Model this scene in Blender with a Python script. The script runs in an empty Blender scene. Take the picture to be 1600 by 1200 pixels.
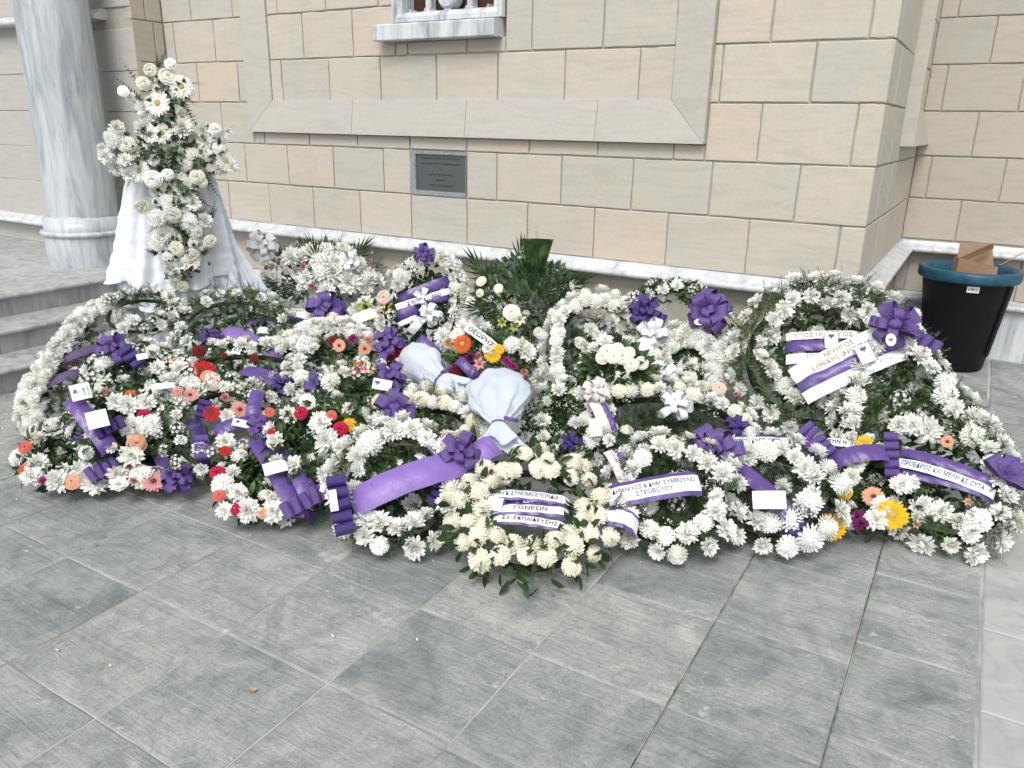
import bpy, bmesh, math, random
from math import sin, cos, pi, radians, sqrt
from mathutils import Vector, Matrix, Quaternion, noise
rnd = random.Random(7)
S = bpy.context.scene
COL = S.collection
CAM_BASIS=[[0.8582, 0.513, 0.0172], [-0.1767, 0.2638, 0.9483], [-0.4819, 0.8169, -0.317], 1208.59]
# ------------------------------------------------------------------ camera, sky, sun, exposure
cam_data = bpy.data.cameras.new('camera'); cam = bpy.data.objects.new('camera', cam_data); COL.objects.link(cam)
_r, _u, _f = [Vector(v) for v in CAM_BASIS[:3]]
cam.matrix_world = Matrix(((_r.x, _u.x, -_f.x, 0), (_r.y, _u.y, -_f.y, 0), (_r.z, _u.z, -_f.z, 1.6), (0, 0, 0, 1)))
cam_data.sensor_width = 36.0; cam_data.lens = CAM_BASIS[3] / 1600 * 36; cam_data.clip_start = 0.05; cam_data.clip_end = 500
S.camera = cam
world = bpy.data.worlds.new('World'); S.world = world; world.use_nodes = True
wt = world.node_tree; wt.nodes.clear()
sky = wt.nodes.new('ShaderNodeTexSky'); sky.sky_type = 'NISHITA'; sky.sun_disc = False
sky.sun_elevation = radians(52); sky.sun_rotation = radians(165); sky.air_density = 1.0; sky.dust_density = 4.0; sky.ozone_density = 1.0
hsv = wt.nodes.new('ShaderNodeHueSaturation'); hsv.inputs['Saturation'].default_value = 0.22      # overcast: the sky is nearly white
bg = wt.nodes.new('ShaderNodeBackground'); bg.inputs['Strength'].default_value = 0.15
wo = wt.nodes.new('ShaderNodeOutputWorld')
wt.links.new(sky.outputs[0], hsv.inputs['Color']); wt.links.new(hsv.outputs[0], bg.inputs[0]); wt.links.new(bg.outputs[0], wo.inputs[0])
sun_d = bpy.data.lights.new('sun', 'SUN'); sun_d.energy = 1.35; sun_d.angle = radians(24); sun_d.color = (1.0, 0.97, 0.93)
sun = bpy.data.objects.new('sun', sun_d); COL.objects.link(sun)
sd = Vector((sin(radians(165)) * cos(radians(52)), cos(radians(165)) * cos(radians(52)), sin(radians(52))))
sun.rotation_euler = sd.to_track_quat('Z', 'Y').to_euler()
S.view_settings.view_transform = 'Standard'; S.view_settings.look = 'None'; S.view_settings.gamma = 1; S.view_settings.use_curve_mapping = False
S.view_settings.exposure = 0.30
S.cycles.max_bounces = 6; S.cycles.diffuse_bounces = 3; S.cycles.glossy_bounces = 2; S.cycles.transmission_bounces = 3; S.cycles.transparent_max_bounces = 6
# ------------------------------------------------------------------ helpers
def link(name, data, parent=None, loc=None):
    o = bpy.data.objects.new(name, data); COL.objects.link(o)
    if parent is not None: o.parent = parent
    if loc is not None: o.location = loc
    return o
def tag(o, label=None, cat=None, group=None, kind=None):
    if label: o['label'] = label
    if cat: o['category'] = cat
    if group: o['group'] = group
    if kind: o['kind'] = kind
    return o
def empty(name, loc, label=None, cat=None, group=None, kind=None):
    o = link(name, None, None, loc); o.empty_display_size = 0.1
    return tag(o, label, cat, group, kind)
def mesh(name, verts, faces, mats, fm=None, smooth=False):
    me = bpy.data.meshes.new(name); me.from_pydata([tuple(v) for v in verts], [], faces)
    for m in (mats if isinstance(mats, (list, tuple)) else [mats]): me.materials.append(m)
    if fm: me.polygons.foreach_set('material_index', fm)
    if smooth: me.polygons.foreach_set('use_smooth', [True] * len(me.polygons))
    me.update(); return me
class Geo:
    def __init__(s): s.v = []; s.f = []; s.m = []
    def add(s, vs, fs, mi=0):
        k = len(s.v); s.v += [tuple(v) for v in vs]; s.f += [tuple(i + k for i in f) for f in fs]; s.m += [mi] * len(fs)
    def box(s, a, b, mi=0):
        x0, y0, z0 = a; x1, y1, z1 = b
        s.add([(x0,y0,z0),(x1,y0,z0),(x1,y1,z0),(x0,y1,z0),(x0,y0,z1),(x1,y0,z1),(x1,y1,z1),(x0,y1,z1)],
              [(0,3,2,1),(4,5,6,7),(0,1,5,4),(1,2,6,5),(2,3,7,6),(3,0,4,7)], mi)
    def mesh(s, name, mats, smooth=False): return mesh(name, s.v, s.f, mats, s.m, smooth)
def grid_faces(nu, nv, closed_u=False):
    fs = []
    for i in range(nu if closed_u else nu - 1):
        for j in range(nv - 1):
            a = i * nv + j; b = ((i + 1) % nu) * nv + j
            fs.append((a, b, b + 1, a + 1))
    return fs
# ------------------------------------------------------------------ materials
def mat(name):
    m = bpy.data.materials.new(name); m.use_nodes = True; nt = m.node_tree; nt.nodes.clear()
    out = nt.nodes.new('ShaderNodeOutputMaterial'); return m, nt, out
def N(nt, t, **k):
    n = nt.nodes.new(t)
    for a, b in k.items():
        if a in ('operation', 'blend_type', 'data_type', 'wave_type', 'bands_direction', 'feature', 'distance', 'noise_dimensions', 'interpolation', 'wave_profile'): setattr(n, a, b)
        else: n.inputs[a.replace('_', ' ')].default_value = b
    return n
def ramp(nt, stops, interp='LINEAR'):
    r = nt.nodes.new('ShaderNodeValToRGB'); r.color_ramp.interpolation = interp
    e = r.color_ramp.elements
    while len(e) < len(stops): e.new(0.5)
    for x, (p, c) in zip(e, stops): x.position = p; x.color = (*c, 1) if len(c) == 3 else c
    return r
def mixc(nt, fac, a, b, mode='MIX'):
    m = nt.nodes.new('ShaderNodeMix'); m.data_type = 'RGBA'; m.blend_type = mode
    L = nt.links
    for s, x in ((0, fac), (6, a), (7, b)):
        if hasattr(x, 'is_output'): L.new(x, m.inputs[s])
        else: m.inputs[s].default_value = x if s == 0 else ((*x, 1) if len(x) == 3 else x)
    return m.outputs[2]
def coords(nt, per_object=True, scale=(1, 1, 1), rot=(0, 0, 0)):
    tc = nt.nodes.new('ShaderNodeTexCoord'); mp = nt.nodes.new('ShaderNodeMapping'); mp.inputs['Scale'].default_value = scale; mp.inputs['Rotation'].default_value = rot
    nt.links.new(tc.outputs['Object'], mp.inputs[0])
    if per_object:
        oi = nt.nodes.new('ShaderNodeObjectInfo'); ml = nt.nodes.new('ShaderNodeMath'); ml.operation = 'MULTIPLY'; ml.inputs[1].default_value = 57.0
        nt.links.new(oi.outputs['Random'], ml.inputs[0]); nt.links.new(ml.outputs[0], mp.inputs['Location'])
        return mp.outputs[0], oi.outputs['Random']
    return mp.outputs[0], None
def noise_tex(nt, vec, scale, detail=4, rough=0.55, dist=0.0):
    n = nt.nodes.new('ShaderNodeTexNoise'); n.inputs['Scale'].default_value = scale; n.inputs['Detail'].default_value = detail
    n.inputs['Roughness'].default_value = rough; n.inputs['Distortion'].default_value = dist
    nt.links.new(vec, n.inputs['Vector']); return n.outputs['Fac']
def principled(nt, out, color, rough=0.6, bump=None, strength=0.3, dist=0.01, spec=0.5, sheen=0.0, rough_sock=None):
    p = nt.nodes.new('ShaderNodeBsdfPrincipled')
    if hasattr(color, 'is_output'): nt.links.new(color, p.inputs['Base Color'])
    else: p.inputs['Base Color'].default_value = (*color, 1)
    p.inputs['Roughness'].default_value = rough; p.inputs['Specular IOR Level'].default_value = spec
    if rough_sock is not None: nt.links.new(rough_sock, p.inputs['Roughness'])
    if sheen: p.inputs['Sheen Weight'].default_value = sheen
    if bump is not None:
        b = nt.nodes.new('ShaderNodeBump'); b.inputs['Strength'].default_value = strength; b.inputs['Distance'].default_value = dist
        nt.links.new(bump, b.inputs['Height']); nt.links.new(b.outputs[0], p.inputs['Normal'])
    nt.links.new(p.outputs[0], out.inputs[0]); return p
def math_n(nt, op, a, b):
    m = nt.nodes.new('ShaderNodeMath'); m.operation = op
    for i, x in enumerate((a, b)):
        if hasattr(x, 'is_output'): nt.links.new(x, m.inputs[i])
        else: m.inputs[i].default_value = x
    return m.outputs[0]
def sandstone(name, base, warm, grey, rough=0.75):
    m, nt, out = mat(name); v, rand = coords(nt)
    r = ramp(nt, [(0.0, grey), (0.22, [a * 0.96 for a in grey]), (0.4, base), (0.6, [a * 0.95 for a in base]), (0.8, [a * 1.04 for a in base]), (0.92, warm), (1.0, warm)]); nt.links.new(rand, r.inputs[0])
    big = noise_tex(nt, v, 3.2, 3, 0.5, 1.2)
    vs, _ = coords(nt, True, (1.1, 1.1, 7.0), (0.25, 0.5, 0.2)); band = noise_tex(nt, vs, 1.6, 4, 0.55, 2.6)
    fine = noise_tex(nt, v, 60, 5, 0.7)
    rb = ramp(nt, [(0.36, (0.82, 0.80, 0.76)), (0.50, (1, 1, 1)), (0.66, (1.09, 1.05, 0.97))]); nt.links.new(band, rb.inputs[0])
    c = mixc(nt, 0.55, r.outputs[0], rb.outputs[0], 'MULTIPLY')
    r2 = ramp(nt, [(0.35, grey), (0.7, warm)]); nt.links.new(big, r2.inputs[0]); c = mixc(nt, 0.4, c, r2.outputs[0])
    rf = ramp(nt, [(0.3, (0.93, 0.93, 0.93)), (0.7, (1.04, 1.04, 1.04))]); nt.links.new(fine, rf.inputs[0]); c = mixc(nt, 1.0, c, rf.outputs[0], 'MULTIPLY')
    hgt = math_n(nt, 'ADD', math_n(nt, 'MULTIPLY', fine, 0.4), big)
    principled(nt, out, c, rough, hgt, 0.35, 0.006, 0.3); return m
def marble(name, base, vein, rot=(0, 0.5, 0), scale=1.0, rough=0.32, stretch=(5, 5, 0.9), amount=1.0, per=True):
    m, nt, out = mat(name); v, _ = coords(nt, per, tuple(a * scale for a in stretch), rot)
    a = noise_tex(nt, v, 1.6, 6, 0.62, 1.1); b = noise_tex(nt, v, 5.0, 5, 0.7, 0.6)
    r = ramp(nt, [(0.36, vein), (0.47, [x * 0.4 + y * 0.6 for x, y in zip(vein, base)]), (0.58, base), (0.75, [min(1, x * 1.07) for x in base])]); nt.links.new(a, r.inputs[0])
    r2 = ramp(nt, [(0.30, [0.72, 0.75, 0.78]), (0.46, (1, 1, 1))]); nt.links.new(b, r2.inputs[0])
    c = mixc(nt, amount, r.outputs[0], r2.outputs[0], 'MULTIPLY')
    principled(nt, out, c, rough, b, 0.05, 0.003, 0.5); return m
M = {}
M['stone'] = sandstone('sandstone', (0.51, 0.482, 0.42), (0.55, 0.47, 0.375), (0.465, 0.455, 0.415))
M['stone_side'] = sandstone('sandstone_beige', (0.455, 0.42, 0.36), (0.47, 0.405, 0.325), (0.425, 0.41, 0.37))
M['stone_left'] = sandstone('sandstone_pale', (0.45, 0.435, 0.405), (0.455, 0.43, 0.39), (0.44, 0.432, 0.41))
M['trim'] = sandstone('trim_sandstone', (0.48, 0.455, 0.41), (0.485, 0.45, 0.395), (0.455, 0.445, 0.415))
M['marble'] = marble('white_marble', (0.60, 0.62, 0.63), (0.27, 0.31, 0.35), (0, 0.5, 0), 1.0)
M['marble_trim'] = marble('marble_moulding', (0.60, 0.61, 0.62), (0.42, 0.45, 0.48), (0.2, 1.35, 0), 1.2)
M['marble_column'] = marble('column_marble', (0.50, 0.54, 0.565), (0.30, 0.335, 0.37), (0.0, 0.45, 0.9), 1.15, 0.3, (5.5, 5.5, 0.75), 1.0, False)
M['marble_step'] = marble('step_marble', (0.42, 0.43, 0.425), (0.25, 0.26, 0.27), (1.45, 0.1, 0.3), 1.0, 0.4)
M['marble_pale'] = marble('pale_marble', (0.42, 0.43, 0.415), (0.33, 0.34, 0.335), (0.9, 0.5, 0.4), 0.5, 0.45)
def mortar():
    m, nt, out = mat('mortar'); v, _ = coords(nt, False); n = noise_tex(nt, v, 30, 5, 0.7)
    r = ramp(nt, [(0.3, (0.36, 0.34, 0.30)), (0.7, (0.46, 0.44, 0.40))]); nt.links.new(n, r.inputs[0]); principled(nt, out, r.outputs[0], 0.9, n, 0.5, 0.004, 0.2); return m
M['mortar'] = mortar()
def slate():
    m, nt, out = mat('grey_slate'); v, rand = coords(nt)
    a = noise_tex(nt, v, 2.3, 6, 0.66, 1.4); b = noise_tex(nt, v, 9, 6, 0.68, 1.2); f = noise_tex(nt, v, 110, 4, 0.8)
    vs, _ = coords(nt, True, (0.5, 7, 1), (0, 0, 0.9)); g = noise_tex(nt, vs, 4, 6, 0.7, 0.8)
    r = ramp(nt, [(0.30, (0.19, 0.214, 0.216)), (0.42, (0.262, 0.283, 0.281)), (0.55, (0.325, 0.341, 0.332)), (0.74, (0.40, 0.408, 0.39))]); nt.links.new(a, r.inputs[0])
    rb = ramp(nt, [(0.33, (0.72, 0.745, 0.77)), (0.5, (1, 1, 1)), (0.70, (1.20, 1.19, 1.16))]); nt.links.new(b, rb.inputs[0]); c = mixc(nt, 0.8, r.outputs[0], rb.outputs[0], 'MULTIPLY')
    rg = ramp(nt, [(0.40, (0.90, 0.91, 0.92)), (0.5, (1, 1, 1)), (0.64, (1.07, 1.06, 1.05))]); nt.links.new(g, rg.inputs[0]); c = mixc(nt, 0.8, c, rg.outputs[0], 'MULTIPLY')
    ro = ramp(nt, [(0.0, (0.86, 0.875, 0.88)), (0.35, (0.96, 0.965, 0.965)), (0.7, (1.0, 0.995, 0.985)), (1.0, (1.06, 1.05, 1.02))]); nt.links.new(rand, ro.inputs[0]); c = mixc(nt, 1.0, c, ro.outputs[0], 'MULTIPLY')
    rf = ramp(nt, [(0.32, (0.70, 0.70, 0.70)), (0.5, (1, 1, 1)), (0.72, (1.24, 1.24, 1.22))]); nt.links.new(f, rf.inputs[0]); c = mixc(nt, 0.9, c, rf.outputs[0], 'MULTIPLY')
    # lime specks and splashes, and dark damp spots, with shapes of their own
    s1 = noise_tex(nt, v, 16, 6, 0.75, 0.5); s2 = noise_tex(nt, v, 2.3, 2, 0.5)
    k = math_n(nt, 'ADD', math_n(nt, 'MULTIPLY', s1, 0.75), math_n(nt, 'MULTIPLY', s2, 0.45))
    rs = ramp(nt, [(0.715, (0, 0, 0)), (0.75, (1, 1, 1))]); nt.links.new(k, rs.inputs[0]); c = mixc(nt, math_n(nt, 'MULTIPLY', rs.outputs[0], 0.55), c, (0.56, 0.56, 0.54))
    d1 = noise_tex(nt, v, 5.5, 3, 0.5, 0.2); rd = ramp(nt, [(0.30, (1, 1, 1)), (0.345, (0, 0, 0))]); nt.links.new(d1, rd.inputs[0]); c = mixc(nt, math_n(nt, 'MULTIPLY', rd.outputs[0], 0.35), c, (0.17, 0.175, 0.175))
    h = math_n(nt, 'ADD', math_n(nt, 'ADD', math_n(nt, 'MULTIPLY', b, 1.0), g), math_n(nt, 'MULTIPLY', f, 0.25))
    principled(nt, out, c, 0.6, h, 0.7, 0.012, 0.4); return m
M['slate'] = slate()
def joint():
    m, nt, out = mat('paving_mortar'); v, _ = coords(nt, False); n = noise_tex(nt, v, 1.6, 4, 0.6); f = noise_tex(nt, v, 40, 4, 0.7)
    r = ramp(nt, [(0.34, (0.17, 0.16, 0.14)), (0.44, (0.30, 0.305, 0.29)), (0.56, (0.46, 0.47, 0.455))]); nt.links.new(n, r.inputs[0])
    principled(nt, out, r.outputs[0], 0.9, f, 0.5, 0.004, 0.2); return m
M['joint'] = joint()
def plain(name, c, rough=0.6, spec=0.5, bump=0, bs=40, sheen=0, var=0.0, metal=0):
    m, nt, out = mat(name); v, rand = coords(nt); n = noise_tex(nt, v, bs, 4, 0.6)
    r = ramp(nt, [(0.3, [x * (1 - var) for x in c]), (0.7, [min(1, x * (1 + var)) for x in c])]); nt.links.new(n, r.inputs[0])
    p = principled(nt, out, r.outputs[0], rough, n if bump else None, bump, 0.003, spec, sheen); p.inputs['Metallic'].default_value = metal; return m
def petal_mat(name, rim, core, r0=0.12, r1=0.45, var=0.06, trans=0.22):
    m, nt, out = mat(name); tc = nt.nodes.new('ShaderNodeTexCoord'); ln = nt.nodes.new('ShaderNodeVectorMath'); ln.operation = 'LENGTH'; nt.links.new(tc.outputs['Object'], ln.inputs[0])
    r = ramp(nt, [(r0, core), (r1, rim)]); nt.links.new(ln.outputs['Value'], r.inputs[0])
    oi = nt.nodes.new('ShaderNodeObjectInfo'); rr = ramp(nt, [(0, [1 - var * 1.5, 1 - var * 1.4, 1 - var * 2.4]), (1, (1, 1, 1))]); nt.links.new(oi.outputs['Random'], rr.inputs[0])
    c = mixc(nt, 1.0, r.outputs[0], rr.outputs[0], 'MULTIPLY')
    d = nt.nodes.new('ShaderNodeBsdfPrincipled'); d.inputs['Roughness'].default_value = 0.65; d.inputs['Specular IOR Level'].default_value = 0.25; nt.links.new(c, d.inputs['Base Color'])
    t = nt.nodes.new('ShaderNodeBsdfTranslucent'); nt.links.new(c, t.inputs[0]); mx = nt.nodes.new('ShaderNodeMixShader'); mx.inputs[0].default_value = trans
    nt.links.new(d.outputs[0], mx.inputs[1]); nt.links.new(t.outputs[0], mx.inputs[2]); nt.links.new(mx.outputs[0], out.inputs[0]); return m
def leaf_mat(name, a, b, c, rough=0.42, scale=22):
    m, nt, out = mat(name); tc = nt.nodes.new('ShaderNodeTexCoord'); v = tc.outputs['Object']; oi = nt.nodes.new('ShaderNodeObjectInfo')
    ad = nt.nodes.new('ShaderNodeVectorMath'); ad.operation = 'ADD'; nt.links.new(v, ad.inputs[0]); ml = math_n(nt, 'MULTIPLY', oi.outputs['Random'], 31.0); nt.links.new(ml, ad.inputs[1])
    n = noise_tex(nt, ad.outputs[0], scale, 3, 0.6); r = ramp(nt, [(0.34, a), (0.52, b), (0.68, c)]); nt.links.new(n, r.inputs[0])
    d = nt.nodes.new('ShaderNodeBsdfPrincipled'); d.inputs['Roughness'].default_value = rough; d.inputs['Specular IOR Level'].default_value = 0.4; nt.links.new(r.outputs[0], d.inputs['Base Color'])
    t = nt.nodes.new('ShaderNodeBsdfTranslucent'); nt.links.new(r.outputs[0], t.inputs[0]); mx = nt.nodes.new('ShaderNodeMixShader'); mx.inputs[0].default_value = 0.2
    nt.links.new(d.outputs[0], mx.inputs[1]); nt.links.new(t.outputs[0], mx.inputs[2]); nt.links.new(mx.outputs[0], out.inputs[0]); return m
WHT = (0.92, 0.925, 0.905)
M['mum'] = petal_mat('white_petals', WHT, (0.80, 0.82, 0.60), 0.04, 0.36, 0.055, 0.2)
M['mum_cream'] = petal_mat('cream_petals', (0.92, 0.90, 0.78), (0.88, 0.84, 0.60), 0.05, 0.5, 0.03, 0.2)
M['rosew'] = petal_mat('cream_rose_petals', (0.90, 0.885, 0.78), (0.88, 0.86, 0.70), 0.05, 0.7, 0.02, 0.3)
PET = {'crimson': (0.48, 0.012, 0.055), 'red': (0.55, 0.02, 0.02), 'dark': (0.17, 0.008, 0.02), 'coral': (0.72, 0.17, 0.13), 'orange': (0.72, 0.15, 0.03),
       'peach': (0.76, 0.40, 0.27), 'pink': (0.76, 0.36, 0.37), 'hot': (0.70, 0.10, 0.22), 'blush': (0.80, 0.62, 0.55), 'yellow': (0.80, 0.50, 0.015),
       'magenta': (0.48, 0.06, 0.28), 'purple': (0.28, 0.04, 0.20), 'mauve': (0.40, 0.27, 0.33), 'green': (0.40, 0.47, 0.12), 'cream': (0.80, 0.78, 0.64), 'white': WHT}
def pm(c):
    k = 'petal_' + c
    if k not in M: v = PET[c]; M[k] = petal_mat(c + '_petals', v, [x * 0.8 for x in v], 0.1, 0.7)
    return M[k]
M['disc_yellow'] = plain('disc_yellow', (0.44, 0.35, 0.14), 0.8, 0.2, 0.6, 60, 0, 0.3)
M['disc_dark'] = plain('disc_dark', (0.12, 0.05, 0.02), 0.8, 0.2, 0.6, 60, 0, 0.4)
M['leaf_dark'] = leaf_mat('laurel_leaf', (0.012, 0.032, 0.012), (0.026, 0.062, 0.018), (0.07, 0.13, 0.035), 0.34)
M['leaf_mid'] = leaf_mat('broad_leaf', (0.018, 0.045, 0.015), (0.045, 0.095, 0.03), (0.11, 0.17, 0.05))
M['leaf_fern'] = leaf_mat('fern_leaf', (0.018, 0.045, 0.018), (0.042, 0.09, 0.03), (0.10, 0.16, 0.055), 0.5)
M['leaf_conifer'] = leaf_mat('cypress_sprig', (0.04, 0.07, 0.028), (0.085, 0.14, 0.05), (0.15, 0.21, 0.08), 0.6)
M['leaf_grey'] = leaf_mat('eucalyptus_leaf', (0.035, 0.055, 0.04), (0.07, 0.10, 0.075), (0.13, 0.16, 0.12), 0.55)
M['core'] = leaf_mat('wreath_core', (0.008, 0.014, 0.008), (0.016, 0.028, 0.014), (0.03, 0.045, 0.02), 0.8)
def satin(name, c, rough=0.33):
    m, nt, out = mat(name); v, _ = coords(nt, True, (1, 1, 1)); n = noise_tex(nt, v, 14, 3, 0.5); f = noise_tex(nt, v, 260, 2, 0.5)
    h = math_n(nt, 'ADD', math_n(nt, 'ADD', n, math_n(nt, 'MULTIPLY', noise_tex(nt, v, 38, 4, 0.6, 1.5), 0.35)), math_n(nt, 'MULTIPLY', f, 0.08))
    r = ramp(nt, [(0.35, [x * 0.9 for x in c]), (0.65, [min(1, x * 1.08) for x in c])]); nt.links.new(n, r.inputs[0])
    p = principled(nt, out, r.outputs[0], rough, h, 0.45, 0.012, 0.5, 0.3); p.inputs['Sheen Tint'].default_value = (*[min(1, x * 2.2) for x in c], 1); return m
RIB = {'P': satin('purple_satin', (0.098, 0.056, 0.225), 0.30), 'D': satin('deep_and_shaded_purple_satin', (0.045, 0.022, 0.15), 0.3), 'L': satin('lilac_satin', (0.21, 0.125, 0.40), 0.4),  # D: dark purple ribbon; on shaded bows the shade is in its colour
       'W': satin('white_satin', (0.80, 0.82, 0.84), 0.4), 'C': satin('cream_satin', (0.74, 0.68, 0.66), 0.35), 'S': satin('sheer_purple', (0.11, 0.07, 0.16), 0.6)}
M['paper'] = plain('white_paper', (0.80, 0.82, 0.84), 0.55, 0.4, 0.1, 8, 0, 0.02)
INK = {'ink': plain('black_ink', (0.02, 0.02, 0.025), 0.5), 'navy': plain('navy_ink', (0.025, 0.035, 0.10), 0.5), 'gold': plain('gold_print', (0.30, 0.235, 0.13), 0.4),
       'blue': plain('blue_ink', (0.05, 0.08, 0.28), 0.5), 'white': plain('white_print', (0.7, 0.7, 0.72), 0.5), 'red': plain('red_print', (0.55, 0.05, 0.04), 0.5), 'grey': plain('grey_print', (0.12, 0.13, 0.13), 0.5)}
def cloth_mat(name, c, rough=0.8, trans=0.06, wr=22):
    m, nt, out = mat(name); v, _ = coords(nt, False, (1, 1, 0.35)); n = noise_tex(nt, v, wr, 4, 0.6, 0.4)
    p = nt.nodes.new('ShaderNodeBsdfPrincipled'); p.inputs['Base Color'].default_value = (*c, 1); p.inputs['Roughness'].default_value = rough; p.inputs['Sheen Weight'].default_value = 0.2
    b = nt.nodes.new('ShaderNodeBump'); b.inputs['Strength'].default_value = 0.25; b.inputs['Distance'].default_value = 0.01; nt.links.new(n, b.inputs['Height']); nt.links.new(b.outputs[0], p.inputs['Normal'])
    t = nt.nodes.new('ShaderNodeBsdfTranslucent'); t.inputs[0].default_value = (*c, 1); mx = nt.nodes.new('ShaderNodeMixShader'); mx.inputs[0].default_value = trans
    nt.links.new(p.outputs[0], mx.inputs[1]); nt.links.new(t.outputs[0], mx.inputs[2]); nt.links.new(mx.outputs[0], out.inputs[0]); return m
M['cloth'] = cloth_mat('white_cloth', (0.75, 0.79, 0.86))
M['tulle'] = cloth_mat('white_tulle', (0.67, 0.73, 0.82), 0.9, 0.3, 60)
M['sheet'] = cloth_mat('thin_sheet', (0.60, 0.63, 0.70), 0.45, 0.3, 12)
M['bin'] = plain('black_plastic', (0.005, 0.006, 0.008), 0.5, 0.22, 0.1, 20, 0, 0.2)
M['bag'] = plain('teal_bag', (0.008, 0.068, 0.115), 0.42, 0.5, 0.8, 26, 0, 0.25)
M['card'] = plain('cardboard', (0.40, 0.27, 0.19), 0.85, 0.2, 0.2, 30, 0, 0.08)
M['card_edge'] = plain('cardboard_inside', (0.15, 0.09, 0.055), 0.9, 0.1)
M['steel'] = plain('brushed_steel', (0.15, 0.165, 0.17), 0.5, 0.5, 0.05, 200, 0, 0.05, 0.75)
M['cement'] = plain('grey_cement', (0.25, 0.28, 0.30), 0.9, 0.2, 0.6, 40, 0, 0.2)
M['dark_wood'] = plain('dark_red_shutter', (0.055, 0.018, 0.012), 0.7, 0.3, 0.3, 12, 0, 0.3)
# ------------------------------------------------------------------ ground, paving
base = Geo(); base.add([(-60, -60, -0.0045), (60, -60, -0.0045), (60, 60, -0.0045), (-60, 60, -0.0045)], [(0, 1, 2, 3)])
tag(link('ground', base.mesh('ground', M['joint'])), kind='structure')
pave = empty('pavement', (0, 0, 0), kind='structure')
SLABS = {}
def slab(x0, x1, y0, y1, m, parent, name='paving_slab', gap=0.0032, top=0.0, th=0.03):
    # a slightly uneven stone slab: chamfered edge, tiny tilt, chipped outline
    g = rnd.uniform(gap * 0.6, gap * 1.4); x0 += g; x1 -= rnd.uniform(gap * 0.6, gap * 1.4); y0 += g; y1 -= g
    cx, cy = (x0 + x1) / 2, (y0 + y1) / 2; out = []; 
    def edge(ax, ay, bx, by, n=7):
        return [(ax + (bx - ax) * i / n, ay + (by - ay) * i / n) for i in range(n)]
    for (ax, ay, bx, by) in ((x0, y0, x1, y0), (x1, y0, x1, y1), (x1, y1, x0, y1), (x0, y1, x0, y0)): out += edge(ax, ay, bx, by)
    out = [(x - cx + rnd.gauss(0, gap * 0.28), y - cy + rnd.gauss(0, gap * 0.28)) for x, y in out]
    n = len(out); tx, ty = rnd.gauss(0, 0.0012), rnd.gauss(0, 0.0012); dz = rnd.uniform(-0.0012, 0.0006)
    vs = [(x, y, -th) for x, y in out] + [(x, y, -0.0025 + dz) for x, y in out] + [(x * (1 - 0.006 / abs(x1 - cx)), y * (1 - 0.006 / abs(y1 - cy)), dz + x * tx + y * ty) for x, y in out]
    fs = [tuple(range(2 * n, 3 * n))]
    for k in (0, 1):
        for i in range(n): j = (i + 1) % n; fs.append((k * n + i, k * n + j, (k + 1) * n + j, (k + 1) * n + i))
    return link(name, mesh(name, vs, fs, m), parent, (cx, cy, top))
P0 = 0.4491
xs = [-0.99 - P0 * k for k in range(13)][::-1]
for i in range(12):
    for j in range(-1, 14):
        y0 = 0.93 + P0 * (j - 1)
        if xs[i] < -4.95 and y0 > 2.0: continue
        if y0 + P0 > 4.6: continue
        slab(xs[i], xs[i + 1], y0, y0 + P0, M['slate'], pave)
for j in range(-3, 12):
    y0 = 1.83 + 0.475 * j
    if y0 < 6.5: slab(-0.99, -0.537, y0, y0 + 0.475, M['slate'], pave)
for j in range(-4, 10):
    y0 = 1.97 + 0.49 * j
    slab(-0.537, -0.108, y0 - 0.14 if j > -99 else y0, y0 + 0.35, M['slate'], pave)
    slab(-0.108, 0.245, y0, y0 + 0.49, M['slate'], pave)
ys = [0.6, 1.35, 1.85, 2.30, 2.76, 3.24, 3.85]
for a, b in zip(ys, ys[1:]): slab(0.252, 1.05, a, b, M['marble_pale'], pave, 'marble_slab', 0.002)
for a in range(5):
    for b in range(6): slab(0.252 + 0.45 * a, 0.252 + 0.45 * (a + 1), 3.86 + 0.48 * b, 3.86 + 0.48 * (b + 1), M['slate'], pave)
dirt = plain('dark_joint', (0.12, 0.10, 0.085), 0.9, 0.2, 0.4, 40, 0, 0.5)
for x in (-0.537, -0.108):
    for j in range(14):
        g = Geo(); ya = -0.3 + j * 0.49; vs = []
        for i in range(9): y = ya + 0.49 * i / 8; w = rnd.uniform(0.0008, 0.0030); vs += [(x + 0.001 - w, y, -0.0012), (x + 0.001 + w, y, -0.0012)]
        g.add(vs, [(2*i, 2*i+1, 2*i+3, 2*i+2) for i in range(8)]); link('joint_fill', g.mesh('joint_fill', dirt), pave)
# ------------------------------------------------------------------ church wall
Y0, YR, YL, XC, XL = 4.42, 6.71, 4.14, -0.5, -5.94
wall = empty('church_wall', (XC, Y0, 0), 'pale sandstone block wall with marble base mouldings, raised stone frames and a marble window', 'wall')
WL = Vector((XC, Y0, 0))
core = Geo(); d_ = 0.012
core.box((XL - 0.3, Y0 + d_, 0), (-3.558, Y0 + 0.4, 3.4)); core.box((-2.702, Y0 + d_, 0), (XC - d_, Y0 + 0.4, 3.4)); core.box((-3.558, Y0 + d_, 0), (-2.702, Y0 + 0.4, 2.12)); core.box((XC - 0.4, Y0 + 0.4, 0), (XC - d_, YR + 0.02, 3.4)); core.box((XC - d_ - 0.01, YR + d_, 0), (3.4, YR + 0.4, 3.4)); core.box((-12, YL + d_, 0), (XL - d_, YL + 0.4, 3.4)); core.box((XL - 0.3, YL + d_ + 0.001, 0), (XL - d_ - 0.001, Y0 + d_ - 0.001, 3.4))
co = link('mortar_core', core.mesh('mortar_core', M['mortar']), wall, -WL)
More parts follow.
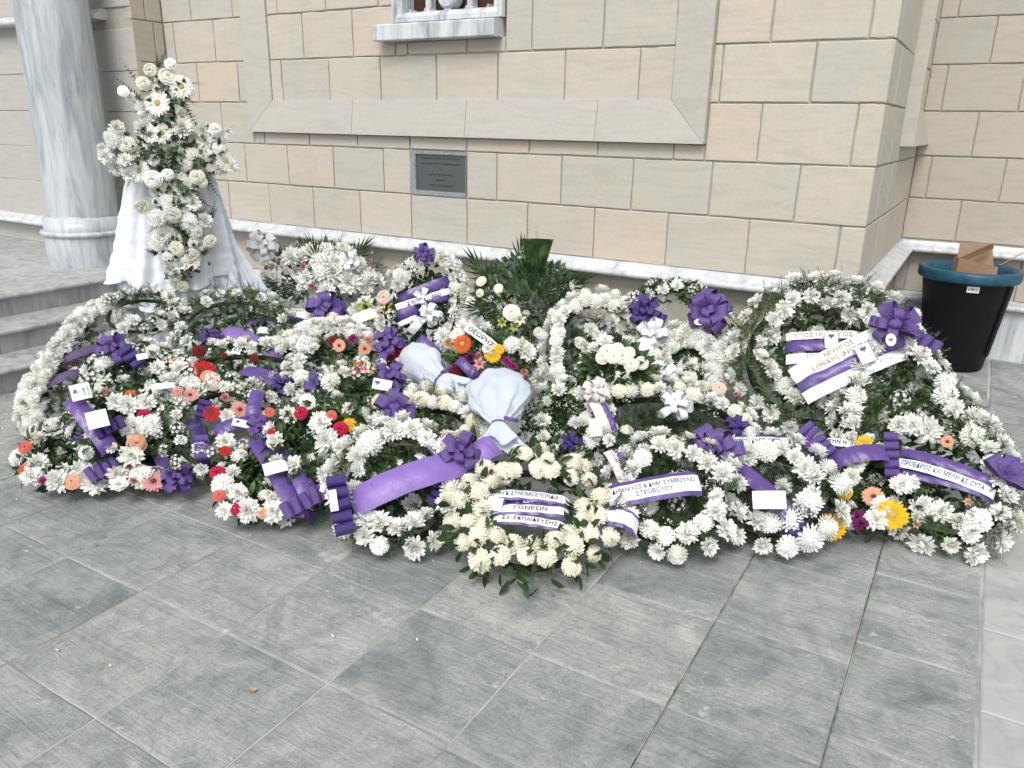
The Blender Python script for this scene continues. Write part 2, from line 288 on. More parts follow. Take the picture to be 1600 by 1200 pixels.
def block(o, ux, uz, nx, w, h, m, t=0.05, gap=0.0045, name='stone', parent=None):
    # o: lower-left corner on the wall face, ux: unit vector along, nx: outward normal
    a = gap * rnd.uniform(0.7, 1.3); w2, h2 = w - 2 * a, h - 2 * a; ch = 0.0045
    pr = rnd.uniform(-0.0015, 0.0015)
    pts = []
    n = 5
    per = [(w2 * i / n, 0) for i in range(n)] + [(w2, h2 * i / n) for i in range(n)] + [(w2 * (1 - i / n), h2) for i in range(n)] + [(0, h2 * (1 - i / n)) for i in range(n)]
    j = [(x + rnd.gauss(0, 0.0014), z + rnd.gauss(0, 0.0014)) for x, z in per]; k = len(j)
    ins = [(min(max(x, ch), w2 - ch), min(max(z, ch), h2 - ch)) for x, z in j]
    c = o + ux * (w / 2) + uz * (h / 2)
    def P(x, z, d): return (o + ux * (a + x) + uz * (a + z) + nx * d) - c
    vs = [P(x, z, -t) for x, z in j] + [P(x, z, pr - 0.003) for x, z in j] + [P(x, z, pr) for x, z in ins]
    fs = [tuple(range(2 * k, 3 * k))]
    for q in (0, 1):
        for i in range(k): i2 = (i + 1) % k; fs.append((q * k + i, q * k + i2, (q + 1) * k + i2, (q + 1) * k + i))
    if (ux.cross(uz)).dot(nx) < 0: fs = [f[::-1] for f in fs]
    return link(name, mesh(name, vs, fs, m), parent or wall, c - WL)
EX, EY, EZ = Vector((1, 0, 0)), Vector((0, 1, 0)), Vector((0, 0, 1))
CZ = [0.82, 1.13, 1.43, 1.735, 2.03, 2.335, 2.64, 2.94]
ST = 0.4727
FR = (-4.99, -1.385, 1.52)      # outer frame: left, right, bottom
FI = (-4.757, -1.60, 1.75)      # inner opening
WN = (-3.56, -2.70, 2.115)      # window hole
PLQ = (-3.459, -2.985, 1.13, 1.43)
def row(z0, z1, joints, segs, face, m):
    for a, b in segs:
        cuts = [a] + [x for x in joints if a + 0.03 < x < b - 0.03] + [b]
        for p, q in zip(cuts, cuts[1:]): face(p, q, z0, z1, m)
def face_main(p, q, z0, z1, m): block(Vector((p, Y0, z0)), EX, EZ, -EY, q - p, z1 - z0, m)
for ci in range(len(CZ) - 1):
    z0, z1 = CZ[ci], CZ[ci + 1]; off = -0.623 if ci % 2 == 0 else -0.862
    joints = sorted(off - ST * k for k in range(-1, 13))
    if z0 < 1.3: segs = [(XL, XC)]
    elif z0 < 1.5: segs = [(XL, XC)]
    elif z0 < 1.74: segs = [(XL, FR[0]), (FR[1], XC), (FI[0], FI[1])]
    elif z1 > 2.12: segs = [(XL, FR[0]), (FI[0], WN[0] - 0.003), (WN[1] + 0.003, FI[1]), (FR[1], XC)]
    else: segs = [(XL, FR[0]), (FI[0], FI[1]), (FR[1], XC)]
    if z0 == 1.13: segs = [(XL, PLQ[0]), (PLQ[1], XC)]
    if z0 == 1.43:      # cut under the frame
        row(1.43, 1.52, joints, [(FR[0], FR[1])], face_main, M['stone']); segs = [(XL, FR[0]), (FR[1], XC)]
    if z0 == 2.03: row(2.03, 2.115, joints, [(WN[0], WN[1])], face_main, M['stone'])
    row(z0, z1, joints, segs, face_main, M['stone'])
row(0.43, 0.75, [-0.85 - 0.735 * k for k in range(8)], [(XL, XC)], face_main, M['stone_side'])
def face_ret(p, q, z0, z1, m): block(Vector((XC, p, z0)), EY, EZ, EX, q - p, z1 - z0, m)
for ci in range(len(CZ) - 1):
    z0, z1 = CZ[ci], CZ[ci + 1]; js = [4.42 + (0.36 if ci % 2 else 0.12) + ST * k for k in range(6)]
    if z1 > 1.6:
        row(z0, z1, js, [(Y0, 5.44), (5.66, YR)] if z0 > 1.5 else [(Y0, YR)], face_ret, M['stone'])
    else: row(z0, z1, js, [(Y0, YR)], face_ret, M['stone'])
row(0.43, 0.75, [4.95, 5.6, 6.3], [(Y0, YR)], face_ret, M['stone_side'])
def face_rec(p, q, z0, z1, m): block(Vector((p, YR, z0)), EX, EZ, -EY, q - p, z1 - z0, m)
RZ = [0.833, 1.133, 1.439, 1.751, 2.066, 2.372, 2.68, 2.98]
for ci in range(len(RZ) - 1):
    off = -0.14 if ci % 2 == 0 else -0.388
    row(RZ[ci], RZ[ci + 1], [off + 0.4757 * k for k in range(9)], [(XC, 3.3)], face_rec, M['stone_side'])
row(0.43, 0.75, [-0.42 + 0.735 * k for k in range(6)], [(XC, 3.3)], face_rec, M['stone_side'])
def face_left(p, q, z0, z1, m): block(Vector((p, YL, z0)), EX, EZ, -EY, q - p, z1 - z0, m, gap=0.002)
LZ = [0.70, 1.03, 1.34, 1.65, 1.96, 2.27]
for ci in range(len(LZ) - 1):
    row(LZ[ci], LZ[ci + 1], [XL - 0.22 - (0.24 if ci % 2 else 0) - ST * k for k in range(12)], [(-11.5, XL)], face_left, M['stone_left'])
row(2.425, 2.74, [XL - 0.45 - ST * k for k in range(12)], [(-11.5, XL)], face_left, M['stone_left']); row(2.74, 3.05, [XL - 0.2 - ST * k for k in range(12)], [(-11.5, XL)], face_left, M['stone_left'])
row(0.45, 0.64, [XL - 0.3 - 0.47 * k for k in range(11)], [(-11.5, XL)], face_left, M['stone_left'])
def face_pil(p, q, z0, z1, m): block(Vector((XL, p, z0)), EY, EZ, EX, q - p, z1 - z0, m)
for ci in range(len(CZ) - 1):
    row(CZ[ci], CZ[ci + 1], [4.27] if ci % 2 else [4.33], [(YL, Y0)], face_pil, M['stone_side'])
# raised bevelled frame (mitred trim pieces): thick at the outer edge, flush at the inner
def trim(pts_outer, pts_inner, to_world, thick, name='frame_stone', m='trim'):
    # one piece: outer edge a-b, inner edge c-d, thickness at the outer edge
    (a, b), (c, d) = pts_outer, pts_inner
    vs = [to_world(*a, -0.02), to_world(*b, -0.02), to_world(*d, -0.02), to_world(*c, -0.02), to_world(*a, thick), to_world(*b, thick), to_world(*d, 0.009), to_world(*c, 0.009)]
    ctr = sum((Vector(v) for v in vs), Vector()) / 8
    fs = [(0, 1, 2, 3), (4, 7, 6, 5), (0, 4, 5, 1), (1, 5, 6, 2), (2, 6, 7, 3), (3, 7, 4, 0)]
    me = mesh(name, [Vector(v) - ctr for v in vs], fs, M[m]); bm = bmesh.new(); bm.from_mesh(me); bmesh.ops.recalc_face_normals(bm, faces=bm.faces); bm.to_mesh(me); bm.free()
    link(name, me, wall, ctr - WL)
mw = lambda x, z, d: Vector((x, Y0 - d, z))
g_ = 0.0015
def split(a, b, n): return [(a[0] + (b[0] - a[0]) * i / n, a[1] + (b[1] - a[1]) * i / n) for i in range(n + 1)]
so = [(FR[0], FR[2]), (-3.95, FR[2]), (-2.98, FR[2]), (-2.05, FR[2]), (FR[1], FR[2])]; si = [(FI[0], FI[2]), (-3.95, FI[2]), (-2.98, FI[2]), (-2.05, FI[2]), (FI[1], FI[2])]
for i in range(4): trim(((so[i][0] + g_, so[i][1]), (so[i+1][0] - g_, so[i+1][1])), ((si[i][0] + g_, si[i][1]), (si[i+1][0] - g_, si[i+1][1])), mw, 0.042)
for (xo, xi) in ((FR[0], FI[0]), (FR[1], FI[1])):
    for za, zb, zc, zd in ((1.52 + g_, 2.45, 1.75 + g_, 2.45), (2.453, 3.3, 2.453, 3.3)):
        trim(((xo, za), (xo, zb)), ((xi, zc), (xi, zd)), mw, 0.042)
rw = lambda y, z, d: Vector((XC + d, y, z))
trim(((5.44, 1.52 + g_), (5.44, 3.3)), ((5.66, 1.75), (5.66, 3.3)), rw, 0.075)
trim(((5.44, 1.52), (YR - 0.002, 1.52)), ((5.66, 1.75), (YR - 0.002, 1.75)), rw, 0.075)
# mouldings: a profile swept along the wall foot (x = offset outward, z)
def sweep(profile, path, m, name, mitre=True, cut=1.4):
    # path: list of (x, y); outward normal is to the right of travel; one object per length of marble
    pts = [Vector((*p, 0)) for p in path]; n = len(pts); offs = []
    for i in range(n):
        d1 = (pts[i] - pts[i-1]).normalized() if i else (pts[1] - pts[0]).normalized()
        d2 = (pts[i+1] - pts[i]).normalized() if i < n - 1 else d1
        n1 = Vector((d1.y, -d1.x, 0)); n2 = Vector((d2.y, -d2.x, 0)); b = (n1 + n2); b = b / (b.dot(n1)); offs.append(b)
    for i in range(n - 1):
        a, b = pts[i], pts[i+1]; L = (b - a).length; k = max(1, round(L / cut))
        for j in range(k):
            t0, t1 = j / k, (j + 1) / k; g = 0.0012 / L
            o0 = offs[i].lerp(offs[i+1], 0) if j == 0 else None
            e0 = offs[i] if j == 0 else Vector(((b-a).normalized().y, -(b-a).normalized().x, 0)); e1 = offs[i+1] if j == k - 1 else Vector(((b-a).normalized().y, -(b-a).normalized().x, 0))
            q0 = a.lerp(b, t0 + (g if j else 0)); q1 = a.lerp(b, t1 - (g if j < k - 1 else 0)); c = (q0 + q1) / 2
            vs = [q0 + e0 * x + Vector((0, 0, z)) - c for x, z in profile] + [q1 + e1 * x + Vector((0, 0, z)) - c for x, z in profile]
            P = len(profile); fs = [(p, p + P, p + P + 1, p + 1) for p in range(P - 1)]
            me = mesh(name, vs, fs + [tuple(range(P)), tuple(range(2*P - 1, P - 1, -1))], M[m]); bm = bmesh.new(); bm.from_mesh(me); bmesh.ops.recalc_face_normals(bm, faces=bm.faces); bm.to_mesh(me); bm.free()
            link(name, me, wall, c - WL)
def arc(cx, cz, r, a0, a1, n=6): return [(cx + r * cos(radians(a0 + (a1 - a0) * i / n)), cz + r * sin(radians(a0 + (a1 - a0) * i / n))) for i in range(n + 1)]
upper = [(-0.03, 0.822), (0.018, 0.822)] + [(0.03, 0.800), (0.045, 0.796)] + [(0.052, 0.790), (0.09, 0.780)] + arc(0.088, 0.762, 0.018, 80, -80, 6) + [(0.07, 0.742), (-0.03, 0.742)]
lower = [(-0.03, 0.432), (0.03, 0.432), (0.105, 0.418)] + arc(0.11, 0.396, 0.02, 80, -80, 6) + [(0.085, 0.374), (0.085, 0.362), (-0.03, 0.362)]
slabp = [(-0.03, 0.3605), (0.075, 0.3605), (0.078, 0.35), (0.078, -0.01), (-0.03, -0.01)]
PATH = [(-5.2, Y0), (XC, Y0), (XC, YR), (3.3, YR)]
PATHU = [(XL, YL), (XL, Y0), (XC, Y0), (XC, YR), (3.3, YR)]
sweep(upper, PATHU, 'marble_trim', 'upper_moulding'); sweep(lower, PATH, 'marble_trim', 'lower_moulding'); sweep(slabp, PATH, 'marble', 'skirting_slab', cut=0.9)
lu = [(x, z - 0.115) for x, z in upper]
sweep(lu, [(-11.5, YL), (XL - 0.002, YL)], 'marble_trim', 'upper_moulding')
lc = [(x, z + 1.6) for x, z in upper]; sweep([(x * 1.1, z) for x, z in lc], [(-11.5, YL), (XL - 0.32, YL)], 'marble_trim', 'string_course')
# window with marble surround, grille and sill
win = link('window', mesh('window', [(WN[0], Y0 + 0.11, 2.2), (WN[1], Y0 + 0.11, 2.2), (WN[1], Y0 + 0.11, 3.4), (WN[0], Y0 + 0.11, 3.4)], [(0, 1, 2, 3)], M['dark_wood']), wall, -WL)
g = Geo(); prof = [(0, 0.0), (0.0, -0.035), (0.03, -0.035), (0.055, -0.012), (0.075, -0.012), (0.085, 0.10)]
x0, x1, z0, z1 = WN[0] + 0.002, WN[1] - 0.002, 2.226, 3.4
vs = []
for (cx, cz, sx, sz) in ((x0, z1, 1, 0), (x0, z0, 1, 1), (x1, z0, -1, 1), (x1, z1, -1, 0)):
    for (o, d) in prof: vs.append((cx + sx * o, Y0 + d, cz + sz * min(o, 0.06)))
g.add(vs, grid_faces(4, len(prof))); fr = g.mesh('frame', M['marble']); bm = bmesh.new(); bm.from_mesh(fr); bmesh.ops.recalc_face_normals(bm, faces=bm.faces); bm.to_mesh(fr); bm.free()
link('frame', fr, win)
def bar(x, w, za, zb):
    g = Geo(); b = 0.012
    vs = []
    for z in (za, zb):
        for (dx, dy) in ((-w/2, 0.09), (-w/2, 0.035), (-w/2 + b, 0.018), (w/2 - b, 0.018), (w/2, 0.035), (w/2, 0.09)): vs.append((x + dx, Y0 + dy, z))
    g.add(vs, [(i, i + 1, i + 7, i + 6) for i in range(5)]); return link('bar', g.mesh('bar', M['marble']), win)
for bx in (-3.308, -3.147, -2.985): bar(bx, 0.042, 2.27, 3.3)
for (xa, xb) in ((-3.445, -3.33), (-3.285, -3.17), (-3.125, -3.008), (-2.963, -2.845)):      # rounded lower corners of the openings
    for sx, xx in ((1, xa), (-1, xb)):
        g = Geo(); r = 0.025; pts = [(xx - sx * 0.012, 2.268)] + [(xx + sx * (r - r * sin(radians(t))), 2.285 + (r - r * cos(radians(t)))) for t in range(0, 91, 15)] + []
        pts = [(xx - sx * 0.01, 2.27), (xx + sx * r, 2.27)] + [(xx + sx * (r - r * sin(radians(t))), 2.285 + r - r * cos(radians(t))) for t in range(0, 91, 15)] + [(xx - sx * 0.01, 2.285 + r)]
        k = len(pts); g.add([(x, Y0 + 0.02, z) for x, z in pts] + [(x, Y0 + 0.09, z) for x, z in pts], [tuple(range(k))] + [(i, (i + 1) % k, (i + 1) % k + k, i + k) for i in range(k)]); link('bar_foot', g.mesh('bar_foot', M['marble']), win)
g = Geo(); k = 28
vs = []
for d, rr in ((0.09, 0.075), (0.02, 0.075), (0.006, 0.062), (0.006, 0.0)): vs += [(-3.147 + rr * cos(2 * pi * i / k), Y0 + d, 2.372 + rr * sin(2 * pi * i / k)) for i in range(k)]
g.add(vs, [(a * k + i, a * k + (i + 1) % k, (a + 1) * k + (i + 1) % k, (a + 1) * k + i) for a in range(3) for i in range(k)]); link('roundel', g.mesh('roundel', M['marble']), win)
g = Geo(); pr = [(0.02, 2.113), (-0.10, 2.113), (-0.106, 2.119), (-0.106, 2.205), (-0.10, 2.213), (-0.0, 2.224), (0.12, 2.226), (0.12, 2.113)]
k = len(pr); g.add([(x, Y0 + d, z) for x in (-3.665, -2.72) for d, z in pr], [(i, (i + 1) % k, (i + 1) % k + k, i + k) for i in range(k)] + [tuple(range(k)), tuple(range(2*k - 1, k - 1, -1))])
sl = g.mesh('sill', M['marble']); bm = bmesh.new(); bm.from_mesh(sl); bmesh.ops.recalc_face_normals(bm, faces=bm.faces); bm.to_mesh(sl); bm.free(); link('sill', sl, win)
g = Geo()
for x in (-3.40, -3.24, -3.07, -2.90): g.box((x - 0.004, Y0 - 0.05, 2.2205), (x + 0.004, Y0 - 0.042, 2.2235))
link('weep_hole', g.mesh('weep_hole', INK['ink']), win)
# ------------------------------------------------------------------ text as mesh
FONT_CACHE = {}
def text_geo(body):
    if body in FONT_CACHE: return FONT_CACHE[body]
    cu = bpy.data.curves.new('t', 'FONT'); cu.body = body; cu.align_x = 'CENTER'; cu.align_y = 'CENTER'; cu.resolution_u = 3; cu.offset = 0.012
    o = bpy.data.objects.new('t', cu); COL.objects.link(o); dg = bpy.context.evaluated_depsgraph_get(); dg.update()
    me = bpy.data.meshes.new_from_object(o.evaluated_get(dg)); vs = [v.co.copy() for v in me.vertices]; fs = [tuple(p.vertices) for p in me.polygons]
    bpy.data.objects.remove(o); bpy.data.meshes.remove(me); bpy.data.curves.remove(cu)
    if vs:
        a = min(v.x for v in vs); b = max(v.x for v in vs); c = min(v.y for v in vs); d = max(v.y for v in vs)
        vs = [((v.x - a) / (b - a) - 0.5, (v.y - c) / (d - c) - 0.5) for v in vs]; r = ((b - a) / (d - c), vs, fs)
    else: r = (1, [], [])
    FONT_CACHE[body] = r; return r
# plaque
pq = empty('memorial_plaque', ((PLQ[0] + PLQ[1]) / 2, Y0, (PLQ[2] + PLQ[3]) / 2), 'small brushed steel plaque with engraved lines, sunk in the stone wall', 'plaque')
x0, x1, z0, z1 = (PLQ[0] - PLQ[1]) / 2 + 0.003, (PLQ[1] - PLQ[0]) / 2 - 0.003, -0.147, 0.147
g = Geo(); outer = [(x0, z0), (x1, z0), (x1, z1), (x0, z1)]; inn = [(x0 + 0.045, z0 + 0.03), (x1 - 0.008, z0 + 0.03), (x1 - 0.008, z1 - 0.022), (x0 + 0.045, z1 - 0.022)]
g.add([(x, -0.004, z) for x, z in outer] + [(x + (0.004 if i in (0, 3) else -0.004), -0.006, z) for i, (x, z) in enumerate(outer)] + [(x, -0.005, z) for x, z in inn] + [(x, 0.010, z) for x, z in inn], [(a * 4 + i, a * 4 + (i + 1) % 4, (a + 1) * 4 + (i + 1) % 4, (a + 1) * 4 + i) for a in (1, 2) for i in range(4)])
link('cement_border', g.mesh('cement_border', M['cement']), pq)
g = Geo(); g.box((inn[0][0], 0.0065, inn[0][1]), (inn[1][0], 0.0095, inn[2][1])); link('steel_plate', g.mesh('steel_plate', M['steel']), pq)
g = Geo(); cxp = (inn[0][0] + inn[1][0]) / 2
for i, (ln, w) in enumerate((('Ο ΘΕΜΕΛΙΟΣ ΛΙΘΟΣ ΤΟΥ ΙΕΡΟΥ ΝΑΟΥ', .33), ('ΚΑΤΕΤΕΘΗ ΥΠΟ ΤΟΥ ΑΡΧΙΕΠΙΣΚΟΠΟΥ', .33), ('ΤΗ', .03), ('ΔΩΡΕΑ ΤΗΣ ΕΥΓΕΝΟΥΣ', .20), ('ΟΙΚΟΓΕΝΕΙΑΣ', .09), ('ΧΡΙΣΤΟΥ & ΜΑΡΙΑΣ', .20), ('ΤΗΝ 10 ΜΑΪΟΥ', .13))):
    asp, vs, fs = text_geo(ln); z = 0.098 - i * 0.0355
    g.add([(cxp + x * w, 0.0055, z + y * 0.0125) for x, y in vs], fs)
tag(link('lettering', g.mesh('lettering', INK['ink']), pq), kind='stuff')
# ------------------------------------------------------------------ steps, platform, column
st = empty('marble_steps', (-5.2, 3.0, 0), kind='structure'); SL = Vector((-5.2, 3.0, 0))
def lens(x_edge, z, ya, yb, depth, name='tread'):
    n = max(1, round((yb - ya) / 1.3)); L = (yb - ya) / n
    for i in range(n):
        a, b = ya + i * L + 0.001, ya + (i + 1) * L - 0.001
        pr = [(-depth, -0.03)] + [(-0.002, -0.03)] + arc(0.010, z - z - 0.015, 0.015, -90, 90, 6) + [(-0.01, 0.0), (-depth, 0.0)]
        P = len(pr); g = Geo(); g.add([(x_edge + x, y, z + zz) for y in (a, b) for x, zz in pr], [(k, (k + 1) % P, (k + 1) % P + P, k + P) for k in range(P)] + [tuple(range(P)), tuple(range(2*P-1, P-1, -1))])
        me = g.mesh(name, M['marble_step']); bm = bmesh.new(); bm.from_mesh(me); bmesh.ops.recalc_face_normals(bm, faces=bm.faces); bm.to_mesh(me); bm.free(); link(name, me, st, -SL)
for k, xr in enumerate((-4.90, -5.24, -5.60)):
    z = 0.15 * (k + 1); lens(xr + 0.0, z, -1.5, 4.13, 0.40 if k < 2 else 0.60)
    n = 9; L = 5.63 / n
    for i in range(n):
        g = Geo(); g.box((xr - 0.03, -1.5 + i * L + 0.0008, z - 0.15), (xr - 0.012, -1.5 + (i + 1) * L - 0.0008, z - 0.0305)); link('riser', g.mesh('riser', M['marble_step']), st, -SL)
for a in range(10):
    for b in range(7):
        g = Geo(); g.box((-6.203 - 0.6 * (a + 1) + 0.002, -1.5 + 0.81 * b + 0.001, 0.42), (-6.203 - 0.6 * a, -1.5 + 0.81 * (b + 1) - 0.001, 0.4495)); link('floor_slab', g.mesh('floor_slab', M['marble_step']), st, -SL)
g = Geo(); g.box((-12.2, -1.5, 0), (-5.66, 4.5, 0.418)); g.box((-5.66, -1.5, 0), (-5.3, 4.38, 0.268)); g.box((-5.3, -1.5, 0), (-4.94, 4.38, 0.118)); link('step_core', g.mesh('step_core', M['mortar']), st, -SL)
cx, cy = -6.34, 3.76
colm = empty('marble_column', (cx, cy, 0.45), 'big round grey veined marble column on a moulded base at the top of the steps', 'column')
def lathe(prof, m, name, par, k=64):
    vs = [(r * cos(2 * pi * i / k), r * sin(2 * pi * i / k), z) for r, z in prof for i in range(k)]; n = len(prof)
    fs = [(a * k + i, a * k + (i + 1) % k, (a + 1) * k + (i + 1) % k, (a + 1) * k + i) for a in range(n - 1) for i in range(k)]
    me = mesh(name, vs, fs, m, None, True); o = link(name, me, par); return o
lathe([(0.262 - 0.010 * i / 10, 0.40 + 0.36 * i) for i in range(11)], M['marble_column'], 'shaft', colm)
lathe([(0.31, 0.0), (0.312, 0.02), (0.312, 0.235), (0.308, 0.245)], M['marble_column'], 'drum', colm)
lathe([(0.306, 0.243)] + [(0.318 + 0.018 * cos(radians(t)), 0.262 + 0.019 * sin(radians(t))) for t in range(-80, 81, 16)] + [(0.305, 0.284)], M['marble_column'], 'torus_moulding', colm)
lathe([(0.304, 0.284), (0.304, 0.365)] + [(0.284 + 0.02 * cos(radians(t)), 0.365 + 0.02 * sin(radians(t))) for t in range(0, 91, 15)] + [(0.26, 0.39), (0.262, 0.41)], M['marble_column'], 'upper_band', colm)
# ------------------------------------------------------------------ bin with bag and cardboard
bx, by = 0.0, 6.28
binr = empty('rubbish_bin', (bx, by, 0), 'tall black plastic bin lined with a teal bag, in the corner behind the wreaths', 'bin')
def ring_loft(secs, k, m, name, par, wob=0, smooth=True, seed=1):
    r2 = random.Random(seed); ph = [r2.uniform(0, 6.28) for _ in range(6)]; vs = []
    for (rx, ry, z) in secs:
        for i in range(k):
            t = 2 * pi * i / k; w = wob * (sin(5 * t + ph[0]) + 0.7 * sin(11 * t + ph[1]) + 0.5 * sin(19 * t + ph[2] + z * 30))
            vs.append(((rx + w) * cos(t), (ry + w) * sin(t), z + wob * 0.6 * sin(7 * t + ph[3])))
    n = len(secs); fs = [(a * k + i, a * k + (i + 1) % k, (a + 1) * k + (i + 1) % k, (a + 1) * k + i) for a in range(n - 1) for i in range(k)]
    return link(name, mesh(name, vs, fs, m, None, smooth), par)
ring_loft([(0.0, 0.0, 0.006), (0.195, 0.195, 0.006), (0.20, 0.20, 0.02), (0.29, 0.29, 0.665), (0.30, 0.30, 0.685), (0.288, 0.288, 0.685), (0.19, 0.19, 0.03)], 64, M['bin'], 'body', binr)
ring_loft([(0.298, 0.298, 0.648), (0.316, 0.316, 0.640), (0.323, 0.323, 0.655), (0.321, 0.321, 0.70), (0.313, 0.313, 0.714), (0.292, 0.292, 0.716), (0.268, 0.268, 0.69), (0.245, 0.245, 0.5), (0.215, 0.215, 0.3), (0.0, 0.0, 0.25)], 96, M['bag'], 'bag', binr, 0.0022)
g = Geo()
dv = Vector((0.0 - bx, 0.0 - by, 0)).normalized(); rt = Vector((-dv.y, dv.x, 0)); 
for (t0, w) in ((1.15, 0.035),):
    a_ = math.atan2(dv.y, dv.x) + t0; vs = []
    for z, r in ((0.12, 0.22), (0.62, 0.287)):
        for da, dr in ((-0.09, 0.0), (-0.07, 0.012), (0.07, 0.012), (0.09, 0.0)): vs.append(((r + dr) * cos(a_ + da), (r + dr) * sin(a_ + da), z))
    g.add(vs, [(i, i + 1, i + 5, i + 4) for i in range(3)])
link('rib', g.mesh('rib', M['bin']), binr)
a_ = math.atan2(dv.y, dv.x); g = Geo(); vs = []
for z, r in ((0.585, 0.2835), (0.628, 0.2895)):
    for k in range(5): t = a_ + 0.02 + 0.26 * k / 4; vs.append(((r) * cos(t), (r) * sin(t), z))
g.add(vs, [(i, i + 1, i + 6, i + 5) for i in range(4)]); lab = link('price_label', g.mesh('price_label', M['paper']), binr)
g = Geo(); asp, vs_, fs_ = text_geo('|| 58L |||'); g.add([((0.290 + 0.007*y) * cos(a_ + 0.15 + x * 0.20), (0.290 + 0.007*y) * sin(a_ + 0.15 + x * 0.20), 0.606 + y * 0.022) for x, y in vs_], fs_); link('lettering', g.mesh('lettering', INK['grey']), lab)
def board(name, pts, th, par, mats):
    # pts: 4 corners of the sheet; thickness th
    P = [Vector(p) for p in pts]; n = (P[1] - P[0]).cross(P[3] - P[0]).normalized() * th; c = sum(P, Vector()) / 4
    vs = [p - c for p in P] + [p + n - c for p in P]; fs = [(3, 2, 1, 0), (4, 5, 6, 7)] + [(i, (i + 1) % 4, (i + 1) % 4 + 4, i + 4) for i in range(4)]
    return vs, fs, c
cb = empty('cardboard_box', (0.09, 6.1, 0.5), 'torn brown cardboard box with bent flaps, stuffed into the black bin', 'cardboard box'); CL = Vector((0.09, 6.1, 0.5))
def flap(name, pts, m='card'):
    vs, fs, c = board(name, pts, 0.005, cb, None); link(name, mesh(name, vs, fs, [M[m], M['card_edge']], [0, 0, 1, 1, 1, 1]), cb, c - CL)
flap('cardboard_flap', [(-0.092, 6.38, 0.716), (0.138, 6.38, 0.713), (0.104, 6.38, 0.879), (-0.095, 6.38, 0.871)], 'card')
flap('cardboard_flap', [(-0.079, 6.22, 0.632), (0.165, 6.12, 0.657), (0.161, 6.12, 0.756), (-0.076, 6.2, 0.778)], 'card')
flap('cardboard_flap', [(-0.074, 6.27, 0.774), (-0.025, 6.27, 0.765), (0.117, 6.32, 0.852), (0.103, 6.32, 0.886)], 'card_edge')
flap('cardboard_flap', [(-0.111, 6.28, 0.619), (-0.079, 6.22, 0.632), (-0.076, 6.2, 0.778), (-0.107, 6.28, 0.783)], 'card')
flap('cardboard_strip', [(0.173, 6.36, 0.733), (0.311, 6.36, 0.843), (0.311, 6.36, 0.851), (0.173, 6.36, 0.741)])
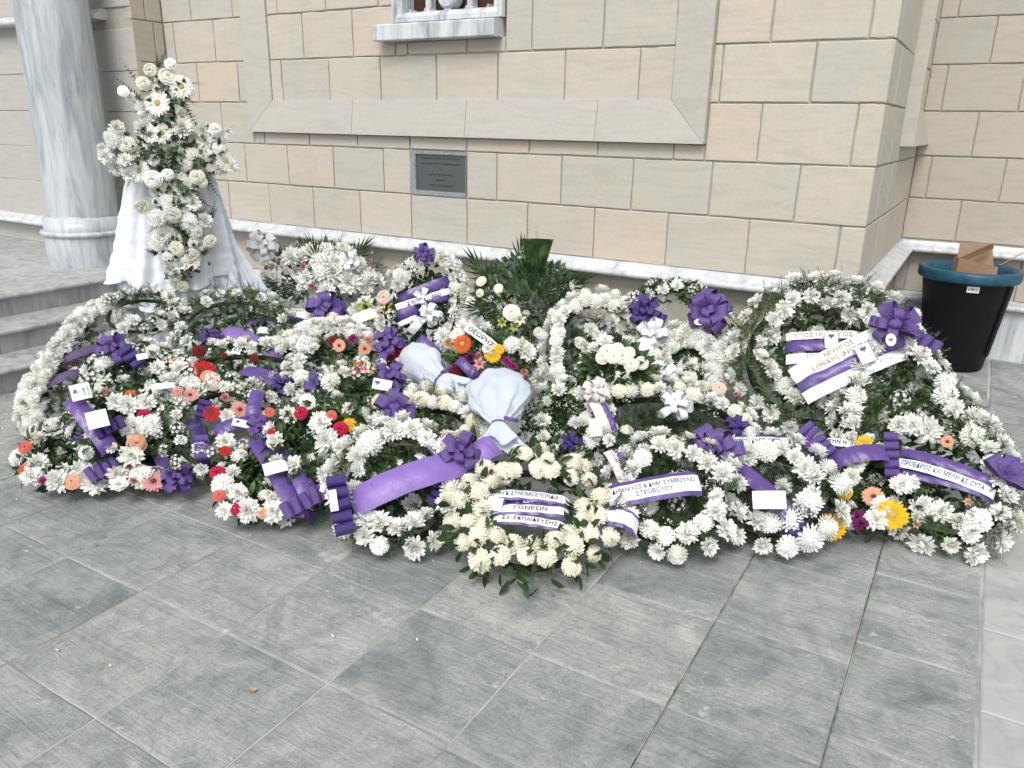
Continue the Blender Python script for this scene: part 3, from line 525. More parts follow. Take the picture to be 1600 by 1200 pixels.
# ---- placement tables (metres): wreaths, sprays, cross
WREATHS={'front': {'C': [-1.2924, 2.3514, 0.1739],
 'n': [0.1959, -0.3564, 0.9135],
 'pts': [[-1.0782, 2.4691, 0.1739], [-1.0967, 2.4966, 0.1886], [-1.12, 2.5204, 0.2029], [-1.1476, 2.5402, 0.2165], [-1.1788, 2.5552, 0.2291], [-1.2127, 2.5653, 0.2403], [-1.2486, 2.5701, 0.2498], [-1.2856, 2.5695, 0.2575], [-1.3228, 2.5635, 0.2632], [-1.3592, 2.5523, 0.2666], [-1.3939, 2.5362, 0.2678], [-1.4262, 2.5155, 0.2666], [-1.4552, 2.4907, 0.2632], [-1.4801, 2.4626, 0.2575], [-1.5005, 2.4317, 0.2498], [-1.5157, 2.3988, 0.2403], [-1.5254, 2.3647, 0.2291], [-1.5294, 2.3304, 0.2165], [-1.5275, 2.2965, 0.2029], [-1.5198, 2.264, 0.1886], [-1.5066, 2.2336, 0.1739], [-1.4881, 2.2062, 0.1592], [-1.4647, 2.1823, 0.1449], [-1.4371, 2.1626, 0.1313], [-1.406, 2.1475, 0.1187], [-1.372, 2.1374, 0.1075], [-1.3361, 2.1326, 0.0979], [-1.2991, 2.1332, 0.0902], [-1.262, 2.1392, 0.0846], [-1.2256, 2.1504, 0.0812], [-1.1908, 2.1666, 0.08], [-1.1585, 2.1873, 0.0812], [-1.1296, 2.212, 0.0846], [-1.1046, 2.2402, 0.0902], [-1.0843, 2.2711, 0.0979], [-1.0691, 2.3039, 0.1075], [-1.0594, 2.338, 0.1187], [-1.0554, 2.3724, 0.1313], [-1.0573, 2.4062, 0.1449], [-1.0649, 2.4387, 0.1592]],
 'r': 0.08, 'sash': [{'a': [-1.4809, 2.3174, 0.2339],
 'b': [-1.1811, 2.4595, 0.2251],
 'w': 0.0545, 'col': 'P', 'band': 'W', 'text': ['ΠΑΓΚ ΣΥΝΟΜΟΣΠΟΝΔΙΑ'],
 'tcol': 'ink', 'sag': 0.004, 'th': 0.75}, {'a': [-1.3993, 2.3387, 0.2138],
 'b': [-1.202, 2.4468, 0.2136],
 'w': 0.0541, 'col': 'D', 'band': None, 'text': ['ΕΡΓ'],
 'tcol': 'white', 'sag': 0.002, 'th': 0.8}, {'a': [-1.4174, 2.2644, 0.2051],
 'b': [-1.1545, 2.4088, 0.205],
 'w': 0.0526, 'col': 'P', 'band': 'W', 'text': ['ΓΟΝΕΩΝ'],
 'tcol': 'ink', 'sag': 0.004, 'th': 0.75}, {'a': [-1.3965, 2.2409, 0.186],
 'b': [-1.1353, 2.3524, 0.1734],
 'w': 0.0513, 'col': 'P', 'band': 'W', 'text': ['ΣΧ. ΕΚΠΑΙΔΕΥΣΗΣ'],
 'tcol': 'ink', 'sag': 0.004, 'th': 0.75}, {'a': [-1.0558, 2.4581, 0.1976],
 'b': [-0.9053, 2.4966, 0.1804],
 'w': 0.0922, 'col': 'P', 'band': 'W', 'text': [],
 'tcol': 'ink', 'sag': 0.03, 'th': 0.6}],
 'bow': [],
 'card': [{'c': [-1.4069, 2.2707, 0.2217],
 'w': 0.059, 'h': 0.0541, 'ang': -12.0, 'kind': 'lined', 'text': [],
 'tilt': 0.5}],
 'feat': []}, 'sash2': {'C': [-1.8225, 2.2246, 0.208],
 'n': [0.3902, -0.4762, 0.788],
 'pts': [[-1.6581, 2.3593, 0.208], [-1.6777, 2.379, 0.2296], [-1.7008, 2.3949, 0.2506], [-1.7269, 2.4066, 0.2706], [-1.7553, 2.4138, 0.2891], [-1.7854, 2.4164, 0.3055], [-1.8164, 2.4143, 0.3196], [-1.8476, 2.4074, 0.3309], [-1.8782, 2.3961, 0.3392], [-1.9073, 2.3806, 0.3442], [-1.9344, 2.3612, 0.3459], [-1.9588, 2.3384, 0.3442], [-1.9798, 2.3129, 0.3392], [-1.9969, 2.2851, 0.3309], [-2.0097, 2.2559, 0.3196], [-2.0179, 2.2259, 0.3055], [-2.0213, 2.1959, 0.2891], [-2.0198, 2.1666, 0.2706], [-2.0135, 2.1387, 0.2506], [-2.0024, 2.1129, 0.2296], [-1.9869, 2.0899, 0.208], [-1.9674, 2.0702, 0.1864], [-1.9443, 2.0543, 0.1653], [-1.9182, 2.0426, 0.1453], [-1.8897, 2.0353, 0.1269], [-1.8596, 2.0328, 0.1104], [-1.8286, 2.0349, 0.0963], [-1.7974, 2.0417, 0.085], [-1.7669, 2.053, 0.0768], [-1.7377, 2.0686, 0.0717], [-1.7106, 2.088, 0.07], [-1.6863, 2.1107, 0.0717], [-1.6653, 2.1363, 0.0768], [-1.6482, 2.164, 0.085], [-1.6354, 2.1932, 0.0963], [-1.6271, 2.2232, 0.1104], [-1.6237, 2.2532, 0.1269], [-1.6252, 2.2826, 0.1453], [-1.6316, 2.3105, 0.1653], [-1.6426, 2.3362, 0.1864]],
 'r': 0.07, 'sash': [{'a': [-1.8715, 1.9777, 0.2353],
 'b': [-1.574, 2.385, 0.3342],
 'w': 0.1217, 'col': 'L', 'band': None, 'text': [],
 'tcol': 'navy', 'sag': 0.05, 'th': 0.6}, {'a': [-1.5871, 2.3723, 0.333],
 'b': [-1.5298, 2.4884, 0.3748],
 'w': 0.1015, 'col': 'L', 'band': None, 'text': [],
 'tcol': 'navy', 'sag': 0.02, 'th': 0.6}, {'a': [-1.8277, 2.3952, 0.339],
 'b': [-1.6608, 2.3879, 0.252],
 'w': 0.0457, 'col': 'D', 'band': 'W', 'text': ['ΟΙΚΟΓΕΝΕΙΑ'],
 'tcol': 'ink', 'sag': 0.0, 'th': 0.6}, {'a': [-1.851, 2.3587, 0.3031],
 'b': [-1.7117, 2.3461, 0.2266],
 'w': 0.0449, 'col': 'D', 'band': 'W', 'text': ['ΣΙΚΟΥ'],
 'tcol': 'ink', 'sag': 0.0, 'th': 0.6}],
 'bow': [{'c': [-1.89, 1.9404, 0.2219],
 'r': 0.0534, 'col': 'D', 'kind': 'chain', 'dir': [0.6232, -0.4934, -0.6068],
 'n': 5, 'L': 0.2305}, {'c': [-1.6248, 2.3594, 0.3566],
 'r': 0.0822, 'col': 'P', 'kind': 'pom', 'dir': [0.797, 0.6032, -0.0301],
 'n': 6, 'L': 0.0}, {'c': [-1.6496, 2.2596, 0.2069],
 'r': 0.051, 'col': 'D', 'kind': 'chain', 'dir': [-0.0322, 0.8483, 0.5286],
 'n': 4, 'L': 0.1275}],
 'card': [{'c': [-1.8869, 1.9022, 0.2608],
 'w': 0.0287, 'h': 0.0812, 'ang': 12.0, 'kind': 'plain', 'text': [],
 'tilt': 0.5}],
 'feat': []}, 'colour3': {'C': [-2.4067, 2.088, 0.1335],
 'n': [0.3072, -0.2665, 0.9135],
 'pts': [[-2.2919, 2.2203, 0.1335], [-2.3101, 2.2333, 0.1434], [-2.3308, 2.2428, 0.1531], [-2.3533, 2.2484, 0.1623], [-2.3771, 2.25, 0.1708], [-2.4017, 2.2477, 0.1784], [-2.4264, 2.2414, 0.1849], [-2.4505, 2.2314, 0.1901], [-2.4737, 2.2178, 0.1939], [-2.4951, 2.201, 0.1962], [-2.5144, 2.1815, 0.197], [-2.531, 2.1596, 0.1962], [-2.5446, 2.136, 0.1939], [-2.5548, 2.1112, 0.1901], [-2.5613, 2.0859, 0.1849], [-2.564, 2.0605, 0.1784], [-2.5629, 2.0359, 0.1708], [-2.5579, 2.0125, 0.1623], [-2.5492, 1.9911, 0.1531], [-2.5369, 1.9719, 0.1434], [-2.5215, 1.9557, 0.1335], [-2.5032, 1.9427, 0.1236], [-2.4826, 1.9333, 0.1139], [-2.4601, 1.9277, 0.1047], [-2.4362, 1.926, 0.0962], [-2.4117, 1.9284, 0.0886], [-2.387, 1.9346, 0.0821], [-2.3628, 1.9447, 0.0769], [-2.3397, 1.9582, 0.0731], [-2.3182, 1.975, 0.0708], [-2.2989, 1.9945, 0.07], [-2.2823, 2.0164, 0.0708], [-2.2687, 2.04, 0.0731], [-2.2586, 2.0648, 0.0769], [-2.252, 2.0902, 0.0821], [-2.2493, 2.1155, 0.0886], [-2.2505, 2.1401, 0.0962], [-2.2555, 2.1635, 0.1047], [-2.2642, 2.185, 0.1139], [-2.2764, 2.2041, 0.1236]],
 'r': 0.07, 'sash': [{'a': [-2.5535, 2.1253, 0.3032],
 'b': [-2.1638, 1.9693, 0.1267],
 'w': 0.0817, 'col': 'P', 'band': None, 'text': [],
 'tcol': 'navy', 'sag': 0.02, 'th': 0.6}, {'a': [-2.5049, 2.1623, 0.3196],
 'b': [-2.1226, 2.0297, 0.1523],
 'w': 0.0793, 'col': 'P', 'band': None, 'text': [],
 'tcol': 'navy', 'sag': 0.02, 'th': 0.6}, {'a': [-2.2115, 1.9869, 0.0822],
 'b': [-2.1311, 2.0309, 0.068],
 'w': 0.0522, 'col': 'P', 'band': None, 'text': [],
 'tcol': 'navy', 'sag': 0.02, 'th': 0.6}],
 'bow': [{'c': [-2.1056, 1.9709, 0.1623],
 'r': 0.051, 'col': 'P', 'kind': 'chain', 'dir': [0.3292, 0.9305, 0.1608],
 'n': 5, 'L': 0.1988}, {'c': [-2.5291, 2.1425, 0.3329],
 'r': 0.0614, 'col': 'P', 'kind': 'pom', 'dir': [0.7461, 0.6633, -0.0574],
 'n': 7, 'L': 0.0}],
 'card': [{'c': [-2.3066, 2.0072, 0.2514],
 'w': 0.0947, 'h': 0.0526, 'ang': 22.0, 'kind': 'plain', 'text': [],
 'tilt': 0.5}],
 'feat': [([-2.6065, 2.0053, 0.2494],
 'rose_red', 0.0302), ([-2.545, 1.9087, 0.2005],
 'rose_crimson', 0.0401), ([-2.454, 1.8372, 0.1491],
 'rose_coral', 0.0312), ([-2.3502, 1.8382, 0.1144],
 'rose_crimson', 0.0385), ([-2.2702, 1.8902, 0.1027],
 'rose_peach', 0.0283), ([-2.6479, 2.0428, 0.2742],
 'mum', 0.0445), ([-2.4889, 1.8852, 0.1748],
 'mum', 0.0449), ([-2.3875, 1.8067, 0.1178],
 'mum', 0.041), ([-2.3202, 1.8635, 0.1117],
 'mum', 0.0515), ([-2.2667, 1.9563, 0.1208],
 'mum', 0.0575), ([-2.2404, 1.9231, 0.1023],
 'mum', 0.0465), ([-2.413, 1.8965, 0.1526],
 'mum', 0.042)]}, 'green4': {'C': [-2.2895, 2.2461, 0.2795],
 'n': [0.4588, -0.4501, 0.766],
 'pts': [[-2.1725, 2.3654, 0.2795], [-2.1892, 2.3789, 0.2974], [-2.2083, 2.3891, 0.3149], [-2.2295, 2.3958, 0.3315], [-2.2521, 2.3988, 0.3468], [-2.2757, 2.398, 0.3605], [-2.2995, 2.3935, 0.3721], [-2.3232, 2.3854, 0.3815], [-2.346, 2.3739, 0.3884], [-2.3674, 2.3592, 0.3926], [-2.3869, 2.3417, 0.394], [-2.404, 2.3218, 0.3926], [-2.4183, 2.3001, 0.3884], [-2.4294, 2.2771, 0.3815], [-2.4371, 2.2533, 0.3721], [-2.4412, 2.2293, 0.3605], [-2.4415, 2.2058, 0.3468], [-2.438, 2.1832, 0.3315], [-2.4309, 2.1622, 0.3149], [-2.4203, 2.1433, 0.2974], [-2.4065, 2.1268, 0.2795], [-2.3899, 2.1134, 0.2616], [-2.3707, 2.1031, 0.2441], [-2.3496, 2.0964, 0.2275], [-2.3269, 2.0934, 0.2122], [-2.3034, 2.0942, 0.1985], [-2.2795, 2.0987, 0.1869], [-2.2559, 2.1068, 0.1775], [-2.233, 2.1184, 0.1706], [-2.2116, 2.1331, 0.1664], [-2.1921, 2.1506, 0.165], [-2.175, 2.1704, 0.1664], [-2.1607, 2.1921, 0.1706], [-2.1496, 2.2151, 0.1775], [-2.1419, 2.2389, 0.1869], [-2.1379, 2.2629, 0.1985], [-2.1376, 2.2865, 0.2122], [-2.141, 2.309, 0.2275], [-2.1481, 2.33, 0.2441], [-2.1587, 2.349, 0.2616]],
 'r': 0.065, 'sash': [],
 'bow': [],
 'card': [],
 'feat': [([-2.3747, 2.2315, 0.4025],
 'rose_crimson', 0.036), ([-2.2719, 2.3103, 0.3873],
 'rose_coral', 0.0279), ([-2.4732, 2.1467, 0.4117],
 'rose_coral', 0.0247), ([-2.4162, 2.0982, 0.3491],
 'rose_red', 0.0217), ([-2.2105, 2.2966, 0.3425],
 'rose_crimson', 0.0387), ([-2.154, 2.2546, 0.2839],
 'rose_peach', 0.0355), ([-2.135, 2.1791, 0.2282],
 'rose_crimson', 0.0188), ([-2.1931, 2.3347, 0.3544],
 'gerbera_yellow', 0.0334), ([-2.3843, 2.2825, 0.4383],
 'daisy_white', 0.0504), ([-2.2921, 2.2596, 0.3696],
 'mum', 0.0498), ([-2.2282, 2.2268, 0.312],
 'mum', 0.0546), ([-2.1506, 2.1295, 0.2084],
 'mum', 0.0479), ([-2.1056, 2.1807, 0.2115],
 'mum', 0.0536), ([-2.136, 2.2208, 0.2533],
 'mum', 0.0541)]}, 'left5': {'C': [-3.372, 1.7937, 0.1359],
 'n': [0.3591, -0.191, 0.9135],
 'pts': [[-3.292, 1.9441, 0.1359], [-3.3134, 1.9532, 0.1462], [-3.3363, 1.9583, 0.1563], [-3.3601, 1.9593, 0.1658], [-3.3841, 1.9563, 0.1746], [-3.4078, 1.9493, 0.1825], [-3.4307, 1.9384, 0.1892], [-3.4521, 1.924, 0.1946], [-3.4716, 1.9063, 0.1986], [-3.4886, 1.8859, 0.201], [-3.5027, 1.8633, 0.2018], [-3.5136, 1.8389, 0.201], [-3.521, 1.8134, 0.1986], [-3.5248, 1.7874, 0.1946], [-3.5248, 1.7616, 0.1892], [-3.521, 1.7365, 0.1825], [-3.5136, 1.7129, 0.1746], [-3.5026, 1.6913, 0.1658], [-3.4885, 1.6722, 0.1563], [-3.4715, 1.6561, 0.1462], [-3.452, 1.6433, 0.1359], [-3.4306, 1.6343, 0.1256], [-3.4077, 1.6292, 0.1155], [-3.384, 1.6282, 0.106], [-3.3599, 1.6312, 0.0972], [-3.3362, 1.6382, 0.0893], [-3.3133, 1.6491, 0.0826], [-3.2919, 1.6635, 0.0772], [-3.2724, 1.6811, 0.0732], [-3.2554, 1.7015, 0.0708], [-3.2413, 1.7242, 0.07], [-3.2304, 1.7486, 0.0708], [-3.223, 1.7741, 0.0732], [-3.2192, 1.8001, 0.0772], [-3.2193, 1.8259, 0.0826], [-3.223, 1.8509, 0.0893], [-3.2305, 1.8746, 0.0972], [-3.2414, 1.8962, 0.106], [-3.2555, 1.9153, 0.1155], [-3.2725, 1.9314, 0.1256]],
 'r': 0.07, 'sash': [{'a': [-3.4597, 1.8263, 0.2757],
 'b': [-3.1513, 1.7408, 0.1366],
 'w': 0.0714, 'col': 'P', 'band': None, 'text': [],
 'tcol': 'navy', 'sag': 0.02, 'th': 0.6}, {'a': [-3.4627, 1.8944, 0.2692],
 'b': [-3.1441, 1.8383, 0.1323],
 'w': 0.067, 'col': 'P', 'band': None, 'text': [],
 'tcol': 'navy', 'sag': 0.02, 'th': 0.6}],
 'bow': [{'c': [-3.0681, 1.7676, 0.1533],
 'r': 0.0504, 'col': 'P', 'kind': 'chain', 'dir': [0.2007, 0.9717, 0.1243],
 'n': 6, 'L': 0.2014}],
 'card': [{'c': [-3.2315, 1.7471, 0.2132],
 'w': 0.0963, 'h': 0.0425, 'ang': -22.0, 'kind': 'plain', 'text': [],
 'tilt': 0.5}],
 'feat': [([-3.35, 1.5487, 0.1488],
 'rose_orange', 0.0276), ([-3.2543, 1.5715, 0.116],
 'carnation_magenta', 0.0302), ([-3.1739, 1.6474, 0.1002],
 'rose_peach', 0.0471), ([-3.4559, 1.6215, 0.2057],
 'rose_coral', 0.0312), ([-3.304, 1.553, 0.1316],
 'mum', 0.0495), ([-3.218, 1.6103, 0.1098],
 'mum', 0.0525), ([-3.1573, 1.7104, 0.1069],
 'mum', 0.0617), ([-3.2031, 1.7124, 0.1253],
 'mum', 0.0508), ([-3.3466, 1.6088, 0.16],
 'mum', 0.0504), ([-3.112, 1.7084, 0.0887],
 'mum', 0.0503)]}, 'orange6': {'C': [-3.1621, 1.8801, 0.3018],
 'n': [0.5751, -0.342, 0.7431],
 'pts': [[-3.0985, 1.987, 0.3018], [-3.1153, 1.9951, 0.3185], [-3.1331, 2.0005, 0.3347], [-3.1517, 2.0028, 0.3502], [-3.1706, 2.0022, 0.3645], [-3.1892, 1.9985, 0.3772], [-3.2072, 1.9919, 0.3881], [-3.224, 1.9826, 0.3969], [-3.2394, 1.9707, 0.4033], [-3.2528, 1.9566, 0.4072], [-3.264, 1.9407, 0.4085], [-3.2727, 1.9232, 0.4072], [-3.2786, 1.9047, 0.4033], [-3.2817, 1.8855, 0.3969], [-3.2819, 1.8663, 0.3881], [-3.2791, 1.8474, 0.3772], [-3.2734, 1.8292, 0.3645], [-3.265, 1.8124, 0.3502], [-3.254, 1.7972, 0.3347], [-3.2408, 1.784, 0.3185], [-3.2256, 1.7732, 0.3018], [-3.2089, 1.765, 0.2851], [-3.191, 1.7597, 0.2688], [-3.1724, 1.7573, 0.2533], [-3.1536, 1.758, 0.239], [-3.135, 1.7617, 0.2263], [-3.117, 1.7682, 0.2154], [-3.1001, 1.7776, 0.2066], [-3.0848, 1.7894, 0.2002], [-3.0714, 1.8035, 0.1963], [-3.0602, 1.8195, 0.195], [-3.0515, 1.837, 0.1963], [-3.0455, 1.8555, 0.2002], [-3.0424, 1.8746, 0.2066], [-3.0423, 1.8939, 0.2154], [-3.0451, 1.9128, 0.2263], [-3.0508, 1.9309, 0.239], [-3.0592, 1.9478, 0.2533], [-3.0702, 1.963, 0.2688], [-3.0834, 1.9762, 0.2851]],
 'r': 0.065, 'sash': [{'a': [-3.2738, 1.7512, 0.45],
 'b': [-3.0272, 1.7519, 0.2595],
 'w': 0.0788, 'col': 'P', 'band': None, 'text': [],
 'tcol': 'navy', 'sag': 0.02, 'th': 0.6}],
 'bow': [{'c': [-3.0751, 1.7939, 0.3294],
 'r': 0.0388, 'col': 'D', 'kind': 'chain', 'dir': [0.2475, 0.9386, 0.2404],
 'n': 4, 'L': 0.122}],
 'card': [{'c': [-3.0633, 1.7377, 0.3886],
 'w': 0.0814, 'h': 0.076, 'ang': 22.0, 'kind': 'plain', 'text': [],
 'tilt': 0.5}, {'c': [-3.2095, 1.768, 0.4752],
 'w': 0.0776, 'h': 0.072, 'ang': 22.0, 'kind': 'logo', 'text': [],
 'tilt': 0.5}],
 'feat': [([-3.1551, 1.9546, 0.4137],
 'gerbera_orange', 0.0347), ([-3.0601, 1.9475, 0.337],
 'rose_crimson', 0.0373), ([-2.9995, 1.8546, 0.2473],
 'rose_peach', 0.0477), ([-3.2261, 1.8874, 0.4377],
 'carnation_pink', 0.0315), ([-3.1296, 1.9227, 0.3793],
 'mum', 0.0516), ([-3.0925, 1.9861, 0.3798],
 'mum', 0.0463), ([-3.051, 1.889, 0.303],
 'mum', 0.0567), ([-3.0169, 1.9472, 0.3034],
 'mum', 0.0486), ([-3.0214, 1.8802, 0.276],
 'mum', 0.048), ([-2.9804, 1.8119, 0.2128],
 'mum', 0.0472), ([-3.1692, 1.8961, 0.3977],
 'mum', 0.0486)]}, 'pink7': {'C': [-3.0398, 2.0144, 0.117],
 'n': [0.2576, -0.1707, 0.9511],
 'pts': [[-2.9445, 2.1581, 0.117], [-2.9666, 2.1702, 0.1251], [-2.9904, 2.1784, 0.133], [-3.0155, 2.1826, 0.1406], [-3.0411, 2.1826, 0.1475], [-3.0667, 2.1785, 0.1537], [-3.0917, 2.1704, 0.159], [-3.1154, 2.1584, 0.1633], [-3.1372, 2.1429, 0.1664], [-3.1566, 2.1242, 0.1683], [-3.1732, 2.1028, 0.169], [-3.1864, 2.0792, 0.1683], [-3.1961, 2.054, 0.1664], [-3.2019, 2.0279, 0.1633], [-3.2037, 2.0014, 0.159], [-3.2014, 1.9753, 0.1537], [-3.1952, 1.9501, 0.1475], [-3.1852, 1.9265, 0.1406], [-3.1716, 1.905, 0.133], [-3.1547, 1.8863, 0.1251], [-3.135, 1.8707, 0.117], [-3.113, 1.8586, 0.1088], [-3.0892, 1.8504, 0.1009], [-3.0641, 1.8462, 0.0934], [-3.0385, 1.8462, 0.0864], [-3.0129, 1.8503, 0.0802], [-2.9879, 1.8584, 0.0749], [-2.9642, 1.8704, 0.0707], [-2.9424, 1.8859, 0.0675], [-2.923, 1.9046, 0.0656], [-2.9064, 1.926, 0.065], [-2.8932, 1.9496, 0.0656], [-2.8835, 1.9748, 0.0675], [-2.8777, 2.0009, 0.0707], [-2.8759, 2.0274, 0.0749], [-2.8781, 2.0536, 0.0802], [-2.8844, 2.0788, 0.0864], [-2.8944, 2.1024, 0.0934], [-2.908, 2.1238, 0.1009], [-2.9249, 2.1426, 0.1088]],
 'r': 0.065, 'sash': [{'a': [-3.0565, 1.9851, 0.1688],
 'b': [-2.875, 1.8997, 0.1043],
 'w': 0.0596, 'col': 'P', 'band': None, 'text': [],
 'tcol': 'navy', 'sag': 0.02, 'th': 0.6}],
 'bow': [{'c': [-2.8005, 1.8974, 0.1153],
 'r': 0.0753, 'col': 'P', 'kind': 'pom', 'dir': [0.7357, 0.6728, -0.0785],
 'n': 9, 'L': 0.0}],
 'card': [],
 'feat': [([-2.8817, 1.8352, 0.1069],
 'gerbera_pink', 0.0584), ([-3.0024, 1.8152, 0.136],
 'rose_pink', 0.0337), ([-2.9379, 1.8207, 0.1196],
 'mum', 0.0502), ([-3.0174, 1.7638, 0.1309],
 'mum', 0.0501), ([-2.8605, 2.0012, 0.131],
 'gerbera_white', 0.0547), ([-2.9384, 1.7834, 0.113],
 'carnation_pink', 0.0277), ([-2.9676, 1.7309, 0.1115],
 'mum', 0.0384)]}, 'ribbon8': {'C': [-2.7781, 2.1408, 0.2817],
 'n': [0.4656, -0.3588, 0.809],
 'pts': [[-2.6552, 2.3003, 0.2817], [-2.6766, 2.3137, 0.2999], [-2.7005, 2.3228, 0.3177], [-2.7263, 2.3274, 0.3346], [-2.7534, 2.3274, 0.3502], [-2.7811, 2.3229, 0.3641], [-2.8087, 2.3138, 0.376], [-2.8356, 2.3005, 0.3856], [-2.861, 2.2833, 0.3926], [-2.8845, 2.2625, 0.3969], [-2.9053, 2.2388, 0.3983], [-2.9229, 2.2126, 0.3969], [-2.937, 2.1847, 0.3926], [-2.9472, 2.1557, 0.3856], [-2.9532, 2.1263, 0.376], [-2.9549, 2.0973, 0.3641], [-2.9523, 2.0693, 0.3502], [-2.9453, 2.0431, 0.3346], [-2.9343, 2.0194, 0.3177], [-2.9194, 1.9986, 0.2999], [-2.901, 1.9813, 0.2817], [-2.8796, 1.9679, 0.2634], [-2.8557, 1.9588, 0.2456], [-2.8299, 1.9542, 0.2287], [-2.8028, 1.9541, 0.2131], [-2.7751, 1.9587, 0.1992], [-2.7474, 1.9677, 0.1873], [-2.7206, 1.981, 0.1777], [-2.6951, 1.9983, 0.1707], [-2.6717, 2.019, 0.1664], [-2.6509, 2.0428, 0.165], [-2.6332, 2.0689, 0.1664], [-2.6191, 2.0969, 0.1707], [-2.609, 2.1259, 0.1777], [-2.6029, 2.1553, 0.1873], [-2.6012, 2.1843, 0.1992], [-2.6039, 2.2122, 0.2131], [-2.6108, 2.2384, 0.2287], [-2.6219, 2.2622, 0.2456], [-2.6368, 2.283, 0.2634]],
 'r': 0.065, 'sash': [{'a': [-2.7092, 2.3053, 0.4385],
 'b': [-2.6328, 2.178, 0.3382],
 'w': 0.0623, 'col': 'P', 'band': None, 'text': [],
 'tcol': 'navy', 'sag': 0.03, 'th': 0.6}, {'a': [-2.6272, 2.1838, 0.3375],
 'b': [-2.7049, 2.0375, 0.3173],
 'w': 0.0606, 'col': 'P', 'band': None, 'text': [],
 'tcol': 'navy', 'sag': 0.02, 'th': 0.6}, {'a': [-2.8817, 2.063, 0.3439],
 'b': [-2.7007, 1.9615, 0.1947],
 'w': 0.0627, 'col': 'D', 'band': None, 'text': [],
 'tcol': 'navy', 'sag': 0.02, 'th': 0.6}],
 'bow': [{'c': [-2.8464, 2.0993, 0.3644],
 'r': 0.0403, 'col': 'D', 'kind': 'chain', 'dir': [-0.3935, 0.7348, 0.5524],
 'n': 3, 'L': 0.0863}, {'c': [-2.7222, 1.976, 0.2506],
 'r': 0.0416, 'col': 'P', 'kind': 'chain', 'dir': [0.5963, -0.5483, -0.5863],
 'n': 3, 'L': 0.111}],
 'card': [{'c': [-2.5979, 2.106, 0.348],
 'w': 0.0948, 'h': 0.0362, 'ang': -8.0, 'kind': 'crest', 'text': [],
 'tilt': 0.5}],
 'feat': [([-2.7461, 2.1433, 0.3407],
 'mum', 0.0402), ([-2.7286, 2.2021, 0.3567],
 'gerbera_pink', 0.0464), ([-2.8094, 2.1927, 0.399],
 'carnation_pink', 0.035), ([-2.9664, 2.066, 0.4332],
 'rose_pink', 0.0289), ([-2.803, 2.1048, 0.3563],
 'gerbera_red', 0.043), ([-2.9228, 2.095, 0.4209],
 'gerbera_pink', 0.0405)]}, 'under10': {'C': [-4.0741, 2.6666, 0.5319],
 'n': [0.2862, -0.1873, 0.9397],
 'pts': [[-3.9775, 2.8142, 0.5319], [-3.9992, 2.8258, 0.5409], [-4.0227, 2.8334, 0.5495], [-4.0475, 2.837, 0.5578], [-4.0729, 2.8364, 0.5654], [-4.0984, 2.8315, 0.5722], [-4.1233, 2.8227, 0.578], [-4.1469, 2.8099, 0.5827], [-4.1688, 2.7937, 0.5861], [-4.1883, 2.7743, 0.5882], [-4.2051, 2.7523, 0.5889], [-4.2186, 2.7281, 0.5882], [-4.2285, 2.7025, 0.5861], [-4.2346, 2.6759, 0.5827], [-4.2368, 2.6491, 0.578], [-4.235, 2.6228, 0.5722], [-4.2293, 2.5975, 0.5654], [-4.2197, 2.574, 0.5578], [-4.2065, 2.5527, 0.5495], [-4.19, 2.5342, 0.5409], [-4.1708, 2.519, 0.5319], [-4.1491, 2.5074, 0.523], [-4.1256, 2.4997, 0.5143], [-4.1008, 2.4962, 0.5061], [-4.0754, 2.4968, 0.4985], [-4.0499, 2.5016, 0.4917], [-4.025, 2.5105, 0.4859], [-4.0014, 2.5232, 0.4812], [-3.9795, 2.5395, 0.4778], [-3.96, 2.5589, 0.4757], [-3.9432, 2.5809, 0.475], [-3.9297, 2.605, 0.4757], [-3.9198, 2.6307, 0.4778], [-3.9136, 2.6572, 0.4812], [-3.9114, 2.684, 0.4859], [-3.9133, 2.7104, 0.4917], [-3.919, 2.7356, 0.4985], [-3.9286, 2.7592, 0.5061], [-3.9418, 2.7805, 0.5143], [-3.9582, 2.799, 0.523]],
 'r': 0.055, 'sash': [],
 'bow': [],
 'card': [],
 'feat': []}, 'fern11': {'C': [-3.6642, 2.975, 0.4214],
 'n': [0.4341, -0.3525, 0.829],
 'pts': [[-3.4847, 3.1961, 0.4214], [-3.512, 3.2137, 0.4432], [-3.543, 3.2255, 0.4644], [-3.5771, 3.2311, 0.4846], [-3.6132, 3.2304, 0.5033], [-3.6507, 3.2234, 0.5199], [-3.6884, 3.2103, 0.5341], [-3.7256, 3.1914, 0.5456], [-3.7613, 3.1672, 0.5539], [-3.7945, 3.1382, 0.559], [-3.8246, 3.1052, 0.5607], [-3.8507, 3.069, 0.559], [-3.8722, 3.0305, 0.5539], [-3.8886, 2.9907, 0.5456], [-3.8994, 2.9504, 0.5341], [-3.9045, 2.9108, 0.5199], [-3.9037, 2.8727, 0.5033], [-3.8969, 2.8371, 0.4846], [-3.8844, 2.805, 0.4644], [-3.8665, 2.777, 0.4432], [-3.8437, 2.7539, 0.4214], [-3.8164, 2.7363, 0.3996], [-3.7853, 2.7245, 0.3783], [-3.7513, 2.7189, 0.3581], [-3.7151, 2.7196, 0.3395], [-3.6777, 2.7266, 0.3228], [-3.6399, 2.7397, 0.3086], [-3.6027, 2.7586, 0.2972], [-3.5671, 2.7828, 0.2888], [-3.5338, 2.8118, 0.2837], [-3.5038, 2.8448, 0.282], [-3.4777, 2.8809, 0.2837], [-3.4561, 2.9194, 0.2888], [-3.4398, 2.9593, 0.2972], [-3.4289, 2.9996, 0.3086], [-3.4238, 3.0392, 0.3228], [-3.4247, 3.0773, 0.3395], [-3.4314, 3.1128, 0.3581], [-3.4439, 3.145, 0.3783], [-3.4618, 3.173, 0.3996]],
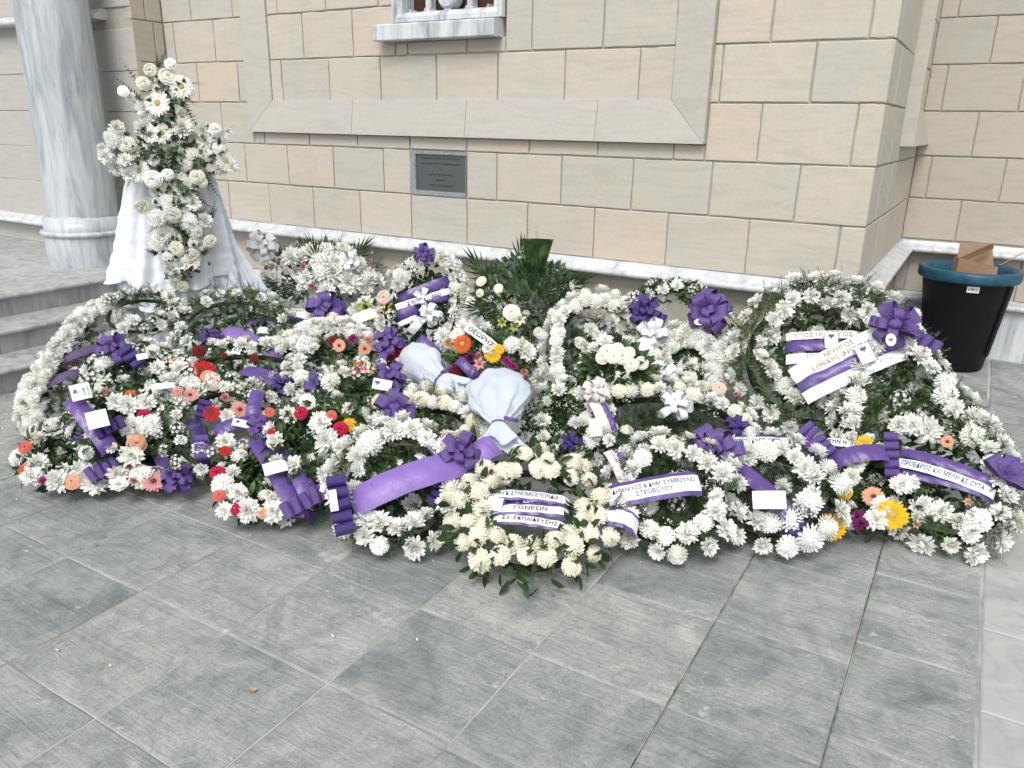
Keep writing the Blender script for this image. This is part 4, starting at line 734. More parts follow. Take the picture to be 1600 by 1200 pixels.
 'r': 0.062, 'sash': [{'a': [-3.7317, 3.1938, 0.5739],
 'b': [-3.5943, 3.256, 0.5284],
 'w': 0.0685, 'col': 'W', 'band': None, 'text': ['ΣΤΗ ΑΓ'],
 'tcol': 'ink', 'sag': 0.0, 'th': 0.75}, {'a': [-3.6403, 3.2137, 0.4983],
 'b': [-3.4605, 3.3859, 0.4774],
 'w': 0.0807, 'col': 'W', 'band': None, 'text': ['ΤΗ ΜΝΗΜΗ', 'ΟΙ ΣΤΟ ΒΑΤΟ'],
 'tcol': 'gold', 'sag': 0.0, 'th': 0.8}, {'a': [-3.6935, 3.0678, 0.4521],
 'b': [-3.4158, 3.3811, 0.4399],
 'w': 0.0685, 'col': 'D', 'band': None, 'text': [],
 'tcol': 'navy', 'sag': 0.02, 'th': 0.6}, {'a': [-3.6413, 3.042, 0.4138],
 'b': [-3.5353, 3.1472, 0.403],
 'w': 0.0514, 'col': 'W', 'band': None, 'text': [],
 'tcol': 'navy', 'sag': 0.02, 'th': 0.6}, {'a': [-3.6644, 2.8846, 0.4554],
 'b': [-3.3232, 3.0107, 0.3304],
 'w': 0.1036, 'col': 'L', 'band': None, 'text': [],
 'tcol': 'navy', 'sag': 0.02, 'th': 0.6}, {'a': [-3.5277, 2.8327, 0.3738],
 'b': [-3.3806, 2.9105, 0.3299],
 'w': 0.0607, 'col': 'W', 'band': None, 'text': ['ΕΠΙΜΕΛ'],
 'tcol': 'navy', 'sag': 0.0, 'th': 0.8}],
 'bow': [{'c': [-3.316, 3.3835, 0.5213],
 'r': 0.1207, 'col': 'P', 'kind': 'pom', 'dir': [0.6822, 0.7296, -0.0471],
 'n': 10, 'L': 0.0}, {'c': [-3.6517, 2.7973, 0.4117],
 'r': 0.0732, 'col': 'D', 'kind': 'pom', 'dir': [0.6907, 0.721, -0.0552],
 'n': 7, 'L': 0.0}],
 'card': [],
 'feat': []}, 'dense12': {'C': [-2.9119, 2.9658, 0.3893],
 'n': [0.3713, -0.3781, 0.848],
 'pts': [[-2.7496, 3.1251, 0.3893], [-2.7694, 3.1412, 0.4052], [-2.7927, 3.1531, 0.4207], [-2.8189, 3.1603, 0.4353], [-2.8474, 3.1627, 0.4489], [-2.8775, 3.1603, 0.461], [-2.9085, 3.153, 0.4713], [-2.9395, 3.1412, 0.4796], [-2.9698, 3.1251, 0.4857], [-2.9988, 3.105, 0.4894], [-3.0256, 3.0815, 0.4907], [-3.0495, 3.0551, 0.4894], [-3.0701, 3.0266, 0.4857], [-3.0868, 2.9965, 0.4796], [-3.0992, 2.9657, 0.4713], [-3.107, 2.9349, 0.461], [-3.11, 2.9049, 0.4489], [-3.1081, 2.8763, 0.4353], [-3.1014, 2.85, 0.4207], [-3.09, 2.8265, 0.4052], [-3.0742, 2.8064, 0.3893], [-3.0544, 2.7903, 0.3735], [-3.0312, 2.7785, 0.358], [-3.0049, 2.7712, 0.3433], [-2.9764, 2.7688, 0.3298], [-2.9463, 2.7713, 0.3177], [-2.9154, 2.7785, 0.3074], [-2.8844, 2.7903, 0.299], [-2.854, 2.8065, 0.293], [-2.8251, 2.8265, 0.2892], [-2.7983, 2.85, 0.288], [-2.7743, 2.8764, 0.2892], [-2.7537, 2.9049, 0.293], [-2.737, 2.935, 0.299], [-2.7246, 2.9658, 0.3074], [-2.7168, 2.9966, 0.3177], [-2.7138, 3.0266, 0.3298], [-2.7157, 3.0552, 0.3433], [-2.7225, 3.0815, 0.358], [-2.7339, 3.105, 0.3735]],
 'r': 0.068, 'sash': [{'a': [-2.971, 3.218, 0.5277],
 'b': [-2.9055, 3.3763, 0.5696],
 'w': 0.079, 'col': 'W', 'band': None, 'text': [],
 'tcol': 'navy', 'sag': 0.02, 'th': 0.6}],
 'bow': [],
 'card': [{'c': [-2.9732, 2.8754, 0.4702],
 'w': 0.1028, 'h': 0.0822, 'ang': -18.0, 'kind': 'text', 'text': ['ΓΕΕΓΙΑ', 'ΙΣΤΙ', 'ΙΑΤΡΟΣ'],
 'tilt': 0.5}],
 'feat': []}, 'dense16': {'C': [-1.7223, 3.8157, 0.4093],
 'n': [0.3242, -0.7182, 0.6157],
 'pts': [[-1.5227, 3.9057, 0.4093], [-1.537, 3.9307, 0.4459], [-1.5558, 3.9529, 0.4817], [-1.5787, 3.9716, 0.5156], [-1.6051, 3.9866, 0.547], [-1.6344, 3.9973, 0.5749], [-1.6659, 4.0036, 0.5988], [-1.6988, 4.0052, 0.618], [-1.7322, 4.0021, 0.6321], [-1.7654, 3.9945, 0.6407], [-1.7976, 3.9825, 0.6435], [-1.8279, 3.9663, 0.6407], [-1.8555, 3.9465, 0.6321], [-1.8799, 3.9234, 0.618], [-1.9005, 3.8977, 0.5988], [-1.9166, 3.8699, 0.5749], [-1.9279, 3.8409, 0.547], [-1.9342, 3.8112, 0.5156], [-1.9353, 3.7816, 0.4817], [-1.9311, 3.7528, 0.4459], [-1.9218, 3.7256, 0.4093], [-1.9076, 3.7006, 0.3726], [-1.8888, 3.6785, 0.3369], [-1.8659, 3.6597, 0.3029], [-1.8394, 3.6447, 0.2716], [-1.8101, 3.634, 0.2436], [-1.7786, 3.6278, 0.2197], [-1.7458, 3.6261, 0.2005], [-1.7123, 3.6292, 0.1865], [-1.6791, 3.6368, 0.1779], [-1.647, 3.6488, 0.175], [-1.6167, 3.665, 0.1779], [-1.589, 3.6848, 0.1865], [-1.5646, 3.7079, 0.2005], [-1.5441, 3.7336, 0.2197], [-1.5279, 3.7614, 0.2436], [-1.5166, 3.7905, 0.2716], [-1.5103, 3.8202, 0.3029], [-1.5092, 3.8498, 0.3369], [-1.5134, 3.8785, 0.3726]],
 'r': 0.075, 'sash': [],
 'bow': [],
 'card': [],
 'feat': []}, 'wall17': {'C': [-1.3362, 4.0063, 0.589],
 'n': [0.289, -0.8666, 0.4067],
 'pts': [[-1.101, 4.0847, 0.589], [-1.1076, 4.0949, 0.6154], [-1.1198, 4.103, 0.6412], [-1.1374, 4.1086, 0.6657], [-1.1599, 4.1117, 0.6883], [-1.1867, 4.1122, 0.7085], [-1.2172, 4.1101, 0.7257], [-1.2506, 4.1055, 0.7395], [-1.2861, 4.0984, 0.7497], [-1.3229, 4.089, 0.7559], [-1.36, 4.0777, 0.7579], [-1.3965, 4.0645, 0.7559], [-1.4315, 4.0499, 0.7497], [-1.4642, 4.0343, 0.7395], [-1.4937, 4.0179, 0.7257], [-1.5193, 4.0013, 0.7085], [-1.5405, 3.9848, 0.6883], [-1.5566, 3.9688, 0.6657], [-1.5673, 3.9537, 0.6412], [-1.5722, 3.94, 0.6154], [-1.5714, 3.9278, 0.589], [-1.5648, 3.9176, 0.5625], [-1.5525, 3.9096, 0.5368], [-1.535, 3.904, 0.5123], [-1.5125, 3.9009, 0.4897], [-1.4857, 3.9003, 0.4695], [-1.4552, 3.9024, 0.4523], [-1.4218, 3.9071, 0.4384], [-1.3862, 3.9142, 0.4283], [-1.3495, 3.9235, 0.4221], [-1.3124, 3.9349, 0.42], [-1.2759, 3.9481, 0.4221], [-1.2409, 3.9627, 0.4283], [-1.2082, 3.9783, 0.4384], [-1.1787, 3.9947, 0.4523], [-1.153, 4.0113, 0.4695], [-1.1319, 4.0278, 0.4897], [-1.1158, 4.0438, 0.5123], [-1.1051, 4.0588, 0.5368], [-1.1001, 4.0726, 0.5625]],
 'r': 0.06, 'sash': [],
 'bow': [{'c': [-1.4782, 3.8988, 0.6575],
 'r': 0.0868, 'col': 'D', 'kind': 'pom', 'dir': [0.938, 0.3413, 0.0607],
 'n': 9, 'L': 0.0}, {'c': [-1.4166, 3.9165, 0.6269],
 'r': 0.0555, 'col': 'D', 'kind': 'chain', 'dir': [0.9057, 0.11, -0.4093],
 'n': 3, 'L': 0.1179}, {'c': [-1.1519, 3.9933, 0.6763],
 'r': 0.1224, 'col': 'P', 'kind': 'pom', 'dir': [0.9379, 0.3414, 0.061],
 'n': 12, 'L': 0.0}],
 'card': [{'c': [-1.1708, 3.9008, 0.64],
 'w': 0.0503, 'h': 0.0336, 'ang': 0.0, 'kind': 'oval', 'text': [],
 'tilt': 0.5}],
 'feat': []}, 'petal19': {'C': [-1.1934, 3.8579, 0.3892],
 'n': [0.209, -0.6755, 0.7071],
 'pts': [[-1.024, 3.9103, 0.3892], [-1.0325, 3.9305, 0.411], [-1.045, 3.9488, 0.4322], [-1.0612, 3.965, 0.4524], [-1.0806, 3.9785, 0.471], [-1.1027, 3.989, 0.4876], [-1.1271, 3.9963, 0.5018], [-1.1532, 4.0002, 0.5133], [-1.1802, 4.0006, 0.5216], [-1.2076, 3.9975, 0.5267], [-1.2346, 3.9909, 0.5284], [-1.2606, 3.9811, 0.5267], [-1.2849, 3.9682, 0.5216], [-1.307, 3.9526, 0.5133], [-1.3263, 3.9347, 0.5018], [-1.3423, 3.9149, 0.4876], [-1.3547, 3.8937, 0.471], [-1.3631, 3.8716, 0.4524], [-1.3673, 3.8492, 0.4322], [-1.3672, 3.8269, 0.411], [-1.3629, 3.8055, 0.3892], [-1.3543, 3.7853, 0.3674], [-1.3418, 3.767, 0.3462], [-1.3257, 3.7508, 0.326], [-1.3063, 3.7373, 0.3074], [-1.2841, 3.7268, 0.2908], [-1.2597, 3.7195, 0.2766], [-1.2337, 3.7156, 0.2652], [-1.2067, 3.7152, 0.2568], [-1.1793, 3.7183, 0.2517], [-1.1523, 3.7249, 0.25], [-1.1263, 3.7347, 0.2517], [-1.102, 3.7476, 0.2568], [-1.0799, 3.7632, 0.2652], [-1.0606, 3.7811, 0.2766], [-1.0445, 3.8009, 0.2908], [-1.0322, 3.8221, 0.3074], [-1.0238, 3.8442, 0.326], [-1.0196, 3.8666, 0.3462], [-1.0197, 3.8889, 0.3674]],
 'r': 0.07, 'sash': [{'a': [-1.406, 3.7954, 0.5337],
 'b': [-1.3921, 3.7355, 0.4724],
 'w': 0.0741, 'col': 'W', 'band': None, 'text': [],
 'tcol': 'navy', 'sag': 0.02, 'th': 0.6}],
 'bow': [{'c': [-1.3969, 3.8228, 0.5572],
 'r': 0.0854, 'col': 'W', 'kind': 'pom', 'dir': [0.9329, 0.3545, 0.0629],
 'n': 7, 'L': 0.0}, {'c': [-1.2711, 3.6783, 0.382],
 'r': 0.0795, 'col': 'W', 'kind': 'pom', 'dir': [0.9296, 0.3616, 0.0708],
 'n': 9, 'L': 0.0}],
 'card': [],
 'feat': []}, 'big20': {'C': [-0.5402, 3.9113, 0.5504],
 'n': [0.1078, -0.7806, 0.6157],
 'pts': [[-0.1935, 3.9591, 0.5504], [-0.2022, 3.9907, 0.5919], [-0.2192, 4.0203, 0.6324], [-0.2441, 4.0472, 0.6708], [-0.2764, 4.0707, 0.7063], [-0.3151, 4.0903, 0.738], [-0.3593, 4.1055, 0.765], [-0.4081, 4.116, 0.7868], [-0.46, 4.1214, 0.8027], [-0.514, 4.1216, 0.8124], [-0.5686, 4.1166, 0.8157], [-0.6225, 4.1066, 0.8124], [-0.6743, 4.0918, 0.8027], [-0.7229, 4.0725, 0.7868], [-0.767, 4.0492, 0.765], [-0.8055, 4.0226, 0.738], [-0.8374, 3.9932, 0.7063], [-0.8621, 3.9618, 0.6708], [-0.8788, 3.9292, 0.6324], [-0.8871, 3.8961, 0.5919], [-0.887, 3.8634, 0.5504], [-0.8783, 3.8318, 0.5088], [-0.8612, 3.8022, 0.4684], [-0.8363, 3.7753, 0.4299], [-0.8041, 3.7518, 0.3944], [-0.7654, 3.7322, 0.3627], [-0.7211, 3.717, 0.3357], [-0.6724, 3.7065, 0.3139], [-0.6204, 3.7011, 0.298], [-0.5664, 3.7009, 0.2883], [-0.5119, 3.7059, 0.285], [-0.458, 3.7159, 0.2883], [-0.4061, 3.7307, 0.298], [-0.3575, 3.75, 0.3139], [-0.3135, 3.7733, 0.3357], [-0.275, 3.7999, 0.3627], [-0.243, 3.8293, 0.3944], [-0.2184, 3.8607, 0.4299], [-0.2017, 3.8933, 0.4684], [-0.1933, 3.9264, 0.5088]],
 'r': 0.095, 'sash': [{'a': [-0.7305, 3.9216, 0.6293],
 'b': [-0.3997, 4.0006, 0.6715],
 'w': 0.0415, 'col': 'W', 'band': None, 'text': ['ΥΠΟΣΤΡΑΤΗΓΟΣ'],
 'tcol': 'gold', 'sag': 0.0, 'th': 0.8}, {'a': [-0.718, 3.889, 0.5857],
 'b': [-0.3871, 3.9626, 0.6211],
 'w': 0.0581, 'col': 'P', 'band': None, 'text': [],
 'tcol': 'navy', 'sag': 0.02, 'th': 0.6}, {'a': [-0.7032, 3.8507, 0.5346],
 'b': [-0.402, 3.9188, 0.5682],
 'w': 0.0542, 'col': 'W', 'band': None, 'text': ['ΣΤΡΑΤΗΓΟΣ', 'ΔΙΟΙΚΗΣΗ'],
 'tcol': 'gold', 'sag': 0.0, 'th': 0.85}, {'a': [-0.6295, 3.6612, 0.5088],
 'b': [-0.2763, 3.891, 0.7383],
 'w': 0.085, 'col': 'W', 'band': None, 'text': ['ΑΡΧΗΓΟΣ', 'ΕΘΝΙΚΗΣ ΦΡΟΥΡΑΣ'],
 'tcol': 'gold', 'sag': 0.01, 'th': 0.8}, {'a': [-0.5909, 3.6406, 0.4678],
 'b': [-0.229, 3.8678, 0.6925],
 'w': 0.0622, 'col': 'P', 'band': None, 'text': [],
 'tcol': 'navy', 'sag': 0.01, 'th': 0.6}, {'a': [-0.5513, 3.6102, 0.4305],
 'b': [-0.1836, 3.8401, 0.6575],
 'w': 0.0612, 'col': 'W', 'band': None, 'text': [],
 'tcol': 'navy', 'sag': 0.01, 'th': 0.6}],
 'bow': [{'c': [-0.2544, 3.8579, 0.7576],
 'r': 0.1055, 'col': 'P', 'kind': 'pom', 'dir': [0.9727, 0.2108, 0.0969],
 'n': 9, 'L': 0.0}, {'c': [-0.1389, 3.9475, 0.6885],
 'r': 0.0504, 'col': 'P', 'kind': 'chain', 'dir': [0.9106, -0.1709, -0.3762],
 'n': 4, 'L': 0.1837}],
 'card': [{'c': [-0.5171, 3.9205, 0.6393],
 'w': 0.0653, 'h': 0.0839, 'ang': -2.0, 'kind': 'crest', 'text': [],
 'tilt': 0.5}, {'c': [-0.3427, 3.7532, 0.6402],
 'w': 0.0702, 'h': 0.0965, 'ang': 20.0, 'kind': 'crest', 'text': [],
 'tilt': 0.5}, {'c': [-0.2452, 3.7085, 0.7289],
 'w': 0.0425, 'h': 0.0567, 'ang': 0.0, 'kind': 'oval', 'text': [],
 'tilt': 0.5}],
 'feat': [([-0.3177, 3.6587, 0.3377],
 'carnation_red', 0.0176)]}, 'gerb22': {'C': [-0.2054, 3.3375, 0.1723],
 'n': [0.0361, -0.5867, 0.809],
 'pts': [[-0.0342, 3.3481, 0.1723], [-0.0377, 3.3699, 0.1883], [-0.0453, 3.391, 0.2039], [-0.0568, 3.4107, 0.2187], [-0.072, 3.4286, 0.2324], [-0.0905, 3.4443, 0.2446], [-0.1118, 3.4574, 0.255], [-0.1354, 3.4675, 0.2634], [-0.1607, 3.4744, 0.2695], [-0.1871, 3.478, 0.2733], [-0.214, 3.478, 0.2745], [-0.2407, 3.4747, 0.2733], [-0.2664, 3.4679, 0.2695], [-0.2907, 3.4579, 0.2634], [-0.3129, 3.445, 0.255], [-0.3325, 3.4294, 0.2446], [-0.3489, 3.4116, 0.2324], [-0.3617, 3.3919, 0.2187], [-0.3708, 3.3709, 0.2039], [-0.3757, 3.3491, 0.1883], [-0.3765, 3.327, 0.1723], [-0.373, 3.3052, 0.1563], [-0.3654, 3.2841, 0.1407], [-0.3539, 3.2644, 0.1258], [-0.3387, 3.2465, 0.1122], [-0.3202, 3.2308, 0.1], [-0.2989, 3.2177, 0.0895], [-0.2753, 3.2076, 0.0811], [-0.25, 3.2007, 0.075], [-0.2236, 3.1971, 0.0713], [-0.1967, 3.1971, 0.07], [-0.17, 3.2004, 0.0713], [-0.1443, 3.2072, 0.075], [-0.12, 3.2172, 0.0811], [-0.0978, 3.2301, 0.0895], [-0.0782, 3.2457, 0.1], [-0.0618, 3.2635, 0.1122], [-0.049, 3.2831, 0.1258], [-0.0399, 3.3041, 0.1407], [-0.035, 3.326, 0.1563]],
 'r': 0.07, 'sash': [{'a': [-0.3536, 3.2291, 0.3103],
 'b': [-0.1571, 3.317, 0.3653],
 'w': 0.0802, 'col': 'P', 'band': None, 'text': [],
 'tcol': 'navy', 'sag': 0.02, 'th': 0.6}, {'a': [-0.4169, 3.3628, 0.3236],
 'b': [-0.2991, 3.3819, 0.3322],
 'w': 0.0396, 'col': 'W', 'band': None, 'text': ['ΤΗΝ Η'],
 'tcol': 'ink', 'sag': 0.02, 'th': 0.6}],
 'bow': [{'c': [-0.4389, 3.2829, 0.3408],
 'r': 0.0708, 'col': 'P', 'kind': 'chain', 'dir': [0.7893, -0.4798, -0.3831],
 'n': 5, 'L': 0.1634}],
 'card': [],
 'feat': [([-0.2948, 3.0215, 0.1016],
 'gerbera_yellow', 0.0613), ([-0.0947, 3.1269, 0.1691],
 'gerbera_yellow', 0.0606), ([-0.1714, 3.1739, 0.2066],
 'gerbera_peach', 0.049), ([-0.2796, 3.159, 0.2006],
 'rose_yellow', 0.0366), ([-0.192, 3.0607, 0.1254],
 'carnation_purple', 0.0456), ([-0.2098, 3.0845, 0.1435],
 'carnation_purple', 0.0357), ([-0.2548, 3.37, 0.3525],
 'gerbera_yellow', 0.0325), ([-0.239, 3.3044, 0.3042],
 'gerbera_yellow', 0.024), ([-0.2653, 3.279, 0.287],
 'mum', 0.048), ([-0.2694, 3.2257, 0.2485],
 'mum', 0.0423), ([-0.2613, 3.0601, 0.1281],
 'mum', 0.0435), ([-0.1455, 3.0932, 0.1469],
 'mum', 0.0481), ([-0.1348, 3.1495, 0.1873],
 'mum', 0.046), ([-0.0799, 3.2439, 0.2533],
 'mum', 0.0412), ([-0.2587, 3.3339, 0.3265],
 'mum', 0.0404)]}, 'bow23': {'C': [-0.5515, 3.0078, 0.1904],
 'n': [0.1008, -0.55, 0.829],
 'pts': [[-0.3476, 3.0452, 0.1904], [-0.3548, 3.0699, 0.2077], [-0.3667, 3.0931, 0.2245], [-0.3832, 3.1142, 0.2405], [-0.4039, 3.1327, 0.2553], [-0.4282, 3.1481, 0.2685], [-0.4555, 3.16, 0.2797], [-0.4852, 3.1682, 0.2888], [-0.5166, 3.1724, 0.2954], [-0.5487, 3.1726, 0.2994], [-0.581, 3.1688, 0.3008], [-0.6125, 3.1609, 0.2994], [-0.6426, 3.1493, 0.2954], [-0.6703, 3.1343, 0.2888], [-0.6952, 3.1161, 0.2797], [-0.7165, 3.0952, 0.2685], [-0.7338, 3.0722, 0.2553], [-0.7465, 3.0476, 0.2405], [-0.7545, 3.022, 0.2245], [-0.7575, 2.9961, 0.2077], [-0.7553, 2.9704, 0.1904], [-0.7482, 2.9457, 0.1731], [-0.7362, 2.9225, 0.1563], [-0.7197, 2.9014, 0.1403], [-0.6991, 2.8829, 0.1255], [-0.6748, 2.8675, 0.1123], [-0.6474, 2.8556, 0.1011], [-0.6177, 2.8474, 0.092], [-0.5864, 2.8431, 0.0854], [-0.5542, 2.8429, 0.0814], [-0.522, 2.8468, 0.08], [-0.4904, 2.8546, 0.0814], [-0.4604, 2.8662, 0.0854], [-0.4326, 2.8813, 0.092], [-0.4078, 2.8995, 0.1011], [-0.3865, 2.9204, 0.1123], [-0.3692, 2.9434, 0.1255], [-0.3564, 2.968, 0.1403], [-0.3485, 2.9936, 0.1563], [-0.3455, 3.0195, 0.1731]],
 'r': 0.08, 'sash': [{'a': [-0.8298, 3.0817, 0.3215],
 'b': [-0.4795, 3.2089, 0.3633],
 'w': 0.0723, 'col': 'P', 'band': 'W', 'text': ['ΕΠΙΧ. ΕΠΙΚΗ ΚΥΠΡΟΥ ΣΥΝΔ'],
 'tcol': 'navy', 'sag': 0.01, 'th': 0.8}, {'a': [-0.6883, 2.9757, 0.3063],
 'b': [-0.398, 2.8467, 0.1854],
 'w': 0.0679, 'col': 'P', 'band': None, 'text': [],
 'tcol': 'navy', 'sag': 0.02, 'th': 0.6}],
 'bow': [{'c': [-0.7662, 2.9576, 0.34],
 'r': 0.1107, 'col': 'P', 'kind': 'pom', 'dir': [0.9389, 0.3284, 0.1036],
 'n': 11, 'L': 0.0}, {'c': [-0.4131, 2.875, 0.1458],
 'r': 0.0548, 'col': 'D', 'kind': 'pom', 'dir': [0.9311, 0.3459, 0.1162],
 'n': 6, 'L': 0.0}, {'c': [-0.3896, 2.9229, 0.1868],
 'r': 0.04, 'col': 'D', 'kind': 'chain', 'dir': [0.7294, 0.6076, 0.3144],
 'n': 2, 'L': 0.065}],
 'card': [{'c': [-0.5054, 2.8186, 0.2523],
 'w': 0.123, 'h': 0.0713, 'ang': -4.0, 'kind': 'plain', 'text': [],
 'tilt': 0.5}, {'c': [-0.807, 2.9067, 0.3715],
 'w': 0.0626, 'h': 0.0391, 'ang': 30.0, 'kind': 'plain', 'text': [],
 'tilt': 0.5}],
 'feat': []}, 'sash24': {'C': [-0.8651, 2.7371, 0.2088],
 'n': [0.2016, -0.638, 0.7431],
 'pts': [[-0.6754, 2.797, 0.2088], [-0.6848, 2.8184, 0.2298], [-0.6986, 2.8378, 0.2502], [-0.7164, 2.8548, 0.2696], [-0.738, 2.8688, 0.2875], [-0.7627, 2.8796, 0.3035], [-0.7898, 2.8869, 0.3171], [-0.8189, 2.8905, 0.3281], [-0.8491, 2.8904, 0.3361], [-0.8796, 2.8864, 0.341], [-0.9098, 2.8788, 0.3427], [-0.939, 2.8677, 0.341], [-0.9662, 2.8533, 0.3361], [-0.991, 2.8361, 0.3281], [-1.0127, 2.8165, 0.3171], [-1.0308, 2.7949, 0.3035], [-1.0448, 2.7719, 0.2875], [-1.0543, 2.748, 0.2696], [-1.0592, 2.7239, 0.2502], [-1.0593, 2.7, 0.2298], [-1.0547, 2.6771, 0.2088], [-1.0453, 2.6557, 0.1879], [-1.0315, 2.6363, 0.1675], [-1.0137, 2.6193, 0.1481], [-0.9921, 2.6053, 0.1302], [-0.9675, 2.5945, 0.1142], [-0.9403, 2.5872, 0.1006], [-0.9112, 2.5836, 0.0896], [-0.881, 2.5838, 0.0815], [-0.8505, 2.5877, 0.0766], [-0.8203, 2.5953, 0.075], [-0.7912, 2.6065, 0.0766], [-0.7639, 2.6208, 0.0815], [-0.7391, 2.638, 0.0896], [-0.7174, 2.6576, 0.1006], [-0.6993, 2.6792, 0.1142], [-0.6853, 2.7022, 0.1302], [-0.6758, 2.7261, 0.1481], [-0.6709, 2.7503, 0.1675], [-0.6708, 2.7741, 0.1879]],
 'r': 0.075, 'sash': [{'a': [-1.1527, 2.7301, 0.3482],
 'b': [-1.0528, 2.6685, 0.2682],
 'w': 0.0396, 'col': 'C', 'band': None, 'text': [],
 'tcol': 'navy', 'sag': 0.02, 'th': 0.6}, {'a': [-1.119, 2.7441, 0.351],
 'b': [-1.0201, 2.6823, 0.2712],
 'w': 0.0211, 'col': 'P', 'band': None, 'text': [],
 'tcol': 'navy', 'sag': 0.02, 'th': 0.6}, {'a': [-1.0578, 2.5472, 0.2327],
 'b': [-0.7545, 2.7297, 0.3071],
 'w': 0.1009, 'col': 'P', 'band': 'W', 'text': ['ΔΗΜΑΡΧΟΣ & ΔΗΜ. ΣΥΜΒΟΥΛΙΟ', 'ΣΤΡΟΒΟΛΟΥ'],
 'tcol': 'navy', 'sag': 0.01, 'th': 0.9}],
 'bow': [],
 'card': [],
 'feat': []}, 'cream25': {'C': [-1.0799, 3.2604, 0.2913],
 'n': [0.1178, -0.3556, 0.9272],
 'pts': [[-0.7642, 3.365, 0.2913], [-0.7774, 3.3917, 0.3032], [-0.798, 3.4152, 0.3148], [-0.8256, 3.4349, 0.3259], [-0.8594, 3.4503, 0.3361], [-0.8987, 3.4611, 0.3452], [-0.9424, 3.4669, 0.353], [-0.9895, 3.4676, 0.3592], [-1.0388, 3.4632, 0.3638], [-1.0892, 3.4538, 0.3666], [-1.1393, 3.4396, 0.3675], [-1.1879, 3.4211, 0.3666], [-1.2339, 3.3985, 0.3638], [-1.2761, 3.3726, 0.3592], [-1.3135, 3.3439, 0.353], [-1.3451, 3.3132, 0.3452], [-1.3702, 3.2812, 0.3361], [-1.3882, 3.2486, 0.3259], [-1.3985, 3.2163, 0.3148], [-1.401, 3.1852, 0.3032], [-1.3956, 3.1559, 0.2913], [-1.3824, 3.1291, 0.2793], [-1.3618, 3.1056, 0.2677], [-1.3343, 3.0859, 0.2566], [-1.3004, 3.0705, 0.2464], [-1.2612, 3.0598, 0.2373], [-1.2175, 3.054, 0.2296], [-1.1704, 3.0533, 0.2233], [-1.121, 3.0577, 0.2187], [-1.0707, 3.0671, 0.2159], [-1.0206, 3.0812, 0.215], [-0.9719, 3.0998, 0.2159], [-0.9259, 3.1223, 0.2187], [-0.8837, 3.1482, 0.2233], [-0.8463, 3.1769, 0.2296], [-0.8147, 3.2076, 0.2373], [-0.7896, 3.2397, 0.2464], [-0.7717, 3.2722, 0.2566], [-0.7613, 3.3045, 0.2677], [-0.7588, 3.3357, 0.2793]],
 'r': 0.075, 'sash': [],
 'bow': [{'c': [-1.0384, 3.23, 0.4037],
 'r': 0.0757, 'col': 'W', 'kind': 'pom', 'dir': [0.9009, 0.431, 0.0509],
 'n': 6, 'L': 0.0}, {'c': [-0.7577, 3.2472, 0.3531],
 'r': 0.0621, 'col': 'D', 'kind': 'pom', 'dir': [0.8992, 0.4343, 0.0524],
 'n': 7, 'L': 0.0}],
 'card': [],
 'feat': [([-0.9199, 3.4846, 0.4338],
 'rose_blush', 0.0363), ([-0.8373, 3.4859, 0.4238],
 'carnation_pink', 0.021)]}, 'cream27': {'C': [-1.9914, 2.597, 0.2689],
 'n': [0.2475, -0.3228, 0.9135],
 'pts': [[-1.8101, 2.736, 0.2689], [-1.8281, 2.7549, 0.2805], [-1.8501, 2.7699, 0.2917], [-1.8757, 2.7807, 0.3024], [-1.904, 2.7869, 0.3123], [-1.9346, 2.7884, 0.3211], [-1.9665, 2.7853, 0.3287], [-1.999, 2.7775, 0.3347], [-2.0314, 2.7652, 0.3392], [-2.0628, 2.7488, 0.3419], [-2.0924, 2.7287, 0.3428], [-2.1195, 2.7053, 0.3419], [-2.1434, 2.6793, 0.3392], [-2.1637, 2.6512, 0.3347], [-2.1796, 2.6218, 0.3287], [-2.191, 2.5918, 0.3211], [-2.1974, 2.5619, 0.3123], [-2.1988, 2.5329, 0.3024], [-2.195, 2.5055, 0.2917], [-2.1863, 2.4803, 0.2805], [-2.1727, 2.458, 0.2689], [-2.1547, 2.4391, 0.2573], [-2.1326, 2.4241, 0.2461], [-2.1071, 2.4133, 0.2353], [-2.0787, 2.4071, 0.2255], [-2.0482, 2.4056, 0.2166], [-2.0162, 2.4087, 0.2091], [-1.9837, 2.4165, 0.2031], [-1.9514, 2.4288, 0.1986], [-1.92, 2.4452, 0.1959], [-1.8904, 2.4653, 0.195], [-1.8633, 2.4887, 0.1959], [-1.8393, 2.5147, 0.1986], [-1.8191, 2.5428, 0.2031], [-1.8031, 2.5722, 0.2091], [-1.7918, 2.6022, 0.2166], [-1.7853, 2.6321, 0.2255], [-1.784, 2.6611, 0.2353], [-1.7877, 2.6885, 0.2461], [-1.7965, 2.7137, 0.2573]],
 'r': 0.075, 'sash': [{'a': [-2.1318, 2.4832, 0.3434],
 'b': [-2.1577, 2.2986, 0.2852],
 'w': 0.0875, 'col': 'P', 'band': 'W', 'text': ['ΓΕΝΙΚΟ'],
 'tcol': 'ink', 'sag': 0.0, 'th': 0.8}],
 'bow': [{'c': [-2.0668, 2.4953, 0.3957],
 'r': 0.0961, 'col': 'P', 'kind': 'pom', 'dir': [0.8124, 0.583, -0.0141],
 'n': 7, 'L': 0.0}, {'c': [-2.0133, 2.4591, 0.3794],
 'r': 0.0501, 'col': 'P', 'kind': 'chain', 'dir': [0.8131, 0.582, -0.0147],
 'n': 4, 'L': 0.1393}],
 'card': [],
 'feat': []}, 'white28': {'C': [-2.3514, 2.6113, 0.3531],
 'n': [0.3742, -0.4155, 0.829],
